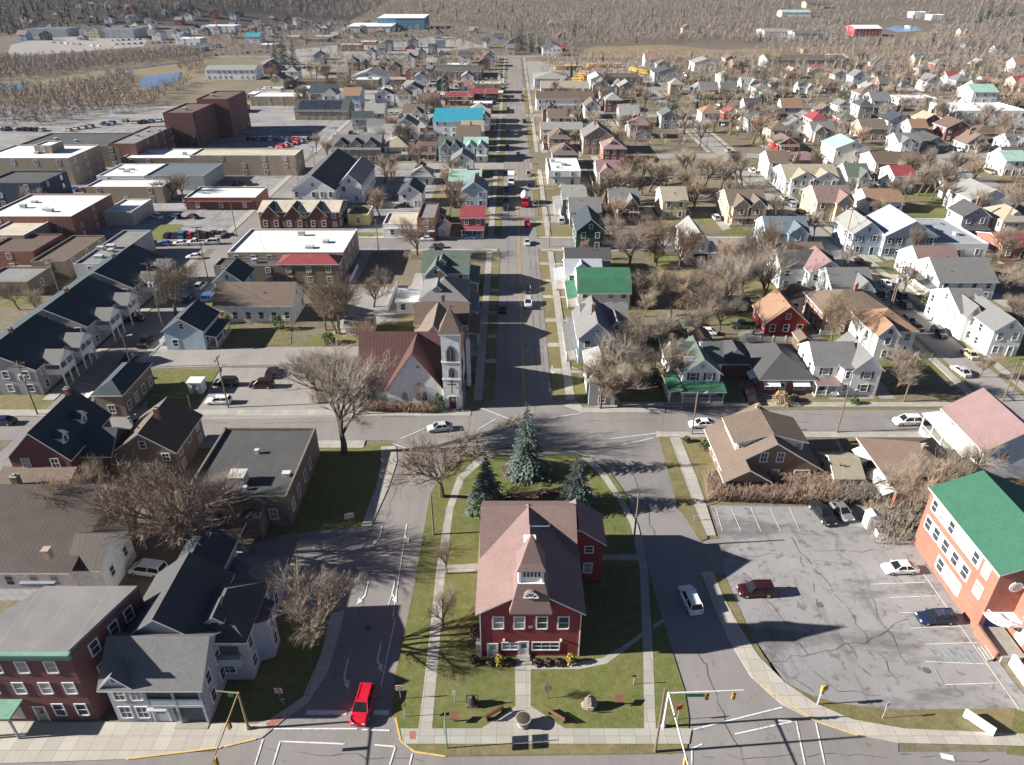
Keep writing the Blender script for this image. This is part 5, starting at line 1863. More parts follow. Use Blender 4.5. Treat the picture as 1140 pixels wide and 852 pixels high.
def build_table():
    for row in T:
        (xl, xr, y, z, dep, h, rt, rh, wall, roof, label, fl) = row
        if not label:
            continue
        if xl > xr:
            xl, xr = xr, xl
        small = any(s in label for s in ("shed", "garage", "depot", "warehouse", "hall"))
        shop = any(s in label for s in ("store", "shop", "block", "building", "brick row", "industrial", "commercial", "church hall"))
        name = "garage" if "garage" in label else "shed" if "shed" in label else "shop" if shop else "house"
        cat = {"garage": "garage", "shed": "shed", "shop": "building", "house": "house"}[name]
        b, v = house(xl, xr, y, z, dep, h, rt, rh, wall, roof, label, fl, cat, name)
        w = v['x1'] - v['x0']
        if '3' in fl:
            for k in range(3):
                c = -w / 2 + w * (.14 + .3 * k)
                g = b.vol(c - w * .11, c + w * .11, -.5, 5, 4.2, 'gy', 2.8, wall, 'd', ov=.3)
                b.row('f', g, (c - 1.6, c + 1.6), 1.8, 1.0, 1.5)
        if 'D' in fl:
            for k in (-.3, 0, .3):
                b.dormer(w * k, .4, 5.5, 5.2, 5.0, 1.2, wall, 's')
        if 'S' in fl:
            mb = MB()
            s = rh / (dep / 2)
            for j in range(3):
                for i in range(11):
                    x0 = -w * .44 + w * .8 * i / 11
                    a, c = 1.0 + 2.4 * j, 3.2 + 2.4 * j
                    mb.quad([(x0, a, h + s * a + .25), (x0 + w * .066, a, h + s * a + .25), (x0 + w * .066, c, h + s * c + .25), (x0, c, h + s * c + .25)])
            mb.build("solar_panel", mat('glass', (.03, .035, .05)), v['roof'])
        if 'F' in fl:
            mb = MB()
            mb.box(-w * .46, w * .46, -.9, -.02, 2.75, 2.95)
            mb.build("awning", mat('awning', random.choice([(.25, .05, .05), (.5, .49, .46), (.1, .14, .2)])), b.root)


build_table()


# ------------------------------------------------------------------ the tall brick tower blocks, upper left
def tower_blocks():
    a = P(190, 166, 0)
    b = Bld("tower_block", "tall windowless red brown brick tower of two stepped blocks", "building", a.x, a.y, True)
    k = a.y / 316.0
    v = b.vol(0, 12.5, 0, 25, 14.8, 'flat', 0, 'k', 'n')
    w = b.vol(5, 19, 25.01, 50, 16.6, 'flat', 0, 'k', 'n')
    for u in (2, 5, 8, 11):
        for z in (2, 5.2):
            b.win('f', v, u, z, 1.2, 1.4, 'plain', DARKTRIM)
    for u in (29, 35, 41, 47):
        b.win('r', w, u, 2.2, 1.2, 1.6, 'plain', DARKTRIM)
    mb = MB()
    mb.box(12.51, 12.8, 2, 4, -.1, 15)
    mb.build("pilaster", mat(*WALL['k']), b.root)
    b.vent(v, 6, 9, 1.5, 1.5, 1.0)
    b.vent(w, 9, 34, 2, 1.5, 1.0)
    b.landmark("tall brick tower")


tower_blocks()


def market_annex():
    """brick front range of the large tan building: dark flat roof and a red metal roof"""
    p = P(242, 317.5, 0)
    q = P(379, 317.5, 0)
    w = q.x - p.x
    b = Bld("brick_building", "brown brick front range with red metal roof on the large tan building", "building", p.x, p.y, True)
    v = b.vol(0, w * .52, 0, 5.6, 5.0, 'flat', 0, 'M', 'k')
    r = b.vol(w * .52 + .01, w, 0, 5.6, 5.3, 'hip', 1.5, 'M', 'r', ov=.3)
    b.auto(v, 'f', 'cross', True, 4)
    b.auto(r, 'fr', 'cross', False, 4)
    b.vent(v, w * .3, 3, 1.2, 1, 1)
    b.landmark("brown brick front range")


market_annex()


# ------------------------------------------------------------------ labels found from the nearest landmark
AUTO = []
ORD = ["", "second", "third", "fourth", "fifth", "sixth", "seventh", "eighth", "ninth", "tenth", "eleventh", "twelfth", "thirteenth", "fourteenth", "fifteenth", "sixteenth", "seventeenth", "eighteenth", "nineteenth", "twentieth"]


def auto(o, desc, cat, group=None):
    o["category"] = cat
    if group:
        o["group"] = group
    AUTO.append((o, desc))
    return o


def visible(x, y, z=0.0, margin=25):
    d = y * CT + (CAM_H - z) * ST
    if d < 5:
        return False
    px = CX + FPX * x / d
    py = CY + FPX * ((CAM_H - z) * CT - y * ST) / d
    return -margin < px < 1140 + margin and -margin < py < 852 + margin * 3


def pix(x, y, z=0.0):
    d = y * CT + (CAM_H - z) * ST
    return CX + FPX * x / d, CY + FPX * ((CAM_H - z) * CT - y * ST) / d


def is_free(x0, x1, y0, y1, m=1.2):
    for a, b, c, d in FOOT:
        if x1 + m > a and x0 - m < b and y1 + m > c and y0 - m < d:
            return False
    return True


# ------------------------------------------------------------------ the other houses of the blocks
WNAME = {'W': 'white', 'C': 'cream', 'T': 'tan', 'G': 'grey', 'B': 'pale blue', 'K': 'brick', 'P': 'pinkish', 'V': 'slate grey', 'Q': 'tan brick', 'R': 'red', 'D': 'dark green', 'Y': 'yellow'}
RNAME = {'g': 'grey', 'd': 'dark grey', 'n': 'dark brown', 'b': 'brown', 'o': 'orange-brown', 'p': 'pink', 'l': 'pale grey', 'q': 'green-grey', 'y': 'tan', 'h': 'red-brown', 'r': 'red', 'm': 'mint green', 'x': 'light grey', 's': 'dark teal', 'w': 'white', 'k': 'black', 'a': 'grey', 'c': 'cream'}
rr = random.Random(5)


def filler(x, y, w, dep, st, kind='house'):
    rt = rr.choice(['gx', 'gx', 'gy', 'gy', 'hip'])
    wall = rr.choice('WWWWWWWWCGGTGBBKKVQRD')
    roof = rr.choice('gggggdddnnbbbblllqqyhospr')
    if kind == 'shop':
        rt, wall, roof = 'flat', rr.choice('KQQwMFE'), rr.choice('wwkac')
    h = 2.9 * st + .2
    px, py = pix(x, y)
    far = y > 150
    b = Bld(kind, None, kind if kind == 'house' else 'building', x, y, far)
    rh = (min(w, dep) * rr.uniform(.28, .42)) if rt != 'flat' else 0
    v = b.vol(-w / 2, w / 2, 0, dep, h, rt, rh, wall, roof)
    side = 'r' if x < 0 else 'l'
    pitch = 2.7 if y < 300 else (3.8 if y < 450 else 6)
    b.auto(v, 'f' + side, rr.choice(['sash', 'sash', 'shutter']) if y < 300 else 'plain', True, pitch, skip=.1, w=1.0 if y < 350 else 1.3)
    if rr.random() < .55 and rt != 'flat':
        b.chimney(v, rr.uniform(.3, .7), .5)
    if rr.random() < .5 and rt != 'flat' and y < 420:
        b.porch(-w / 2 + .3, w / 2 - .3, -2, -.01, 2.6, roof, n=3, rail=False)
    if rr.random() < .4 and rt == 'gx':
        v2 = b.vol(-w * .05, w * .42, -1.5, dep * .5, h - .1, 'gy', rh * .8, wall, roof, ov=.3)
        b.auto(v2, 'f', 'sash', False, pitch)
    if rt == 'flat':
        for k in range(2):
            b.vent(v, rr.uniform(-.3, .3) * w, rr.uniform(.2, .8) * dep, 1.5, 1.2, 1)
    desc = f"{WNAME.get(wall, 'pale') if wall not in 'wMFE' else {'w': 'white', 'M': 'brown brick', 'F': 'grey', 'E': 'cream'}[wall]} {'house' if kind == 'house' else 'shop building'} with {RNAME[roof]} roof"
    auto(b.root, desc, b.root["category"])
    return b


def fill_block(x0, x1, y0, y1, dx, dy, prob, kind='house', wmin=7, wmax=10.5, dmin=8, dmax=13):
    y = y0
    while y < y1:
        x = x0
        while x < x1:
            w, d = rr.uniform(wmin, wmax), rr.uniform(dmin, dmax)
            cx, cy = x + rr.uniform(-2.5, 2.5), y + rr.uniform(-2, 2)
            if rr.random() < prob and visible(cx, cy, 0, 0) and is_free(cx - w / 2 - .6, cx + w / 2 + .6, cy - 2, cy + d + 1):
                filler(cx, cy, w, d, rr.choice([1, 2, 2]) if kind == 'house' else rr.choice([1, 1, 2]), kind)
            x += dx
        y += dy


fill_block(18, 24, 203, 280, 20, 15, .8)
fill_block(-20, -12, 206, 275, 20, 16, .6)
fill_block(20, 24, 312, 392, 20, 16, .95)
fill_block(-17, -13, 312, 390, 20, 16, .95)
fill_block(-15, -13, 408, 560, 20, 17, .8, 'shop', 10, 16, 10, 15)
fill_block(20, 22, 410, 485, 20, 16, .8)
fill_block(40, 82, 315, 392, 17, 25, .55)
fill_block(36, 82, 412, 488, 17, 25, .6)
fill_block(100, 165, 203, 292, 17, 22, .6)
fill_block(100, 165, 314, 392, 15, 19, .6)
fill_block(100, 165, 412, 488, 16, 20, .7)
fill_block(182, 246, 220, 298, 16, 22, .75)
fill_block(182, 246, 314, 392, 15, 19, .6)
fill_block(182, 246, 412, 488, 16, 22, .7)
fill_block(264, 400, 320, 392, 17, 24, .6)
fill_block(264, 400, 412, 488, 19, 24, .6)
fill_block(110, 400, 508, 630, 30, 36, .5)
fill_block(-68, -28, 300, 390, 18, 24, .55)
fill_block(-60, -22, 408, 560, 15, 20, .6)
fill_block(-150, -30, 408, 560, 19, 22, .62, 'shop', 10, 19, 9, 16)
fill_block(-150, -60, 408, 560, 16, 21, .4)
fill_block(-72, -34, 300, 390, 13, 18, .5)
fill_block(-180, -10, 570, 685, 20, 24, .55)
fill_block(-200, -10, 575, 685, 26, 30, .3, 'shop', 12, 24, 10, 18)
fill_block(-330, -100, 740, 900, 30, 34, .25, 'shop', 12, 26, 10, 20)
fill_block(-620, -160, 860, 1130, 22, 32, .42)
fill_block(-150, 120, 830, 1080, 34, 44, .3)
fill_block(-120, 60, 712, 800, 24, 30, .5)
fill_block(150, 560, 720, 1000, 60, 60, .28)


# ------------------------------------------------------------------ trees
def twig_mat(name, c):
    m, n, l, b = nodes(name)
    oi = n.new("ShaderNodeObjectInfo")
    d = noise(n, l, objco(n), 0.45, 3, .6, .3, .7)
    base = mix(n, l, d, sc(c, .75), sc(c, 1.25))
    base = mix(n, l, oi.outputs["Random"], base, mix(n, l, 1.0, base, (1.35, 1.18, 1.0), 'MULTIPLY'))
    l.new(base, b.inputs[0])
    b.inputs["Roughness"].default_value = .95
    b.inputs["Specular IOR Level"].default_value = .1
    return m


BARK = twig_mat("bark", (.11, .088, .07))
TWIG = {'brown': twig_mat("twigs_brown", (.2, .17, .143)), 'grey': twig_mat("twigs_grey", (.215, .187, .158)), 'red': twig_mat("twigs_red", (.205, .157, .13)), 'gold': twig_mat("twigs_gold", (.225, .19, .15))}


def bare_tree(seed, spread, dens, tr, far):
    """unit tree 10 m tall: trunk and limbs in one mesh, the twigs of the crown in another"""
    q = random.Random(seed)
    T_, C_ = MB(), MB()

    def rdir(d, ang):
        a = d.orthogonal().normalized()
        b = d.cross(a)
        t = q.uniform(0, 2 * math.pi)
        return (d * math.cos(ang) + (a * math.cos(t) + b * math.sin(t)) * math.sin(ang)).normalized()

    def grow(p, d, ln, r, lev):
        seg = 3 if lev < 2 else 2
        pts = [p]
        dd = d
        for k in range(seg):
            dd = (dd + Vector((q.uniform(-.18, .18), q.uniform(-.18, .18), q.uniform(-.05, .2) if lev else 0))).normalized()
            pts.append(pts[-1] + dd * ln / seg)
        for k in range(seg):
            r0, r1 = r * (1 - .55 * k / seg), r * (1 - .55 * (k + 1) / seg)
            if lev <= 2:
                T_.tube(pts[k], pts[k + 1], r0, r1, 6 if lev == 0 else 4, 0, False)
            else:
                C_.tube(pts[k], pts[k + 1], r0, r1 * .8, 3, 0, False)
        last = 4 if not far else 3
        if lev >= last:
            if not far:
                for i in range(2):
                    a = pts[0].lerp(pts[-1], q.uniform(.3, 1))
                    e = a + rdir(dd, q.uniform(.4, 1.0)) * ln * q.uniform(.5, .9)
                    s_ = dd.orthogonal().normalized() * tr * .9
                    C_.quad([a - s_, a + s_, e])
            return
        n = ([5, 5, 6, dens] if not far else [5, 5, dens])[lev]
        for i in range(n):
            t = q.uniform(.35, 1.0) if lev else q.uniform(.55, 1.0)
            f = t * seg
            k = min(seg - 1, int(f))
            bp = pts[k].lerp(pts[k + 1], f - k)
            ang = q.uniform(.35, .95) * (spread if lev < 2 else 1)
            nd = rdir(dd, ang)
            nd = (nd + Vector((0, 0, .18))).normalized()
            grow(bp, nd, ln * q.uniform(.55, .8) * (1.25 if lev == 0 else 1), max(tr, r * (.5 if lev < 2 else .42)), lev + 1)
        if lev:
            grow(pts[-1], dd, ln * .62, max(tr, r * .45), lev + 1)

    grow(Vector((0, 0, -.15)), Vector((q.uniform(-.06, .06), q.uniform(-.06, .06), 1)).normalized(), 2.9, .23, 0)
    zm = max(v[2] for v in C_.v)
    rm = sorted(math.hypot(v[0], v[1]) for v in C_.v)[int(len(C_.v) * .97)]
    for M in (T_, C_):
        M.v = [(x * 5 / rm, y * 5 / rm, z * 10 / zm) for x, y, z in M.v]
    return T_, C_


TREE = {}
for seed in range(5):
    a, c = bare_tree(seed + 3, 1.0, 6, .012, False)
    TREE['n', seed] = (a.mesh("trunk", BARK), {k: c.mesh("crown", m) for k, m in TWIG.items()})
for seed in range(4):
    a, c = bare_tree(seed + 20, 1.0, 13, .027, True)
    TREE['f', seed] = (a.mesh("trunk", BARK), {k: c.mesh("crown", m) for k, m in TWIG.items()})
qq = random.Random(21)


def tree_at(x, y, h, rad, hue='brown', label=None, near=None, seed=None, lean=0.0):
    kind = 'n' if (near if near is not None else y < 190) else 'f'
    s = seed if seed is not None else qq.randrange(5 if kind == 'n' else 4)
    tm, cm = TREE[kind, s]
    o = put("bare_tree", None, None, (x, y, ground_z(x, y)), qq.uniform(0, 6.28))
    o.rotation_euler = (0, lean, o.rotation_euler[2])
    o.scale = (rad / 5, rad / 5, h / 10)
    put("trunk", tm, o)
    put("crown", cm[hue], o)
    o["group"] = "bare trees around the town"
    if label:
        tag(o, label, "tree")
        o["group"] = "bare trees around the town"
    else:
        auto(o, "bare " + {'brown': 'brown', 'grey': 'grey', 'red': 'reddish', 'gold': 'golden-brown'}[hue] + " tree", "tree", "bare trees around the town")
    return o


def tree_px(bx, by, ty, wpx, hue='brown', label=None, seed=None, lean=0.0):
    p = P(bx, by, 0)
    h = height_at(p, bx, ty)
    d = p.y * CT + (CAM_H - h * .6) * ST
    return tree_at(p.x, p.y, h, wpx / 2 * d / FPX, hue, label, None, seed, lean)


tree_px(492, 553, 455, 118, 'grey', "bare leaning tree on the island lawn by the left branch road", 1, -.12)
tree_px(383, 506, 382, 122, 'grey', "tall spreading bare tree behind the flat-roofed stone building", 0)
tree_px(358, 716, 612, 112, 'grey', "bare pale tree beside the grey porch house and left branch road", 2)
tree_px(205, 622, 510, 150, 'red', "broad reddish bare tree between the stone building and ribbed-roof hall", 3)
tree_px(150, 605, 500, 130, 'brown', "wide bare tree in the yard behind the ribbed-roof hall", 4)
tree_px(243, 596, 520, 90, 'red', "bare tree against the front wall of the stone building", 2)
tree_px(110, 590, 515, 90, 'brown', "bare tree close to the brown annex of the red brick gabled house", 1)
tree_px(196, 352, 287, 66, 'gold', "tall bare tree on the west street corner near the long white hall", 0)
tree_px(378, 372, 296, 62, 'brown', "tall bare tree above the weathered garage shed", 3)
tree_px(416, 342, 292, 48, 'red', "bare tree behind the brown brick front range", 4)
tree_px(355, 440, 385, 70, 'brown', "low bare tree at the back of the car park beside the church", 1)
tree_px(690, 453, 372, 92, 'grey', "tall bare tree on the corner in front of the pale hip-roofed house", 2)
tree_px(668, 455, 398, 52, 'grey', "smaller bare tree beside the tall corner tree", 0)
tree_px(84, 394, 352, 26, 'red', "small bare tree before the nearest dark-roofed row house", 4)
tree_px(66, 398, 366, 26, 'red', "second small bare tree before the nearest dark-roofed row house", 3)
tree_px(1010, 588, 500, 88, 'brown', "bare scrubby tree between the car park and green-roofed brick hall", 4)
tree_px(985, 560, 500, 70, 'grey', "bare scrub tree behind the silver car", 1)
tree_px(1070, 555, 488, 70, 'grey', "bare tree in front of the pink-roofed house", 2)
tree_px(498, 640, 600, 26, 'grey', "thin bare sapling by the left island walk", 0)
tree_px(494, 700, 655, 40, 'grey', "low bare ornamental tree left of the town hall", 3)
tree_px(611, 778, 757, 16, 'grey', "tiny bare sapling on the front lawn of the town hall", 1)
tree_px(521, 372, 340, 18, 'red', "small reddish tree on the left verge of the main street", 2)
for bx, by, ty, w, hue in ((850, 342, 268, 70, 'brown'), (826, 330, 262, 60, 'brown'), (806, 348, 280, 52, 'grey'), (700, 300, 246, 60, 'brown'), (728, 292, 240, 56, 'brown'), (755, 300, 250, 50, 'red'), (690, 280, 232, 48, 'brown'),
                           (720, 345, 290, 56, 'gold'), (748, 352, 296, 60, 'gold'), (776, 350, 300, 50, 'grey'), (800, 372, 318, 54, 'brown'), (770, 378, 330, 50, 'brown'), (740, 385, 334, 50, 'grey'), (715, 400, 345, 56, 'grey'),
                           (735, 432, 378, 60, 'gold'), (752, 420, 372, 40, 'brown'), (712, 430, 372, 54, 'grey'), (790, 330, 284, 44, 'brown'), (668, 236, 196, 44, 'brown'), (650, 290, 262, 14, 'red'), (772, 236, 196, 50, 'brown'), (742, 226, 184, 60, 'brown'), (722, 214, 172, 56, 'brown'), (700, 205, 168, 40, 'red'),
                           (785, 210, 172, 40, 'grey'), (800, 215, 178, 44, 'grey'), (820, 205, 165, 40, 'brown'), (812, 150, 118, 40, 'brown'), (838, 160, 124, 44, 'brown'), (850, 148, 112, 40, 'brown'), (950, 228, 196, 24, 'brown'), (990, 232, 196, 26, 'grey'), (1050, 222, 178, 44, 'red'), (1030, 216, 184, 30, 'red'), (1005, 200, 168, 30, 'brown'),
                           (905, 268, 232, 22, 'grey'), (938, 300, 262, 24, 'brown'), (1006, 326, 286, 34, 'red'), (1118, 332, 294, 44, 'brown'), (1090, 420, 388, 30, 'gold'), (1125, 520, 470, 40, 'grey'), (860, 250, 214, 30, 'brown'), (428, 205, 168, 34, 'brown'), (440, 215, 182, 30, 'red'), (496, 215, 186, 34, 'red'), (510, 225, 196, 24, 'brown'),
                           (366, 182, 152, 22, 'brown'), (352, 172, 146, 18, 'brown'), (205, 226, 190, 34, 'brown'), (192, 222, 196, 28, 'red'), (180, 224, 200, 24, 'brown'), (36, 240, 205, 36, 'brown'), (22, 345, 310, 40, 'grey'), (40, 350, 318, 34, 'grey'), (470, 450, 420, 36, 'red')):
    tree_px(bx, by, ty, w, hue)


def scatter(x0, x1, y0, y1, n, hmin=7, hmax=13):
    k = tries = 0
    while k < n and tries < n * 14:
        tries += 1
        x, y = qq.uniform(x0, x1), qq.uniform(y0, y1)
        if not visible(x, y, 0, -5) or not is_free(x - 1, x + 1, y - 1, y + 1, .6):
            continue
        if abs(x - 2) < 8 or abs(x - 88.8) < 4.2 or abs(x + 78) < 5 or 99 < y < 109 or 189 < y < 200 or 281 < y < 310 or 394 < y < 405:
            continue
        h = qq.uniform(hmin, hmax)
        tree_at(x, y, h, h * qq.uniform(.34, .48), qq.choice(['brown', 'brown', 'grey', 'red', 'gold']))
        k += 1


scatter(28, 82, 112, 188, 14)
scatter(28, 82, 202, 300, 20)
scatter(-60, -22, 110, 188, 5)
scatter(96, 165, 112, 290, 22)
scatter(20, 165, 310, 490, 44)
scatter(180, 300, 230, 490, 40)
scatter(-65, -12, 205, 390, 14)
scatter(-160, -12, 405, 560, 18)
scatter(110, 400, 500, 640, 34)


def needle_mat(name, c):
    m, n, l, b = nodes(name)
    d = noise(n, l, objco(n), 2.5, 4, .7, .3, .7)
    l.new(mix(n, l, d, sc(c, .55), sc(c, 1.5)), b.inputs[0])
    b.inputs["Roughness"].default_value = .8
    return m


NEEDLE = {'blue': needle_mat("needles_blue", (.085, .115, .095)), 'dark': needle_mat("needles_dark", (.035, .055, .03)), 'green': needle_mat("needles_green", (.06, .085, .03))}


def conifer_mesh(seed, h, r, mt, lv=34, nb=17):
    q = random.Random(seed)
    C_, T_ = MB(), MB()
    T_.tube((0, 0, -.1), (0, 0, h * .9), r * .07, .03, 6)
    for i in range(lv):
        t = (i / lv) ** .92
        z = h * (.05 + .95 * t)
        rad = r * (1 - t) ** .85 * q.uniform(.74, 1.12) + .06
        for k in range(max(4, int(nb * (1 - t * .65)))):
            a = q.uniform(0, 2 * math.pi)
            L = rad * q.uniform(.72, 1.12)
            d = Vector((math.cos(a), math.sin(a), 0))
            s = Vector((-math.sin(a), math.cos(a), 0))
            up = .18 * q.uniform(-.5, 1.4)
            nseg = 5
            for j in range(nseg):
                f0, f1 = .15 + .85 * j / nseg, .15 + .85 * (j + 1) / nseg
                p0 = d * L * f0 + Vector((0, 0, z - L * .35 * f0 * f0 + up * f0))
                p1 = d * L * f1 + Vector((0, 0, z - L * .35 * f1 * f1 + up * f1 + .05))
                for sg in (-1, 1):
                    w = L * .23 * (1 - f0 * .6) * q.uniform(.6, 1.3)
                    tip = p1 + s * sg * w + Vector((0, 0, -w * q.uniform(.1, .5)))
                    C_.quad([p0, p1, tip])
                C_.quad([p0 + s * .03, p1 + s * .02 + Vector((0, 0, .12 * q.uniform(.3, 1.5))), p1 - s * .05])
    return T_.mesh("trunk", BARK), C_.mesh("crown", NEEDLE[mt])


CON = {'b1': conifer_mesh(1, 12, 3.0, 'blue'), 'b2': conifer_mesh(2, 9, 2.7, 'blue'), 'd1': conifer_mesh(3, 12, 3.4, 'dark', 24, 12), 'g1': conifer_mesh(4, 10, 4.2, 'green', 22, 13)}


def conifer(x, y, h, base, key, label=None, w=1.0):
    o = put("spruce" if key[0] == 'b' else "evergreen_tree", None, None, (x, y, ground_z(x, y)), qq.uniform(0, 6))
    s = h / base
    o.scale = (s * w, s * w, s)
    put("trunk", CON[key][0], o)
    put("crown", CON[key][1], o)
    if label:
        tag(o, label, "tree")
    else:
        auto(o, "dark evergreen tree", "tree", "evergreens beyond the town")
    return o


p = P(586, 527, 0)
conifer(p.x, p.y, height_at(p, 586, 447), 12, 'b1', "tallest blue-grey spruce at the head of the island", 1.12)
p = P(542, 566, 0)
conifer(p.x, p.y, height_at(p, 542, 505), 9, 'b2', "left spruce of the pair behind the town hall", 1.12)
p = P(640, 566, 0)
conifer(p.x, p.y, height_at(p, 640, 505), 9, 'b2', "right spruce of the pair behind the town hall", 1.2)
for bx, by, ty, key in ((848, 108, 66, 'd1'), (862, 104, 70, 'd1'), (838, 104, 76, 'd1'), (872, 112, 84, 'd1'), (715, 150, 118, 'd1'), (748, 132, 108, 'g1'), (317, 72, 40, 'd1'), (328, 76, 46, 'd1'), (308, 70, 44, 'd1'), (580, 56, 24, 'd1'), (592, 58, 36, 'd1'), (600, 60, 40, 'd1'), (640, 40, 22, 'd1'),
                        (936, 120, 92, 'g1'), (945, 88, 70, 'g1'), (160, 24, 2, 'd1'), (172, 20, 0, 'd1'), (195, 20, 4, 'd1'), (250, 18, 4, 'd1'), (1100, 22, 0, 'd1'), (1112, 24, 2, 'd1'), (1125, 22, 4, 'd1'), (1090, 26, 8, 'd1')):
    p = P(bx, by)
    k = (P(bx + 1, by).x - p.x)
    d = p.y * CT + (CAM_H - p.z) * ST
    conifer(p.x, p.y, max(9, (by - ty) * d / FPX / CT * .95), 12 if key == 'd1' else 10, key, None, .95)


# bushes: dense little twig or leaf clumps
def clump(name, label, cat, x, y, rx, ry, h, n, mt, leaf=.22, z=0.0, group=None, seed=1):
    q = random.Random(seed)
    mb = MB()
    for k in range(n):
        a, r_ = q.uniform(0, 6.283), math.sqrt(q.random())
        u = q.random() ** .7
        t = math.sqrt(max(0, 1 - u * u * .8))
        c = Vector((rx * r_ * t * math.cos(a), ry * r_ * t * math.sin(a), h * u))
        d = Vector((q.gauss(0, 1), q.gauss(0, 1), q.gauss(.3, 1))).normalized()
        e = d.orthogonal().normalized()
        s = leaf * q.uniform(.6, 1.4)
        mb.quad([c - e * s * .5, c + d * s, c + e * s * .5, c - d * s * .6])
    o = mb.build(name, mt, None, (x, y, z))
    tag(o, label, cat, group)
    return o


def scrub(name, label, cat, pts_px, h, n, hue, seed=2, group=None):
    """upright twigs filling an outline"""
    q = random.Random(seed)
    poly = world_poly(pts_px)
    xs_, ys_ = [p[0] for p in poly], [p[1] for p in poly]

    def inside(x, y):
        r = False
        for i in range(len(poly)):
            (xa, ya), (xb, yb) = poly[i], poly[i - 1]
            if (ya > y) != (yb > y) and x < (xb - xa) * (y - ya) / (yb - ya) + xa:
                r = not r
        return r
    mb = MB()
    cx, cy = sum(xs_) / len(xs_), sum(ys_) / len(ys_)
    k = 0
    while k < n:
        x, y = q.uniform(min(xs_), max(xs_)), q.uniform(min(ys_), max(ys_))
        if not inside(x, y):
            continue
        k += 1
        hh = h * q.uniform(.5, 1.1)
        p = Vector((x - cx, y - cy, 0))
        d = Vector((q.gauss(0, .3), q.gauss(0, .3), 1)).normalized()
        e = p + d * hh
        mb.tube(p, e, .03, .015, 3, 0, False)
        for j in range(4):
            b = p.lerp(e, q.uniform(.3, .95))
            mb.tube(b, b + Vector((q.gauss(0, .35), q.gauss(0, .35), q.uniform(.1, .6))) * hh * .35, .018, .008, 3, 0, False)
    o = mb.build(name, TWIG[hue], None, (cx, cy, 0))
    tag(o, label, cat, group)
    return o


scrub("hedge", "long reddish bare hedge between the bungalow and the car park", "hedge", [(786, 558), (784, 536), (860, 536), (925, 534), (930, 548), (930, 562), (860, 561)], 2.6, 2600, 'red')
scrub("hedge", "tangled brown hedge continuing towards the silver car", "hedge", [(930, 562), (930, 540), (975, 536), (985, 563)], 2.6, 900, 'brown', 3)
scrub("thicket", "bare thicket along the front of the white church", "shrub", [(402, 459), (402, 452), (482, 452), (484, 461)], 1.6, 1500, 'red', 4)
scrub("thicket", "bare brush beside the white propane tank and car park end", "shrub", [(965, 600), (962, 560), (1010, 552), (1030, 558), (1008, 606), (985, 612)], 2.4, 420, 'grey', 5)
scrub("thicket", "scrubby bushes behind the garden shed and bare trees", "shrub", [(745, 345), (760, 320), (800, 320), (800, 345)], 2.2, 900, 'gold', 6)
scrub("thicket", "bare brush between the left car park and the church", "shrub", [(345, 450), (345, 415), (395, 408), (400, 448)], 2.2, 900, 'brown', 7)
scrub("thicket", "brush at the foot of the weathered garage shed", "shrub", [(330, 408), (345, 396), (400, 398), (398, 410)], 1.6, 500, 'grey', 8)
scrub("thicket", "brush along the embankment before the second street", "shrub", [(448, 289), (450, 283), (500, 283), (500, 290)], 1.3, 400, 'grey', 9)
SH_Y = needle_mat("leaves_yellow", (.34, .26, .035))
SH_R = needle_mat("leaves_russet", (.1, .055, .042))
SH_G = needle_mat("leaves_green", (.075, .105, .035))
SH_T = needle_mat("leaves_tan", (.32, .22, .11))


def bush_px(px, py, rx, h, mt, label, n=260, z=.13, seed=1):
    p = P(px, py, z)
    clump("shrub", label, "shrub", p.x, p.y, rx, rx * .9, h, n, mt, .2, z, None, seed)


bush_px(556, 739, .55, 1.2, SH_Y, "bright yellow shrub left of the town hall steps")
bush_px(635, 738, .6, 1.2, SH_Y, "bright yellow shrub right of the shop windows of the town hall")
for k, (x, lab) in enumerate(((567, "russet shrub beside the town hall steps"), (598, "russet shrub under the wide town hall window, next to the steps"), (610, "russet shrub in the middle of the town hall flower bed"), (622, "russet shrub beside the right yellow shrub"), (545, "russet shrub left of the left yellow shrub"))):
    bush_px(x, 739, .6, .6, SH_R, lab, 200, .13, k + 4)
bush_px(530, 712, .8, 2.2, SH_R, "tall russet shrub against the left wall of the town hall", 420)
bush_px(528, 738, .6, 1.1, SH_R, "low russet shrub by the meter box of the town hall", 200)
bush_px(536, 575, 1.6, 2.6, SH_G, "grey-green bush beside the left spruce", 600)
bush_px(565, 562, 1.0, .9, SH_R, "low russet bush in the mulch bed", 260)
bush_px(605, 552, 1.3, .9, SH_R, "wide low russet bush behind the tall spruce", 320)
bush_px(785, 500, 1.2, 1.6, SH_G, "round green bush at the bungalow walk", 420, 0)
bush_px(764, 492, .7, 1.0, SH_G, "small round green bush by the street corner before the bungalow", 220, 0)
bush_px(797, 538, 1.6, 1.9, SH_G, "large green bush at the end of the red hedge", 500, 0)
bush_px(868, 450, 1.7, 2.4, SH_T, "tan round shrub in front of the ranch house", 520, 0)
bush_px(884, 446, 1.0, 1.1, SH_G, "low green shrub under the ranch house awning", 260, 0)
bush_px(951, 450, .9, 1.3, SH_G, "dark green shrub by the white corner house", 260, 0)
bush_px(310, 367, 1.4, 3.2, SH_G, "dark evergreen shrub at the end of the long white hall", 520, 0)
bush_px(366, 382, 1.6, 2.2, SH_G, "dark evergreen bush below the tall bare tree", 520, 0)
bush_px(252, 360, 1.2, 1.8, SH_T, "tan shrub before the long white hall", 300, 0)
bush_px(416, 452, .7, 3.0, SH_G, "slim evergreen shrub at the church side wall", 300, 0)
bush_px(490, 458, 1.0, 3.0, SH_G, "green columnar shrub beside the church tower door", 420, 0)
bush_px(1033, 340, 2.0, 3.0, SH_G, "round green bush on the east street pavement", 600, 0)
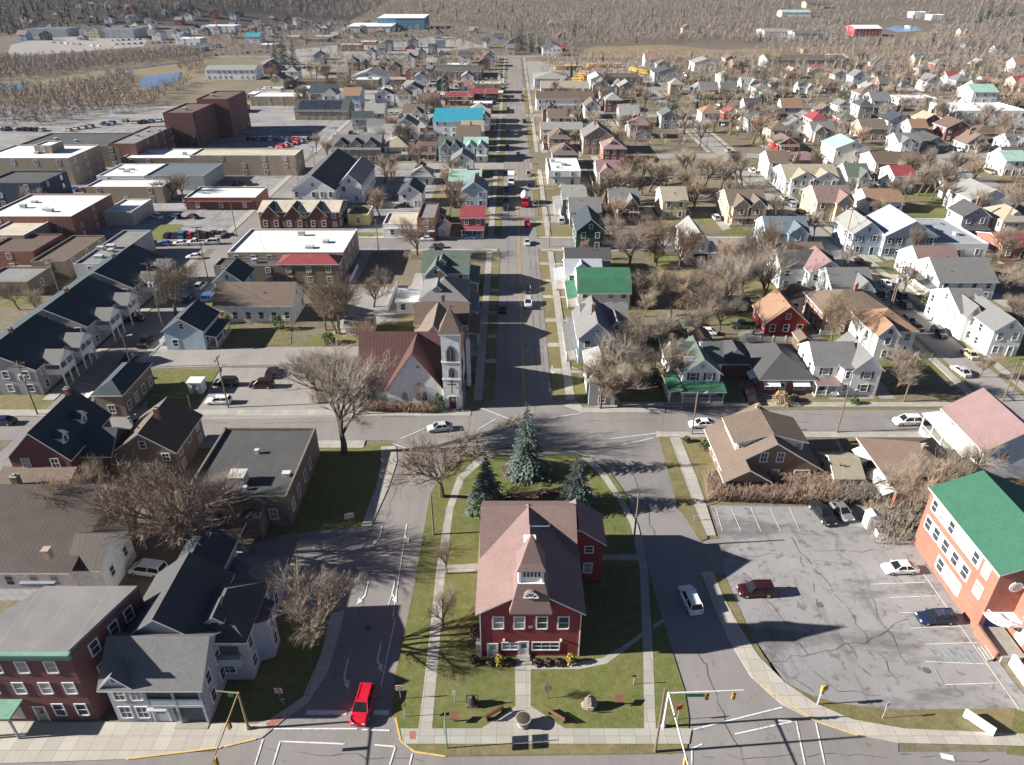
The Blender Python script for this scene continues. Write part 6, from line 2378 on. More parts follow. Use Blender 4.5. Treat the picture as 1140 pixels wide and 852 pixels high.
bush_px(716, 438, 1.6, 4.0, SH_G, "tall olive evergreen beside the corner trees", 600, 0)
bush_px(730, 392, 1.4, 4.0, SH_G, "olive evergreen by the green-roofed garage", 500, 0)


# far woods: nobody could count them
def woodland(name, label, polys, spacing, hmin, hmax, seed, mt, ever=0.0):
    q = random.Random(seed)
    mb = MB()
    for poly_px in polys:
        poly = [P(a, b) for a, b in poly_px]
        poly = [(p.x, p.y) for p in poly]
        xs_, ys_ = [p[0] for p in poly], [p[1] for p in poly]
        y = min(ys_)
        while y < max(ys_):
            sp = spacing * max(1.0, y / 900)
            x = min(xs_)
            while x < max(xs_):
                X, Y = x + q.uniform(-.6, .6) * sp, y + q.uniform(-.6, .6) * sp
                r = False
                for i in range(len(poly)):
                    (xa, ya), (xb, yb) = poly[i], poly[i - 1]
                    if (ya > Y) != (yb > Y) and X < (xb - xa) * (Y - ya) / (yb - ya) + xa:
                        r = not r
                if r and is_free(X, X, Y, Y, 3):
                    z, h = ground_z(X, Y), q.uniform(hmin, hmax)
                    k = max(1.0, Y / 700)
                    if q.random() < ever:
                        for j in range(10):
                            a, t = q.uniform(0, 6.28), q.random()
                            rad = h * .22 * (1 - t) + .3
                            c, s = math.cos(a), math.sin(a)
                            mb.quad([(X - s * rad * .6, Y + c * rad * .6, z + h * t), (X + c * rad, Y + s * rad, z + h * t * .9), (X + s * rad * .6, Y - c * rad * .6, z + h * t), (X, Y, z + h * min(1, t + .35))], 1)
                    else:
                        mb.quad([(X - .09 * k, Y, z), (X + .09 * k, Y, z), (X + .05, Y, z + h * .7)], 0)
                        for j in range(40):
                            a, t = q.uniform(0, 6.28), q.uniform(.2, .85)
                            rad = h * .46 * math.sin(math.pi * min(1, t * .9 + .12)) * q.uniform(.5, 1.1)
                            c, s = math.cos(a), math.sin(a)
                            b0 = (X + c * rad * .3, Y + s * rad * .3, z + h * t * .85)
                            tip = (X + c * rad, Y + s * rad, z + h * min(1.05, t * .85 + q.uniform(.08, .3)))
                            w = .12 * k
                            mb.quad([(b0[0] - s * w - c * w * .3, b0[1] + c * w, b0[2]), (b0[0] + s * w, b0[1] - c * w, b0[2] + w), tip], 0)
                x += sp
            y += sp
    o = mb.build(name, [mt, NEEDLE['dark']])
    o["kind"] = "stuff"
    o["label"] = label
    return o


WOODM = twig_mat("woodland_twigs", (.205, .182, .168))
WOOD_SHADE = twig_mat("woodland_grey_twigs", (.125, .112, .108))  # hillside shade put into the colour, darker than the other woods
woodland("scrub_woods", "brown bare scrub woods around the pond", [[(-70, 145), (-70, 100), (40, 100), (110, 92), (150, 100), (145, 112), (110, 128), (60, 140)], [(-60, 92), (-60, 66), (60, 66), (230, 56), (226, 66), (120, 76), (30, 90)], [(110, 128), (150, 112), (172, 104), (210, 88), (214, 92), (185, 112), (150, 126)], [(110, 92), (130, 84), (150, 84), (152, 98), (130, 98)], [(196, 78), (206, 74), (228, 68), (226, 74), (210, 84)]], 4.8, 5, 9, 3, WOODM)
woodland("hillside_woods", "dark bare woods on the hillside", [[(-80, 42), (-80, -20), (290, -20), (280, 8), (180, 22), (90, 36), (40, 40)]], 9, 11, 17, 4, WOOD_SHADE, .25)
woodland("far_woods", "far bare woods along the top of the view", [[(250, 14), (250, -25), (1180, -25), (1180, 12), (1000, 8), (840, 14), (700, 28), (560, 36), (480, 26), (400, 22)]], 10, 10, 15, 5, WOODM, .02)
woodland("far_woods", "pale bare woods beyond the dry field", [[(560, 48), (560, 34), (690, 27), (850, 16), (850, 48), (760, 50), (650, 54)], [(850, 60), (850, 50), (1000, 48), (1180, 46), (1180, 104), (1060, 98), (950, 82)], [(940, 30), (945, 12), (1180, 10), (1180, 30), (1050, 28), (1000, 24)], [(680, 36), (700, 27), (860, 14), (950, 10), (945, 28), (850, 34)], [(830, 50), (840, 36), (945, 30), (945, 48)], [(1030, 50), (1040, 32), (1180, 28), (1180, 48)], [(560, 62), (560, 46), (640, 50), (640, 62)]], 10, 7, 12, 6, WOODM, .02)
woodland("scattered_woods", "bare trees scattered among the far shops", [[(230, 66), (240, 30), (420, 26), (560, 40), (560, 60), (440, 58), (330, 66)], [(640, 78), (760, 66), (850, 64), (850, 104), (740, 108), (700, 100)]], 15, 7, 11, 7, WOODM, .05)


# trees of the outer blocks, too many and too small to tell apart
def street_block(x0, x1, y0, y1):
    return [pix(x0, y0), pix(x1, y0), pix(x1, y1), pix(x0, y1)]


woodland("garden_trees", "bare garden trees of the outer blocks seen as one brown mass", [street_block(*a) for a in
         ((22, 84, 312, 392), (22, 84, 406, 488), (94, 168, 312, 392), (94, 168, 406, 488), (176, 250, 310, 392), (176, 250, 406, 490), (258, 420, 330, 392), (258, 420, 406, 490), (20, 420, 506, 680), (-66, -12, 410, 560), (-160, -10, 565, 685), (176, 300, 235, 298))],
         9, 6, 12, 8, WOODM, .03)


# driveways, gravel pads, worn yards
yq = random.Random(77)
YP = {k: MB() for k in ('concrete', 'old_asphalt', 'lawn', 'dry_lawn', 'mulch')}
zk = 0.0008
for (a, b, c, d) in list(FOOT):
    if b - a > 30 or d > 520 or (a < -60 and c > 170) or (c < 100 and d > 40) or not visible((a + b) / 2, c, 0, 40):
        continue
    for k in range(4):
        kind = yq.choice(['concrete', 'old_asphalt', 'lawn', 'lawn', 'dry_lawn', 'dry_lawn', 'mulch'])
        zk += 0.000015
        if kind in ('concrete', 'old_asphalt'):
            x0 = yq.choice([a - 3.6, b + .6])
            r_ = (x0, x0 + 2.8, c - 4, d + yq.uniform(-2, 4))
        else:
            cx_, cy_ = yq.uniform(a - 6, b + 6), yq.uniform(c - 7, d + 9)
            w_, h_ = yq.uniform(3, 7), yq.uniform(3, 8)
            r_ = (cx_ - w_, cx_ + w_, cy_ - h_, cy_ + h_)
        pts = []
        for i in range(10 if kind not in ('concrete', 'old_asphalt') else 4):
            if kind in ('concrete', 'old_asphalt'):
                px_, py_ = ((r_[0], r_[2]), (r_[1], r_[2]), (r_[1], r_[3]), (r_[0], r_[3]))[i]
            else:
                t = 6.283 * i / 10
                q_ = yq.uniform(.75, 1.1)
                px_, py_ = (r_[0] + r_[1]) / 2 + w_ * q_ * math.cos(t) ** 1, (r_[2] + r_[3]) / 2 + h_ * q_ * math.sin(t)
            pts.append((px_, py_, zk))
        YP[kind].quad(pts)
for k, mb in YP.items():
    structure(mb.build("yard_patch", GM[k]))

# back garden sheds and fences
ns = nf = 0
for (a, b, c, d) in list(FOOT):
    if c > 380 or c < 108 or a < -75 or b - a > 16 or not visible((a + b) / 2, c, 0, -10):
        continue
    if ns < 34 and yq.random() < .45:
        w_, l_ = yq.uniform(2.4, 4.5), yq.uniform(3, 6)
        x_, y_ = yq.uniform(a - 3, b + 3), d + yq.uniform(5, 9)
        if is_free(x_ - w_ / 2, x_ + w_ / 2, y_, y_ + l_, .8) and abs(x_ - 2) > 14 and abs(x_ - 89) > 8 and not 96 < y_ < 110 and not 184 < y_ < 201 and not 276 < y_ < 312:
            ns += 1
            col = yq.choice(['white', 'brown', 'grey', 'tan', 'red-brown'])
            wc = {'white': (.6, .59, .56), 'brown': (.16, .1, .07), 'grey': (.3, .3, .3), 'tan': (.36, .29, .2), 'red-brown': (.22, .08, .06)}[col]
            o = put("shed", None, None, (x_, y_, 0))
            mb = MB()
            mb.profile([(-w_ / 2, -.1), (-w_ / 2, 2.2), (0, 2.2 + w_ * .28), (w_ / 2, 2.2), (w_ / 2, -.1)], 'y', 0, l_)
            mb.build("wall", mat('siding', wc), o)
            mb = MB()
            t = [(-w_ / 2 - .25, 2.06), (0, 2.22 + w_ * .28), (w_ / 2 + .25, 2.06)]
            mb.strip([(u, z + .1) for u, z in t], t, 'y', -.25, l_ + .25)
            mb.build("roof", [mat(*ROOF[yq.choice('gdnbl')]), WHITE], o)
            add_door(o, (0, 0, .02), 0, (.3, .28, .26), 1.0, 1.9)
            FOOT.append((x_ - w_ / 2, x_ + w_ / 2, y_, y_ + l_))
            auto(o, f"small {col} garden shed", "shed", "garden sheds")
    if nf < 40 and yq.random() < .4:
        x_ = yq.choice([a - 2.2, b + 2.2])
        L = yq.uniform(8, 16)
        y_ = c + yq.uniform(0, 3)
        if is_free(x_ - .1, x_ + .1, y_, y_ + L, .2) and abs(x_ - 2) > 10 and abs(x_ - 89) > 7 and not any(s0 - L < y_ < s1 for s0, s1 in ((98, 109), (188, 200), (281, 310), (394, 405))):
            nf += 1
            white = yq.random() < .5
            o = put("fence", None, None, (x_, y_, 0), math.pi / 2)
            mb = MB()
            mb.box(0, L, -.025, .025, .1, 1.3 if white else 1.7)
            mb.build("board_panel", WHITE if white else WOODPOLE, o)
            for i in range(int(L / 2.5) + 1):
                mb = MB()
                mb.box(i * 2.5 - .06, i * 2.5 + .06, -.07, .07, 0, 1.45 if white else 1.8)
                mb.build("post", WHITE if white else WOODPOLE, o)
            auto(o, f"{'white' if white else 'brown wooden'} garden fence", "fence", "garden fences")


# ------------------------------------------------------------------ vehicles (front towards +Y)
PAINT = {'red': (.5, .012, .03), 'maroon': (.035, .008, .01), 'white': (.74, .74, .73), 'silver': (.45, .46, .47), 'grey': (.17, .175, .18), 'black': (.016, .016, .018), 'dark blue': (.014, .022, .055), 'blue': (.05, .13, .3), 'tan': (.36, .31, .23), 'green': (.04, .09, .06), 'teal': (.03, .16, .2), 'yellow': (.75, .42, .03)}
SHAPE = {  # length, width, [(y, belt)], cabin base y0,y1, roof y0,y1, roof z, roof half width, wheel radius
    'sedan': (4.6, 1.8, [(-2.3, .72), (-2.2, .92), (-1.5, 1.0), (.9, .98), (1.9, .82), (2.25, .68), (2.3, .55)], (-1.75, 1.15), (-.95, .3), 1.45, .6, .32),
    'suv': (4.7, 1.9, [(-2.35, .85), (-2.3, 1.08), (-1.6, 1.12), (1.0, 1.1), (2.0, 1.0), (2.28, .82), (2.35, .6)], (-2.25, 1.25), (-1.95, .45), 1.76, .68, .37),
    'wagon': (4.7, 1.8, [(-2.35, .75), (-2.3, .98), (-1.6, 1.0), (.9, .98), (1.9, .82), (2.3, .68), (2.35, .55)], (-2.25, 1.15), (-1.95, .3), 1.5, .62, .32),
    'van': (5.0, 1.95, [(-2.5, .85), (-2.45, 1.1), (-1.6, 1.12), (1.2, 1.08), (2.1, .92), (2.42, .75), (2.5, .6)], (-2.42, 1.75), (-2.2, .75), 1.85, .76, .35),
    'pickup': (5.6, 1.95, [(-2.8, .95), (-2.75, 1.08), (-.4, 1.1), (1.3, 1.12), (2.4, 1.06), (2.72, .9), (2.8, .6)], (-.55, 1.5), (-.25, .7), 1.85, .7, .39),
}
_CAR = {}


def car_parts(kind, colour):
    key = (kind, colour)
    if key in _CAR:
        return _CAR[key]
    L, W, st, cb, cr, zr, rw, wr = SHAPE[kind]
    hw = W / 2
    paint = mat('paint', PAINT[colour])
    body = MB()
    rings = []
    for i, (y, z) in enumerate(st):
        e = .86 if i in (0, len(st) - 1) else (.95 if i in (1, len(st) - 2) else 1.0)
        h = hw * e
        rings.append([(-h * .9, y, .24), (-h, y, .42), (-h, y, z - .22), (-h * .94, y, z - .05), (-h * .8, y, z), (h * .8, y, z), (h * .94, y, z - .05), (h, y, z - .22), (h, y, .42), (h * .9, y, .24)])
    for a, b in zip(rings, rings[1:]):
        for k in range(10):
            body.quad([a[k], a[(k + 1) % 10], b[(k + 1) % 10], b[k]])
    body.quad(rings[0])
    body.quad(rings[-1][::-1])
    zb = 1.0 if kind in ('sedan', 'wagon') else 1.1
    bw = hw * .9
    B = [(-bw, cb[0], zb - .03), (bw, cb[0], zb - .03), (bw, cb[1], zb - .04), (-bw, cb[1], zb - .04)]
    T2 = [(-rw, cr[0], zr), (rw, cr[0], zr), (rw, cr[1], zr), (-rw, cr[1], zr)]
    body.prism([(-rw * 1.03, cr[0] - .03), (rw * 1.03, cr[0] - .03), (rw * 1.03, cr[1] + .03), (-rw * 1.03, cr[1] + .03)], zr - .05, zr + .03)
    for k in range(4):
        body.tube(B[k], T2[k], .055, .05, 5)
    for s in (-1, 1):
        m = (cb[0] + cb[1]) / 2 - .2
        body.tube((s * bw, m, zb), (s * rw, (cr[0] + cr[1]) / 2, zr), .05, .05, 4)
        body.box(s * hw - .1 + (.05 if s > 0 else -.05), s * hw + .1 + (.05 if s > 0 else -.05), cb[1] - .35, cb[1] - .2, zb, zb + .14)
    if kind in ('suv', 'wagon'):
        for s in (-1, 1):
            body.tube((s * rw * .85, cr[0] + .1, zr + .08), (s * rw * .85, cr[1] - .2, zr + .08), .03, .03, 4)
    if kind == 'pickup':
        body.box(-hw * .8, hw * .8, -2.65, -.6, 1.06, 1.125)
    parts = [("body", body, paint)]
    for nm, q in (("rear_window", (0, 1)), ("side_window", (1, 2)), ("windshield", (2, 3)), ("side_window", (3, 0))):
        g = MB()
        g.quad([B[q[0]], B[q[1]], T2[q[1]], T2[q[0]]])
        parts.append((nm, g, CARGLASS))
    if kind == 'pickup':
        g = MB()
        g.box(-hw * .74, hw * .74, -2.6, -.65, 1.05, 1.13)
        parts.append(("load_bed", g, RUBBER))
    yf, yr = L / 2, -L / 2
    for s in (-1, 1):
        g = MB()
        g.box(s * hw * .62 - .16, s * hw * .62 + .16, yf - .12, yf + .01, .58, .72)
        parts.append(("headlight", g, mat('lamp_glass', (.75, .75, .72), .2)))
        g = MB()
        g.box(s * hw * .66 - .14, s * hw * .66 + .14, yr - .01, yr + .12, .66, .84)
        parts.append(("taillight", g, mat('tail_glass', (.35, .01, .012), .3)))
    wheels = []
    for yw in (-L * .3, L * .31):
        for s in (-1, 1):
            t, r = MB(), MB()
            x = s * (hw - .1)
            t.tube((x - .11, yw, wr), (x + .11, yw, wr), wr, wr, 14)
            r.tube((x - .12, yw, wr), (x + .12, yw, wr), wr * .6, wr * .6, 10)
            wheels.append((t, r))
    _CAR[key] = dict(parts=parts, wheels=wheels, mesh={})
    return _CAR[key]


def vehicle(x, y, kind, colour, head, label=None, group=None, desc=None, z=None):
    """head: compass-like angle of the nose, 0 = away from the camera, 90 = to the left"""
    cp = car_parts(kind, colour)
    near = y < 165
    z = ground_z(x, y) + (.015 if z is None else z)
    M = cp['mesh']
    nm = {'sedan': 'car', 'suv': 'car', 'wagon': 'car', 'van': 'van', 'pickup': 'pickup_truck'}[kind]
    if near:
        o = put(nm, None, None, (x, y, z), R(head), (.94, .94, .94))
        if 'near' not in M:
            M['near'] = [(n, b.mesh(n, m)) for n, b, m in cp['parts']]
            M['wh'] = [(t.mesh("wheel", RUBBER), r.mesh("rim", STEEL)) for t, r in cp['wheels']]
        for n, me in M['near']:
            put(n, me, o)
        for t, r in M['wh']:
            put("rim", r, put("wheel", t, o))
    else:
        if 'far' not in M:
            mb, ms = MB(), []
            for b, m in [(b, m) for _, b, m in cp['parts']] + [(t, RUBBER) for t, _ in cp['wheels']] + [(r, STEEL) for _, r in cp['wheels']]:
                if m not in ms:
                    ms.append(m)
                k, i = ms.index(m), len(mb.v)
                mb.v += b.v
                mb.f += [tuple(a + i for a in f) for f in b.f]
                mb.m += [k] * len(b.f)
            M['far'] = mb.mesh(nm, ms)
        o = put(nm, M['far'], None, (x, y, z), R(head), (.94, .94, .94))
    cat = {'car': 'car', 'van': 'van', 'pickup_truck': 'pickup truck'}[nm]
    if label:
        tag(o, label, cat)
        if group:
            o["group"] = group
    else:
        auto(o, desc or f"{colour} {'estate car' if kind == 'wagon' else 'SUV' if kind == 'suv' else 'car' if kind == 'sedan' else kind} parked", cat, group or "cars parked around the town")
    return o


def car_px(px, py, kind, colour, head, label=None, group=None):
    p = P(px, py, 0)
    return vehicle(p.x, p.y, kind, colour, head, label, group)


car_px(405, 789, 'suv', 'red', 176, "bright red car waiting at the stop line of the left branch road")
car_px(768, 671, 'suv', 'white', 8, "white SUV driving along the right branch past the town hall")
car_px(841, 661, 'suv', 'maroon', 92, "maroon SUV standing alone in the middle of the car park")
car_px(1001, 636, 'sedan', 'white', 92, "white car in the bay nearest the green-roofed brick hall")
car_px(1041, 691, 'wagon', 'dark blue', 92, "dark blue car parked beside the blue-hatched bay")
car_px(914, 574, 'pickup', 'black', 190, "black pickup truck parked beside the hedge")
car_px(936, 572, 'sedan', 'grey', 190, "grey car parked next to the black pickup truck")
car_px(1009, 472, 'suv', 'white', 92, "white SUV with dark roof windows on the street by the pink-roofed house")
car_px(781, 475, 'sedan', 'white', 92, "white car parked at the street corner by the bungalow")
car_px(490, 479, 'sedan', 'silver', 100, "silver car crossing in front of the white church")
car_px(166, 638, 'van', 'white', 80, "white van in the shaded yard behind the grey porch house")
car_px(252, 429, 'suv', 'black', 90, "black SUV in the car park beside the little white booth")
car_px(292, 431, 'suv', 'maroon', 90, "maroon car in the row beside the black SUV")
car_px(244, 449, 'wagon', 'white', 90, "white estate car by itself in the lower part of the church car park")
car_px(303, 417, 'sedan', 'black', 0, "black car at the far edge of the church car park")
car_px(152, 472, 'sedan', 'black', 40, "dark car beside the dark brown gabled house")
car_px(1069, 416, 'sedan', 'silver', 8, "silver car parked on the east street")
car_px(588, 340, 'suv', 'silver', 180, "silver SUV coming down the main street below a dark car")
car_px(587, 324, 'suv', 'black', 180, "dark SUV coming down the main street below the second street")
car_px(559, 346, 'sedan', 'black', 0, "dark car at the left kerb of the main street in house shadow")
car_px(587, 272, 'sedan', 'silver', 180, "silver car waiting at the second street crossing")
car_px(587, 251, 'suv', 'red', 180, "red car on the main street just beyond the second street")
car_px(577, 173, 'sedan', 'grey', 180, "grey car on the main street beyond the box truck")
car_px(574, 150, 'sedan', 'white', 0, "white car climbing the main street by the turquoise roof")
car_px(150, 358, 'sedan', 'black', 90, "dark green-black car parked behind the farthest row house")
car_px(140, 350, 'suv', 'dark blue', 90, "dark blue car parked behind the farthest row house")
car_px(217, 288, 'sedan', 'white', 90, "white car turning near the market building corner")
car_px(475, 268, 'sedan', 'white', 90, "white car parked at the kerb by the brick shop")
car_px(523, 266, 'wagon', 'blue', 90, "blue and silver car at the kerb before the red-roofed shop")
car_px(486, 276, 'sedan', 'grey', 90, "grey car driving along the second street")
car_px(1005, 342, 'suv', 'dark blue', 8, "dark blue car in the shade on the east street")
car_px(1000, 330, 'suv', 'black', 8, "black car farther up in the shade on the east street")
car_px(1018, 366, 'sedan', 'dark blue', 8, "dark blue car near the orange-brown roof on the east street")
car_px(827, 365, 'pickup', 'green', 90, "old dark pickup truck parked before the red barn house")
car_px(786, 372, 'sedan', 'white', 80, "white car under the bare trees behind the green-porch house")
car_px(768, 362, 'sedan', 'teal', 70, "pale teal car half hidden among the garden trees")
car_px(824, 338, 'suv', 'black', 80, "black car in the garden yard by the red shed")
car_px(704, 208, 'sedan', 'silver', 90, "silver car on the yard beside the brick cross-gabled house")
car_px(640, 248, 'suv', 'black', 180, "black SUV beside the dark green gable on the main street")
car_px(650, 246, 'suv', 'red', 180, "red SUV beside the dark green gable on the main street")
car_px(1111, 250, 'sedan', 'dark blue', 90, "dark car beside the tall white house and lawn")
car_px(474, 197, 'sedan', 'blue', 90, "blue car in front of the hip-roofed blue house")
car_px(448, 231, 'sedan', 'black', 90, "black car parked beside the white gabled cottage")
car_px(4, 472, 'sedan', 'dark blue', 90, "dark blue car at the left end of the cross street")
car_px(210, 228, 'suv', 'silver', 0, "silver SUV in the striped downtown lot")


def lot_row(x0, y0, x1, y1, n, head, phrase, hues=('black', 'grey', 'silver', 'white', 'dark blue', 'maroon', 'red', 'white', 'tan', 'blue'), skip=.1, seed=1):
    """a row of parked cars; every car is told apart by its place in the row"""
    q = random.Random(seed)
    a, b = P(x0, y0, 0), P(x1, y1, 0)
    for k in range(n):
        if q.random() < skip:
            continue
        t = k / max(1, n - 1)
        p = a.lerp(b, t)
        col = q.choice(hues)
        if not is_free(p.x - 1, p.x + 1, p.y - 1, p.y + 1, .5):
            continue
        o = vehicle(p.x, p.y, q.choice(['sedan', 'suv', 'sedan', 'suv', 'pickup', 'van', 'wagon']), col, head + q.uniform(-3, 3), None, "parked cars in the lots", f"{col} vehicle {phrase}")
        ROWCAR.setdefault((phrase, col), []).append((k, o))
        AUTO.pop()


ROWCAR = {}
lot_row(188, 264, 247, 263, 8, 0, "in the front row of the downtown lot", seed=2)
lot_row(166, 274, 236, 272, 5, 90, "in the kerb row of the downtown lot", seed=3)
lot_row(165, 243, 215, 243, 6, 60, "beside the green patch of the downtown lot", seed=4)
lot_row(115, 223, 172, 223, 6, 60, "behind the red brick store", seed=5)
lot_row(60, 212, 92, 214, 4, 70, "in the yard by the dark glass building", seed=6)
lot_row(226, 205, 290, 206, 6, 0, "in front of the long warehouse", seed=7)
lot_row(288, 172, 335, 158, 9, 60, "in the shaded lot beyond the warehouse", seed=8)
lot_row(278, 156, 345, 156, 12, 0, "in the far row of the shaded lot", seed=9)
lot_row(-4, 145, 48, 146, 9, 0, "along the marsh edge lot", seed=10)
lot_row(76, 146, 140, 136, 9, 70, "in the lot beside the tower block", seed=11)
lot_row(150, 138, 185, 135, 5, 80, "at the foot of the tower block", seed=12)
lot_row(470, 97, 560, 98, 15, 0, "before the wide dark store", seed=13)
lot_row(470, 104, 536, 105, 10, 0, "in the second row before the wide dark store", seed=14)
lot_row(316, 76, 345, 76, 6, 0, "by the evergreens of the service yard", seed=15)
lot_row(384, 40, 470, 42, 16, 0, "in front of the blue industrial hall", seed=16)
lot_row(60, 48, 110, 52, 8, 60, "in the plaza lot", seed=17)
lot_row(125, 46, 215, 42, 16, 0, "along the far plaza row", seed=18)
lot_row(130, 50, 190, 48, 10, 0, "along the near plaza row", seed=19)
lot_row(556, 80, 562, 94, 5, 0, "at the left kerb near the top of the main street", seed=20)
lot_row(760, 82, 772, 94, 4, 40, "beside the depot workshop", seed=21)
lot_row(890, 44, 930, 44, 7, 0, "by the farm supply sheds", seed=22)
lot_row(340, 92, 390, 90, 9, 0, "before the pale gabled industrial shed", seed=26)
lot_row(420, 62, 540, 60, 18, 0, "in the gravel yard below the blue hall", seed=27)
lot_row(430, 128, 478, 126, 9, 0, "in the yard left of the turquoise roof", seed=28)
lot_row(240, 62, 330, 56, 14, 0, "along the highway shops", seed=29)
lot_row(785, 128, 800, 118, 4, 20, "in the back yard under the evergreens", seed=23)
lot_row(410, 218, 440, 222, 4, 0, "in the shaded court by the church hall", seed=24)
lot_row(1085, 132, 1125, 162, 4, 90, "near the big white block", seed=25)
for (phrase, col), l in ROWCAR.items():
    for i, (k, o) in enumerate(sorted(l, key=lambda t: t[0])):
        tag(o, f"{ORD[i] + ' ' if i else ''}{col} vehicle {phrase}{', counted from the left' if len(l) > 1 else ''}", o["category"])


# trucks and school buses
def box_truck():
    p = P(569, 205, 0)
    o = thing("box_truck", "white box truck driving down the main street", "truck", p)
    o.rotation_euler = (0, 0, R(180))
    mb = MB()
    mb.box(-1.2, 1.2, -4.6, 1.6, .9, 3.7)
    mb.build("cargo_box", WHITE, o)
    mb = MB()
    mb.profile([(1.75, .5), (1.75, 2.7), (2.6, 2.7), (3.2, 1.7), (4.2, 1.5), (4.3, .5)], 'x', -1.05, 1.05)
    c = mb.build("cab", mat('paint', PAINT['white']), o)
    mb = MB()
    mb.quad([(-.95, 2.68, 2.62), (.95, 2.68, 2.62), (.95, 3.2, 1.76), (-.95, 3.2, 1.76)])
    mb.build("windshield", CARGLASS, c)
    for y in (-3.4, -2.2, 3.2):
        for s in (-1, 1):
            mb = MB()
            mb.tube((s * 1.0 - .15, y, .5), (s * 1.0 + .15, y, .5), .5, .5, 12)
            mb.build("wheel", RUBBER, o)


def mixer_truck():
    p = P(584, 228, 0)
    o = thing("mixer_truck", "red and white concrete mixer truck on the main street", "truck", p)
    o.rotation_euler = (0, 0, R(180))
    mb = MB()
    mb.box(-.5, .5, -4.2, 3.8, .6, 1.0)
    mb.build("chassis", DARKTRIM, o)
    mb = MB()
    prof = [(.5, -4.0), (.9, -3.6), (1.25, -2.0), (1.25, -.4), (.7, 1.2)]
    for (r0, y0), (r1, y1) in zip(prof, prof[1:]):
        mb.tube((0, y0, 2.6 - .12 * y0), (0, y1, 2.6 - .12 * y1), r0, r1, 14)
    mb.build("drum", mat('paint', PAINT['white']), o)
    mb = MB()
    mb.profile([(1.8, .6), (1.8, 2.9), (3.0, 2.9), (3.3, 1.8), (3.9, 1.6), (4.0, .6)], 'x', -1.15, 1.15)
    c = mb.build("cab", mat('paint', PAINT['red']), o)
    mb = MB()
    mb.quad([(-1.0, 3.04, 2.8), (1.0, 3.04, 2.8), (1.0, 3.32, 1.85), (-1.0, 3.32, 1.85)])
    mb.build("windshield", CARGLASS, c)
    for y in (-3.2, -1.9, 2.9):
        for s in (-1, 1):
            mb = MB()
            mb.tube((s * 1.0 - .17, y, .52), (s * 1.0 + .17, y, .52), .52, .52, 12)
            mb.build("wheel", RUBBER, o)


box_truck()
mixer_truck()
BUS = MB()
BUS.profile([(-4.6, .5), (-4.6, 2.7), (-4.3, 3.0), (2.9, 3.0), (3.2, 2.7), (3.3, 1.7), (4.4, 1.5), (4.6, .5)], 'x', -1.2, 1.2, 0)
for s in (-1, 1):
    for k in range(8):
        y = -4.2 + k * .9
        BUS.box(s * 1.21 - .02, s * 1.21 + .02, y, y + .7, 1.9, 2.6, 1)
    for y in (-2.9, 3.2):
        BUS.tube((s * 1.05 - .17, y, .5), (s * 1.05 + .17, y, .5), .5, .5, 10, 2)
    BUS.box(s * 1.22 - .02, s * 1.22 + .02, -4.5, 3.2, 1.3, 1.42, 2)
BUS.quad([(-1.0, -4.61, 1.7), (1.0, -4.61, 1.7), (1.0, -4.61, 2.6), (-1.0, -4.61, 2.6)], 1)
BUSM = BUS.mesh("school_bus", [mat('paint', PAINT['yellow']), GLASS, RUBBER])
WORDS = ["first", "second", "third", "fourth", "fifth", "sixth", "seventh", "eighth", "ninth", "tenth"]
for phrase, x0, y0, x1, y1, n, hd in (("in the row behind the grey hip-roofed building", 619, 77.5, 646, 77.0, 7, 8), ("in the row above the depot office", 655, 75.5, 688, 75, 8, 8), ("at the left end of the depot yard", 641, 92, 650, 84, 4, 60), ("in the cluster right of the depot garage", 704, 80, 718, 83, 6, 30)):
    for k in range(n):
        p = P(x0, y0, 0).lerp(P(x1, y1, 0), k / (n - 1))
        o = put("school_bus", BUSM, None, (p.x, p.y, .05), R(hd))
        tag(o, f"{WORDS[k]} yellow school bus from the left {phrase}", "bus")
        o["group"] = "yellow school buses at the depot"


# ------------------------------------------------------------------ poles, signals, signs and benches
BRONZE = mat('paint_bronze', (.3, .22, .12), .5)
SIGW = mat('steel_white', (.62, .63, .64), .4)
SIGY = mat('signal_yellow', (.55, .33, .06), .5)


def lamp_head(parent, x, y, z, face=math.pi):
    mb = MB()
    mb.box(-.18, .18, -.12, .12, -1.1, 0)
    h = mb.build("signal_head", SIGY, parent, (x, y, z), face)
    for k, c in enumerate(((.16, .01, .01), (.2, .12, .01), (.01, .12, .06))):
        m2 = MB()
        m2.tube((0, -.12, -.2 - .34 * k), (0, -.2, -.2 - .34 * k), .12, .13, 10)
        m2.build("lens", mat('lens', c, .3), h)


def signal(px, py, top_py, name_label, mt, arms):
    p = P(px, py, 0)
    o = thing("traffic_signal", name_label, "traffic light", (p.x, p.y, .13))
    h = height_at(p, px, top_py) - .13
    mb = MB()
    mb.tube((0, 0, 0), (0, 0, h), .14, .1, 10)
    mb.tube((0, 0, 0), (0, 0, .35), .24, .2, 10)
    mb.build("pole", mt, o)
    for (dx, dy, heads, plate) in arms:
        m2 = MB()
        m2.tube((0, 0, h - .1), (dx, dy, h + .1), .09, .05, 8)
        a = m2.build("mast_arm", mt, o)
        L = math.hypot(dx, dy)
        for t in heads:
            lamp_head(a, dx * t, dy * t, h - .05, 0 if abs(dx) > abs(dy) else math.pi / 2)
        if plate:
            m3 = MB()
            if abs(dx) > abs(dy):
                m3.box(dx * .22, dx * .48, -.1, -.05, h - .55, h - .1)
            else:
                m3.box(-.05, -.02, min(dy * .2, dy * .42), max(dy * .2, dy * .42), h - .5, h - .1)
            m3.build("street_name_plate", mat('sign_green', (.02, .12, .07)), a)
    return o


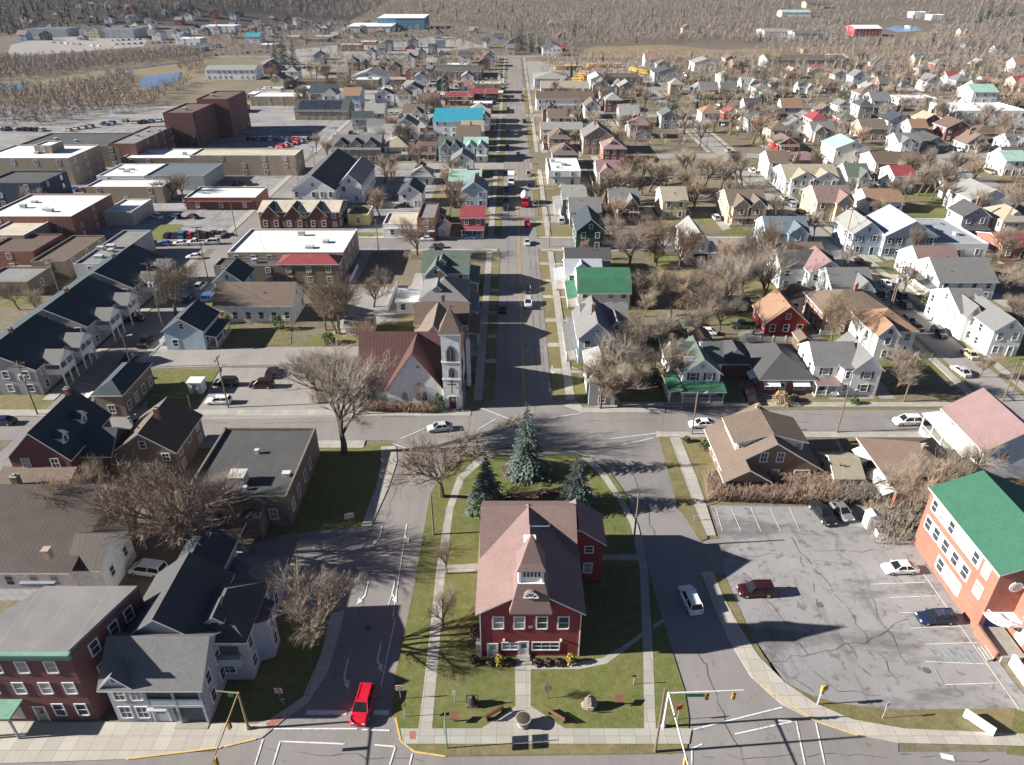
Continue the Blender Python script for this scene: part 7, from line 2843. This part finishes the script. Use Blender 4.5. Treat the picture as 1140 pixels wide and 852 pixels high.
signal(738, 810, 771, "white twin-arm traffic signal pole on the right corner of the island", SIGW, [(7.4, .2, (.52, .88), True), (.35, -9.0, (.75,), False)])
signal(277, 812, 771, "bronze traffic signal pole at the left street corner by the grey porch house", BRONZE, [(.1, -7.6, (.4, .88), False), (-2.2, .1, (), True)])


def pole(px, py, top_py, label, arms=0, transformer=False, lamp=0, mt=None, name="utility_pole", r=.14, sign=None):
    p = P(px, py, 0)
    o = thing(name, label, "pole" if name == "utility_pole" else "street lamp" if name == "street_lamp" else "sign", (p.x, p.y, .0))
    h = height_at(p, px, top_py)
    mt = mt or WOODPOLE
    mb = MB()
    mb.tube((0, 0, -.1), (0, 0, h), r, r * .7, 8)
    mb.build("pole", mt, o)
    for k in range(arms):
        m2 = MB()
        m2.box(-1.2, 1.2, -.06, .06, h - .45 - .8 * k, h - .3 - .8 * k)
        for x in (-1.1, -.5, .5, 1.1):
            m2.tube((x, 0, h - .3 - .8 * k), (x, 0, h - .12 - .8 * k), .05, .05, 6)
        m2.build("crossarm", mt, o)
    if transformer:
        for s in (-.4, .4):
            m2 = MB()
            m2.tube((s, -.1, h * .66), (s, -.1, h * .66 + 1.0), .28, .28, 10)
            m2.build("transformer", GREYTRIM, o)
    if lamp:
        m2 = MB()
        m2.tube((0, 0, h * .92), (lamp, 0, h * .97), .04, .04, 6)
        a = m2.build("lamp_arm", STEEL, o)
        m2 = MB()
        m2.box(min(lamp, lamp * 1.35), max(lamp, lamp * 1.35), -.12, .12, h * .96, h * .99)
        m2.build("lamp_head", GREYTRIM, a)
    o["group"] = "utility poles along the streets"
    return p, h


POLES = {}
for key, a in {
    'w1': (42, 462, 402, "crossarmed utility pole with transformers at the left cross street", 2, True, 0), 'w2': (183, 370, 292, "tall utility pole with transformer beside the pale blue gabled house", 1, True, 1.5),
    'w3': (147, 410, 372, "street lamp pole above the small dark stone house", 0, False, 1.4), 'w4': (222, 490, 440, "bare wooden pole behind the flat-roofed stone building", 0, False, 0),
    'w5': (67, 329, 288, "leaning-wire utility pole beyond the row houses", 1, False, 0), 'w6': (232, 312, 252, "utility pole at the west street corner before the market building", 1, False, 0),
    'w7': (264, 264, 222, "utility pole at the striped downtown lot corner", 1, False, 0), 'c1': (421.5, 279, 244, "utility pole on the second street by the cream-roofed shopfront", 1, False, 0),
    'c2': (414, 243, 212, "pale street lamp in the court beside the ochre store", 0, False, 1.5), 'r1': (931.5, 482, 433, "wooden utility pole in front of the brick ranch house", 0, False, 1.2),
    'r2': (770, 484, 436, "wooden utility pole at the corner by the green-porch house", 0, False, 1.2), 'r3': (1116, 447, 403, "sunlit utility pole where the east street meets the cross street", 0, False, 1.2),
    'r4': (1126, 440, 398, "second sunlit pole close to the east street junction pole", 1, False, 0), 'r5': (991, 349, 296, "sunlit utility pole with transformer on the east street", 1, True, 1.2),
    'r6': (938, 281, 232, "utility pole beside the pale blue tall house", 1, False, 0), 'm1': (611.6, 275, 238, "utility pole at the second street corner of the main street", 1, False, 0),
    'm2': (757, 262, 222, "utility pole before the tall cream house", 1, False, 0), 'i1': (704.5, 611, 549, "dark wooden pole beside the right walk of the island", 0, False, 0),
    'i2': (729, 838, 766, "tall slim dark pole at the right end of the bottom walk", 0, False, 0), 'd1': (839, 373, 330, "wooden pole beside the red barn house", 0, False, 0),
    'k1': (396, 462, 415, "wooden pole in front of the church side wing", 1, False, 0), 'm3': (612, 190, 160, "utility pole by the white storefront on the main street", 1, False, 0), 'k2': (483, 596, 552, "slim bare sapling-like post by the left island walk", 0, False, 0),
}.items():
    POLES[key] = pole(*a)


def wire(a, b, da, db, label, sag=.8):
    (p, h), (q, k) = POLES[a], POLES[b]
    mb = MB()
    A, B = Vector((p.x, p.y, h - .4 - da)), Vector((q.x, q.y, k - .4 - db))
    prev = None
    for i in range(13):
        t = i / 12
        c = A.lerp(B, t) - Vector((0, 0, sag * 4 * t * (1 - t)))
        if prev is not None:
            mb.tube(prev, c, .022, .022, 4, 0, False)
        prev = c
    o = mb.build("power_line", RUBBER)
    tag(o, label, "cable")


wire('w1', 'w4', .2, .2, "overhead cable crossing the lawn from the crossarmed pole", 1.2)
wire('w2', 'w6', .2, .2, "overhead cable along the west street to the market corner", 1.5)
wire('r2', 'r1', .2, .2, "overhead cable along the street before the ranch house", 1.0)
wire('r1', 'r3', .2, .2, "overhead cable from the ranch house pole to the east street", 1.4)
wire('r5', 'r6', .2, .2, "overhead cable along the upper east street", 1.4)
wire('w6', 'w7', .2, .2, "overhead cable past the market building corner", 1.0)


def sign(px, py, h, w, hh, colour, label, facing=0.0, post=STEEL, z=.13, zlow=None):
    p = P(px, py, z)
    o = thing("sign", label, "sign", (p.x, p.y, z), facing)
    mb = MB()
    mb.tube((0, 0, 0), (0, 0, h), .035, .035, 6)
    mb.build("post", post, o)
    mb = MB()
    mb.box(-w / 2, w / 2, -.06, -.035, h - hh, h)
    mb.build("plate", mat('sign_paint', colour, .5), o)
    return o


def square_sign_marks(o, kind, h):
    """do-not-enter disc or arrow on a plate"""
    mb = MB()
    if kind == 'enter':
        mb.tube((0, -.061, h - .38), (0, -.07, h - .38), .33, .33, 16, 0)
        mb.box(-.24, .24, -.085, -.072, h - .43, h - .33, 1)
        mb.build("symbol", [mat('sign_red', (.5, .03, .03), .5), WHITE], o)
    else:
        mb.box(-.3, .12, -.07, -.061, h - .26, h - .2)
        mb.quad([(.12, -.068, h - .33), (.34, -.068, h - .23), (.12, -.068, h - .13)])
        mb.build("symbol", WHITE, o)


s = sign(446, 778, 2.2, .8, .8, (.66, .65, .62), "do not enter sign on the left verge of the island")
square_sign_marks(s, 'enter', 2.2)
s = sign(313, 781, 2.2, .8, .8, (.66, .65, .62), "do not enter sign on the shaded corner lawn", z=.02)
square_sign_marks(s, 'enter', 2.2)
s = sign(316, 785, 1.3, .8, .36, (.03, .03, .03), "black one way sign under the corner lawn do not enter sign", z=.02)
square_sign_marks(s, 'arrow', 1.3)
s = sign(754, 801, 2.3, .7, .7, (.5, .03, .03), "red stop sign beside the white signal pole", 0.3)
sign(451, 798, 2.2, .55, .55, (.55, .4, .05), "small yellow warning sign at the island kerb", 0.8)
sign(705, 762, 1.6, .4, .35, (.06, .06, .06), "small dark sign on the right front lawn")
sign(506, 782, 1.9, .45, .7, (.6, .6, .57), "white notice sign on the left front lawn")
sign(982, 800, 2.6, .5, .6, (.5, .5, .5), "grey street sign on the strip below the car park", .4, z=.01)
sign(390, 584, 2.0, 1.3, .9, (.6, .58, .5), "white board sign on the shaded lawn by the stone building", .3, z=.01)
for k, (x, lab) in enumerate(((790, "white notice plate left of the pair beside the car park walk"), (793.5, "white notice plate right of the pair beside the car park walk"))):
    sign(x - 17, 580 - 0, 1.0, .5, .45, (.62, .62, .6), lab, z=.02)


def route_signs():
    p = P(498, 833, .13)
    o = thing("route_sign", "slim green post with four edge-on route plates at the bottom walk", "sign", (p.x, p.y, .13))
    mb = MB()
    mb.tube((0, 0, 0), (0, 0, 5.0), .06, .05, 6)
    mb.build("post", mat('sign_green', (.05, .14, .1)), o)
    for k, (z, y) in enumerate(((4.2, -.75), (4.2, .1), (3.3, -.75), (3.3, .1))):
        mb = MB()
        mb.box(-.08, -.06, y - .05, y + .65, z - .35, z + .4)
        mb.build("plate", WHITE, o)


route_signs()


def yellow_crossing_sign():
    p = P(910, 784, .13)
    o = thing("crossing_signal", "pedestrian signal post with yellow head beside the car park pavement", "traffic light", (p.x, p.y, 0.0))
    mb = MB()
    mb.tube((0, 0, 0), (0, 0, 3.0), .07, .06, 8)
    mb.build("pole", SIGW, o)
    lamp_head(o, 0, -.1, 3.2, .3)
    mb = MB()
    mb.box(.1, .5, -.1, .1, 2.4, 3.0)
    mb.build("signal_box", SIGY, o)


yellow_crossing_sign()


def bench(px, py, rz, label):
    p = P(px, py, .135)
    o = thing("bench", label, "bench", (p.x, p.y, .135), rz, "benches on the front lawn")
    wood = mat('bench_wood', (.17, .085, .05))
    mb = MB()
    for k in range(3):
        mb.box(-1.1, 1.1, -.25 + k * .18, -.1 + k * .18, .42, .47)
    mb.build("seat", wood, o)
    mb = MB()
    for k in range(3):
        mb.box(-1.1, 1.1, .29, .33, .55 + k * .17, .68 + k * .17)
    mb.build("backrest", wood, o)
    for s in (-.9, .9):
        mb = MB()
        mb.box(s - .05, s + .05, -.25, .3, 0, .42)
        mb.box(s - .05, s + .05, .25, .29, .4, 1.0)
        mb.build("leg", DARKTRIM, o)


bench(549, 796, R(-145), "brown bench left of the front walk of the town hall")
bench(620, 798, R(145), "brown bench right of the front walk of the town hall")


def lawn_things():
    p = P(582.5, 807, .14)
    o = thing("planter", "round stone planter in the middle of the front walk", "planter", (p.x, p.y, .15))
    mb = MB()
    mb.lathe([(.5, 0), (.62, .1), (.55, .3), (.72, .9), (.82, 1.0), (.82, 1.1), (.7, 1.1)], 20)
    mb.build("bowl", CONC, o)
    mb = MB()
    mb.lathe([(.7, 1.105), (.4, 1.16), (.01, 1.2)], 16)
    mb.build("soil", mat('soil', (.07, .05, .035)), o)
    p = P(526, 785, .13)
    o = thing("bell_monument", "dark bell on a stone base on the left front lawn", "monument", (p.x, p.y, .13))
    mb = MB()
    mb.prism([(-.55, -.4), (.55, -.4), (.55, .4), (-.55, .4)], 0, .35)
    mb.build("base", mat(*WALL['S']), o)
    mb = MB()
    mb.lathe([(.52, .5), (.46, .7), (.33, 1.1), (.28, 1.35), (.15, 1.5), (.05, 1.55)], 14)
    mb.build("bell", mat('iron', (.03, .03, .032), .5), o)
    mb = MB()
    for s in (-.58, .58):
        mb.box(s - .04, s + .04, -.05, .05, .35, 1.65)
    mb.box(-.6, .6, -.05, .05, 1.55, 1.64)
    mb.build("yoke", DARKTRIM, o)
    p = P(656, 787, .13)
    o = thing("boulder_monument", "rough upright boulder with plaque on the right front lawn", "monument", (p.x, p.y, .13))
    q = random.Random(4)
    mb = MB()
    prof = [(.75, 0), (.85, .3), (.7, .9), (.5, 1.4), (.2, 1.7), (.02, 1.75)]
    mb.lathe(prof, 9)
    mb.v = [(x * q.uniform(.8, 1.15), y * q.uniform(.7, 1.1) * .8, z * q.uniform(.92, 1.06)) for x, y, z in mb.v]
    mb.build("rock", mat(*WALL['S']), o)
    mb = MB()
    mb.box(-.3, .3, -.82, -.72, .5, .95)
    mb.build("plaque", mat('brass', (.5, .45, .32), .4), o)
    for (px, py, lab) in ((506, 803, "low wooden lectern plaque on the left front lawn"), (689, 784, "low brown ground plaque on the right front lawn")):
        p = P(px, py, .13)
        o = thing("plaque", lab, "plaque", (p.x, p.y, .13))
        mb = MB()
        mb.box(-.07, .07, -.07, .07, 0, .8)
        mb.build("post", WOODPOLE, o)
        mb = MB()
        mb.profile([(-.35, .72), (.35, 1.05), (.35, 1.12), (-.35, .8)], 'x', -.5, .5)
        mb.build("panel", mat('bench_wood', (.17, .085, .05)), o)


lawn_things()


def small_structures():
    # white board sign by the lower street
    p = P(1088, 809, 0)
    o = thing("board_sign", "long low white board sign on the grass below the car park", "sign", (p.x, p.y, 0), R(-52))
    mb = MB()
    mb.box(-1.45, 1.45, -.12, .12, .2, 1.25)
    mb.build("panel", WHITE, o)
    for s in (-1.2, 1.2):
        mb = MB()
        mb.box(s - .1, s + .1, -.1, .1, 0, .2)
        mb.build("post", WHITE, o)
    # propane tank and bins near the hall
    p = P(968, 586, 0)
    o = thing("storage_tank", "white upright storage box at the end of the car park", "tank", (p.x, p.y, 0))
    mb = MB()
    mb.prism([(-.8, -.7), (.8, -.7), (.8, .7), (-.8, .7)], 0, 2.2)
    mb.build("body", WHITE, o)
    mb = MB()
    mb.profile([(-.9, 2.2), (0, 2.6), (.9, 2.2)], 'y', -.8, .8)
    mb.build("lid", GREYTRIM, o)
    p = P(980, 597, 0)
    o = thing("bin", "short white bin beside the white storage box", "bin", (p.x, p.y, 0))
    mb = MB()
    mb.box(-.7, .7, -.5, .5, 0, 1.1)
    mb.build("body", WHITE, o)
    mb = MB()
    mb.box(-.75, .75, -.55, .55, 1.1, 1.2)
    mb.build("lid", DARKTRIM, o)
    # booth at the church car park
    p = P(221, 436, 0)
    o = thing("booth", "little white booth on the lawn edge of the church car park", "booth", (p.x, p.y, 0))
    mb = MB()
    mb.box(-1.2, 1.2, -1, 1, 0, 2.3)
    mb.build("wall", WHITE, o)
    mb = MB()
    mb.box(-1.4, 1.4, -1.2, 1.2, 2.3, 2.5)
    mb.build("roof", mat('trim', (.6, .59, .56)), o)
    add_door(o, (0, -1, 0), 0, (.3, .28, .26), .9, 1.95)
    # red garden shed
    p = P(812, 347, 0)
    o = thing("shed", "small red garden shed with grey roof", "shed", (p.x, p.y, 0))
    mb = MB()
    mb.profile([(0, -.1), (0, 2.3), (1.6, 3.1), (3.2, 2.3), (3.2, -.1)], 'x', -2.6, 2.6)
    mb.build("wall", mat(*WALL['R']), o)
    mb = MB()
    t = [(-.3, 2.2), (1.6, 3.12), (3.5, 2.2)]
    mb.strip([(u, z + .12) for u, z in t], t, 'x', -2.8, 2.8)
    mb.build("roof", [mat(*ROOF['g']), WHITE], o)
    add_door(o, (.5, 0, 0), 0, (.6, .58, .55), 1.4, 1.9)
    # white picket fences
    for pts, lab in (([(832, 381), (902, 381)], "white picket fence in front of the red barn house"), ([(902, 381), (914, 396)], "white picket fence running toward the ranch house"), ([(912, 374), (934, 373)], "white picket fence beside the brick hip house")):
        a, b = P(*pts[0], 0), P(*pts[1], 0)
        o = thing("fence", lab, "fence", (a.x, a.y, 0), math.atan2(b.y - a.y, b.x - a.x))
        L = (b - a).length
        mb = MB()
        mb.box(0, L, -.03, .03, .3, .4)
        mb.box(0, L, -.03, .03, .95, 1.05)
        k = 0
        while k * .16 < L:
            mb.box(k * .16, k * .16 + .1, -.05, -.032, .1, 1.25)
            k += 1
        mb.build("picket_panel", WHITE, o)
        n = max(2, int(L / 2.5) + 1)
        for i in range(n):
            m2 = MB()
            m2.box(L * i / (n - 1) - .08, L * i / (n - 1) + .08, -.08, .08, 0, 1.45)
            m2.build("post", WHITE, o)
    # blue umbrella-like tarp and boats in gardens
    p = P(750, 369, 0)
    o = thing("boat", "pale green upturned rowing boat among the garden trees", "boat", (p.x, p.y, .1), R(15))
    mb = MB()
    prof = []
    for k in range(9):
        t = k / 8
        wv = 1.0 * math.sin(math.pi * min(1, t * .8 + .2)) if t < 1 else 0.02
        prof.append((t * 4.6 - 2.3, wv))
    for (y0, w0), (y1, w1) in zip(prof, prof[1:]):
        mb.quad([(-w0, y0, 0), (-w1, y1, 0), (-w1 * .5, y1, .6), (-w0 * .5, y0, .6)])
        mb.quad([(-w0 * .5, y0, .6), (-w1 * .5, y1, .6), (w1 * .5, y1, .6), (w0 * .5, y0, .6)])
        mb.quad([(w0 * .5, y0, .6), (w1 * .5, y1, .6), (w1, y1, 0), (w0, y0, 0)])
    mb.build("hull", mat('paint', (.3, .42, .38)), o)
    mb = MB()
    mb.box(-.05, .05, -2.2, 2.2, .6, .68)
    mb.build("keel", WHITE, o)


small_structures()


def auto_pole(x, y, h, arms=1, along='y'):
    o = put("utility_pole", None, None, (x, y, ground_z(x, y)), 0 if along == 'y' else math.pi / 2)
    mb = MB()
    mb.tube((0, 0, -.1), (0, 0, h), .15, .1, 7)
    mb.build("pole", WOODPOLE, o)
    mb = MB()
    mb.box(-1.2, 1.2, -.06, .06, h - .5, h - .36)
    for q_ in (-1.1, -.5, .5, 1.1):
        mb.tube((q_, 0, h - .36), (q_, 0, h - .16), .05, .05, 5)
    mb.build("crossarm", WOODPOLE, o)
    if pk.random() < .35:
        mb = MB()
        mb.tube((.35, 0, h * .7), (.35, 0, h * .7 + 1.0), .28, .28, 8)
        mb.build("transformer", GREYTRIM, o)
    auto(o, "wooden utility pole", "pole", "utility poles along the streets")
    return Vector((x, y, h - .45))


pk = random.Random(9)
RUNS = []
for xs_, ys_, along in ((8.3, [221, 252, 322, 352, 384, 420, 455, 482, 520, 560, 610], 'y'), (84.7, [148, 172, 222, 258, 322, 360, 390, 430, 470], 'y'), (-73.4, [215, 248, 272, 312, 350, 388], 'y'), (167.2, [240, 280, 330, 370, 430], 'y'),
                        (None, [(30, 200.4), (110, 200.4), (150, 200.4), (-30, 200.2), (-60, 200.2)], 'x'), (None, [(-100, 107.4), (-50, 107.6), (70, 109.6), (120, 109.4)], 'x')):
    pts = [(xs_, y) for y in ys_] if xs_ is not None else ys_
    RUNS.append([])
    for x, y in pts:
        if visible(x, y, 0, -5) and is_free(x - .2, x + .2, y - .2, y + .2, .1):
            q_ = auto_pole(x, y, pk.uniform(9, 11), 1, along)
            if RUNS[-1] and (RUNS[-1][-1] - q_).length > 60:
                RUNS.append([])
            RUNS[-1].append(q_)


def auto_wire(A, B):
    mb = MB()
    prev = None
    for off in (-.9, .9):
        prev = None
        for i in range(9):
            t = i / 8
            d = (B - A).normalized()
            c = A.lerp(B, t) + Vector((-d.y * off, d.x * off, .3 - 3.2 * t * (1 - t)))
            if prev is not None:
                mb.tube(prev, c, .02, .02, 3, 0, False)
            prev = c
    m = (A + B) / 2
    mb.v = [(x - m.x, y - m.y, z) for x, y, z in mb.v]
    o = mb.build("power_line", RUBBER, None, (m.x, m.y, 0))
    auto(o, "overhead power line", "cable", "power lines along the streets")


for run in RUNS:
    for A, B in zip(run, run[1:]):
        auto_wire(A, B)

# cars in driveways and along the kerbs
ck = random.Random(31)
for (a, b, c, d) in list(FOOT):
    if not 104 < c < 400 or a < -70 or b - a > 16 or b - a < 5.5 or ck.random() > .3:
        continue
    x = ck.choice([a - 2.2, b + 2.0])
    y = c + ck.uniform(-3, 5)
    if visible(x, y, 0, -10) and is_free(x - 1.1, x + 1.1, y - 2.5, y + 2.5, .1) and abs(x - 2) > 12:
        vehicle(x, y, ck.choice(['sedan', 'suv', 'suv', 'pickup', 'wagon', 'van']), ck.choice(list(set(PAINT) - {'yellow'})) if False else ck.choice(['white', 'silver', 'grey', 'black', 'dark blue', 'maroon', 'red', 'tan', 'blue']), ck.choice([0, 180]) + ck.uniform(-3, 3))
for x, y0, y1, hd in ((6.2, 212, 280, 0), (-2.0, 206, 280, 180), (6.2, 312, 392, 0), (-2.0, 312, 470, 180), (91.2, 112, 300, 0), (86.4, 112, 300, 180), (-75.4, 110, 380, 0), (6.2, 410, 520, 0), (91.2, 312, 470, 0)):
    y = y0
    while y < y1:
        if ck.random() < .3 and visible(x, y, 0, -10) and not any(p < y < q for p, q in ((186, 203), (278, 312), (392, 407))):
            vehicle(x, y, ck.choice(['sedan', 'suv', 'suv', 'pickup', 'wagon', 'van']), ck.choice(['white', 'silver', 'grey', 'black', 'dark blue', 'maroon', 'black', 'tan']), hd + ck.uniform(-2, 2))
        y += 7.5


# ------------------------------------------------------------------ labels of everything told apart by its neighbours
def short(label):
    for w in (" beside ", " behind ", " on the ", " by ", " facing ", " at the", " below", " between ", " above ", " tucked", " near ", " directly", " second ", " right behind", " amid ", " joined", " beyond ", " rising", " under ", " of the wide", " left of", " with front", " to the"):
        i = label.find(w)
        if i > 8:
            label = label[:i]
    return label


def finish_labels():
    from collections import Counter
    cnt = Counter(short(l[0]) for l in LANDMARKS)
    marks = []
    for l, x, y, hx, hy in LANDMARKS:
        s_ = short(l)
        if cnt[s_] > 1:
            s_ = l
        if len(s_.split()) <= 8:
            marks.append((s_, x, y, hx, hy))
    groups = {}
    for o, desc in AUTO:
        x, y = o.location.x, o.location.y
        best = []
        for m in marks:
            dx = max(0, abs(x - m[1]) - m[3])
            dy = max(0, abs(y - m[2]) - m[4])
            best.append((math.hypot(dx, dy), m))
        best.sort(key=lambda t: t[0])
        for d, m in best:
            if len(desc.split()) + len(m[0].split()) + 6 > 16:
                continue
            ddx, ddy = (x - m[1]) / (m[3] + 4), (y - m[2]) / (m[4] + 4)
            if abs(ddx) > abs(ddy):
                rel = "right of the" if ddx > 0 else "left of the"
            else:
                rel = "behind the" if ddy > 0 else "in front of the"
            break
        groups.setdefault((desc, rel, m[0]), []).append((d, o))
    for (desc, rel, nm), l in groups.items():
        l.sort(key=lambda t: t[0])
        for k, (d, o) in enumerate(l):
            pre = f"{ORD[k]} nearest " if 0 < k < len(ORD) else ("nearest " if len(l) > 1 else "")
            tag(o, f"{pre}{desc} {rel} {nm}", o["category"])


finish_labels()
print("OBJECTS TOTAL", len(bpy.data.objects), "THINGS", len(LABELS), "TREES/CARS AUTO", len(AUTO))
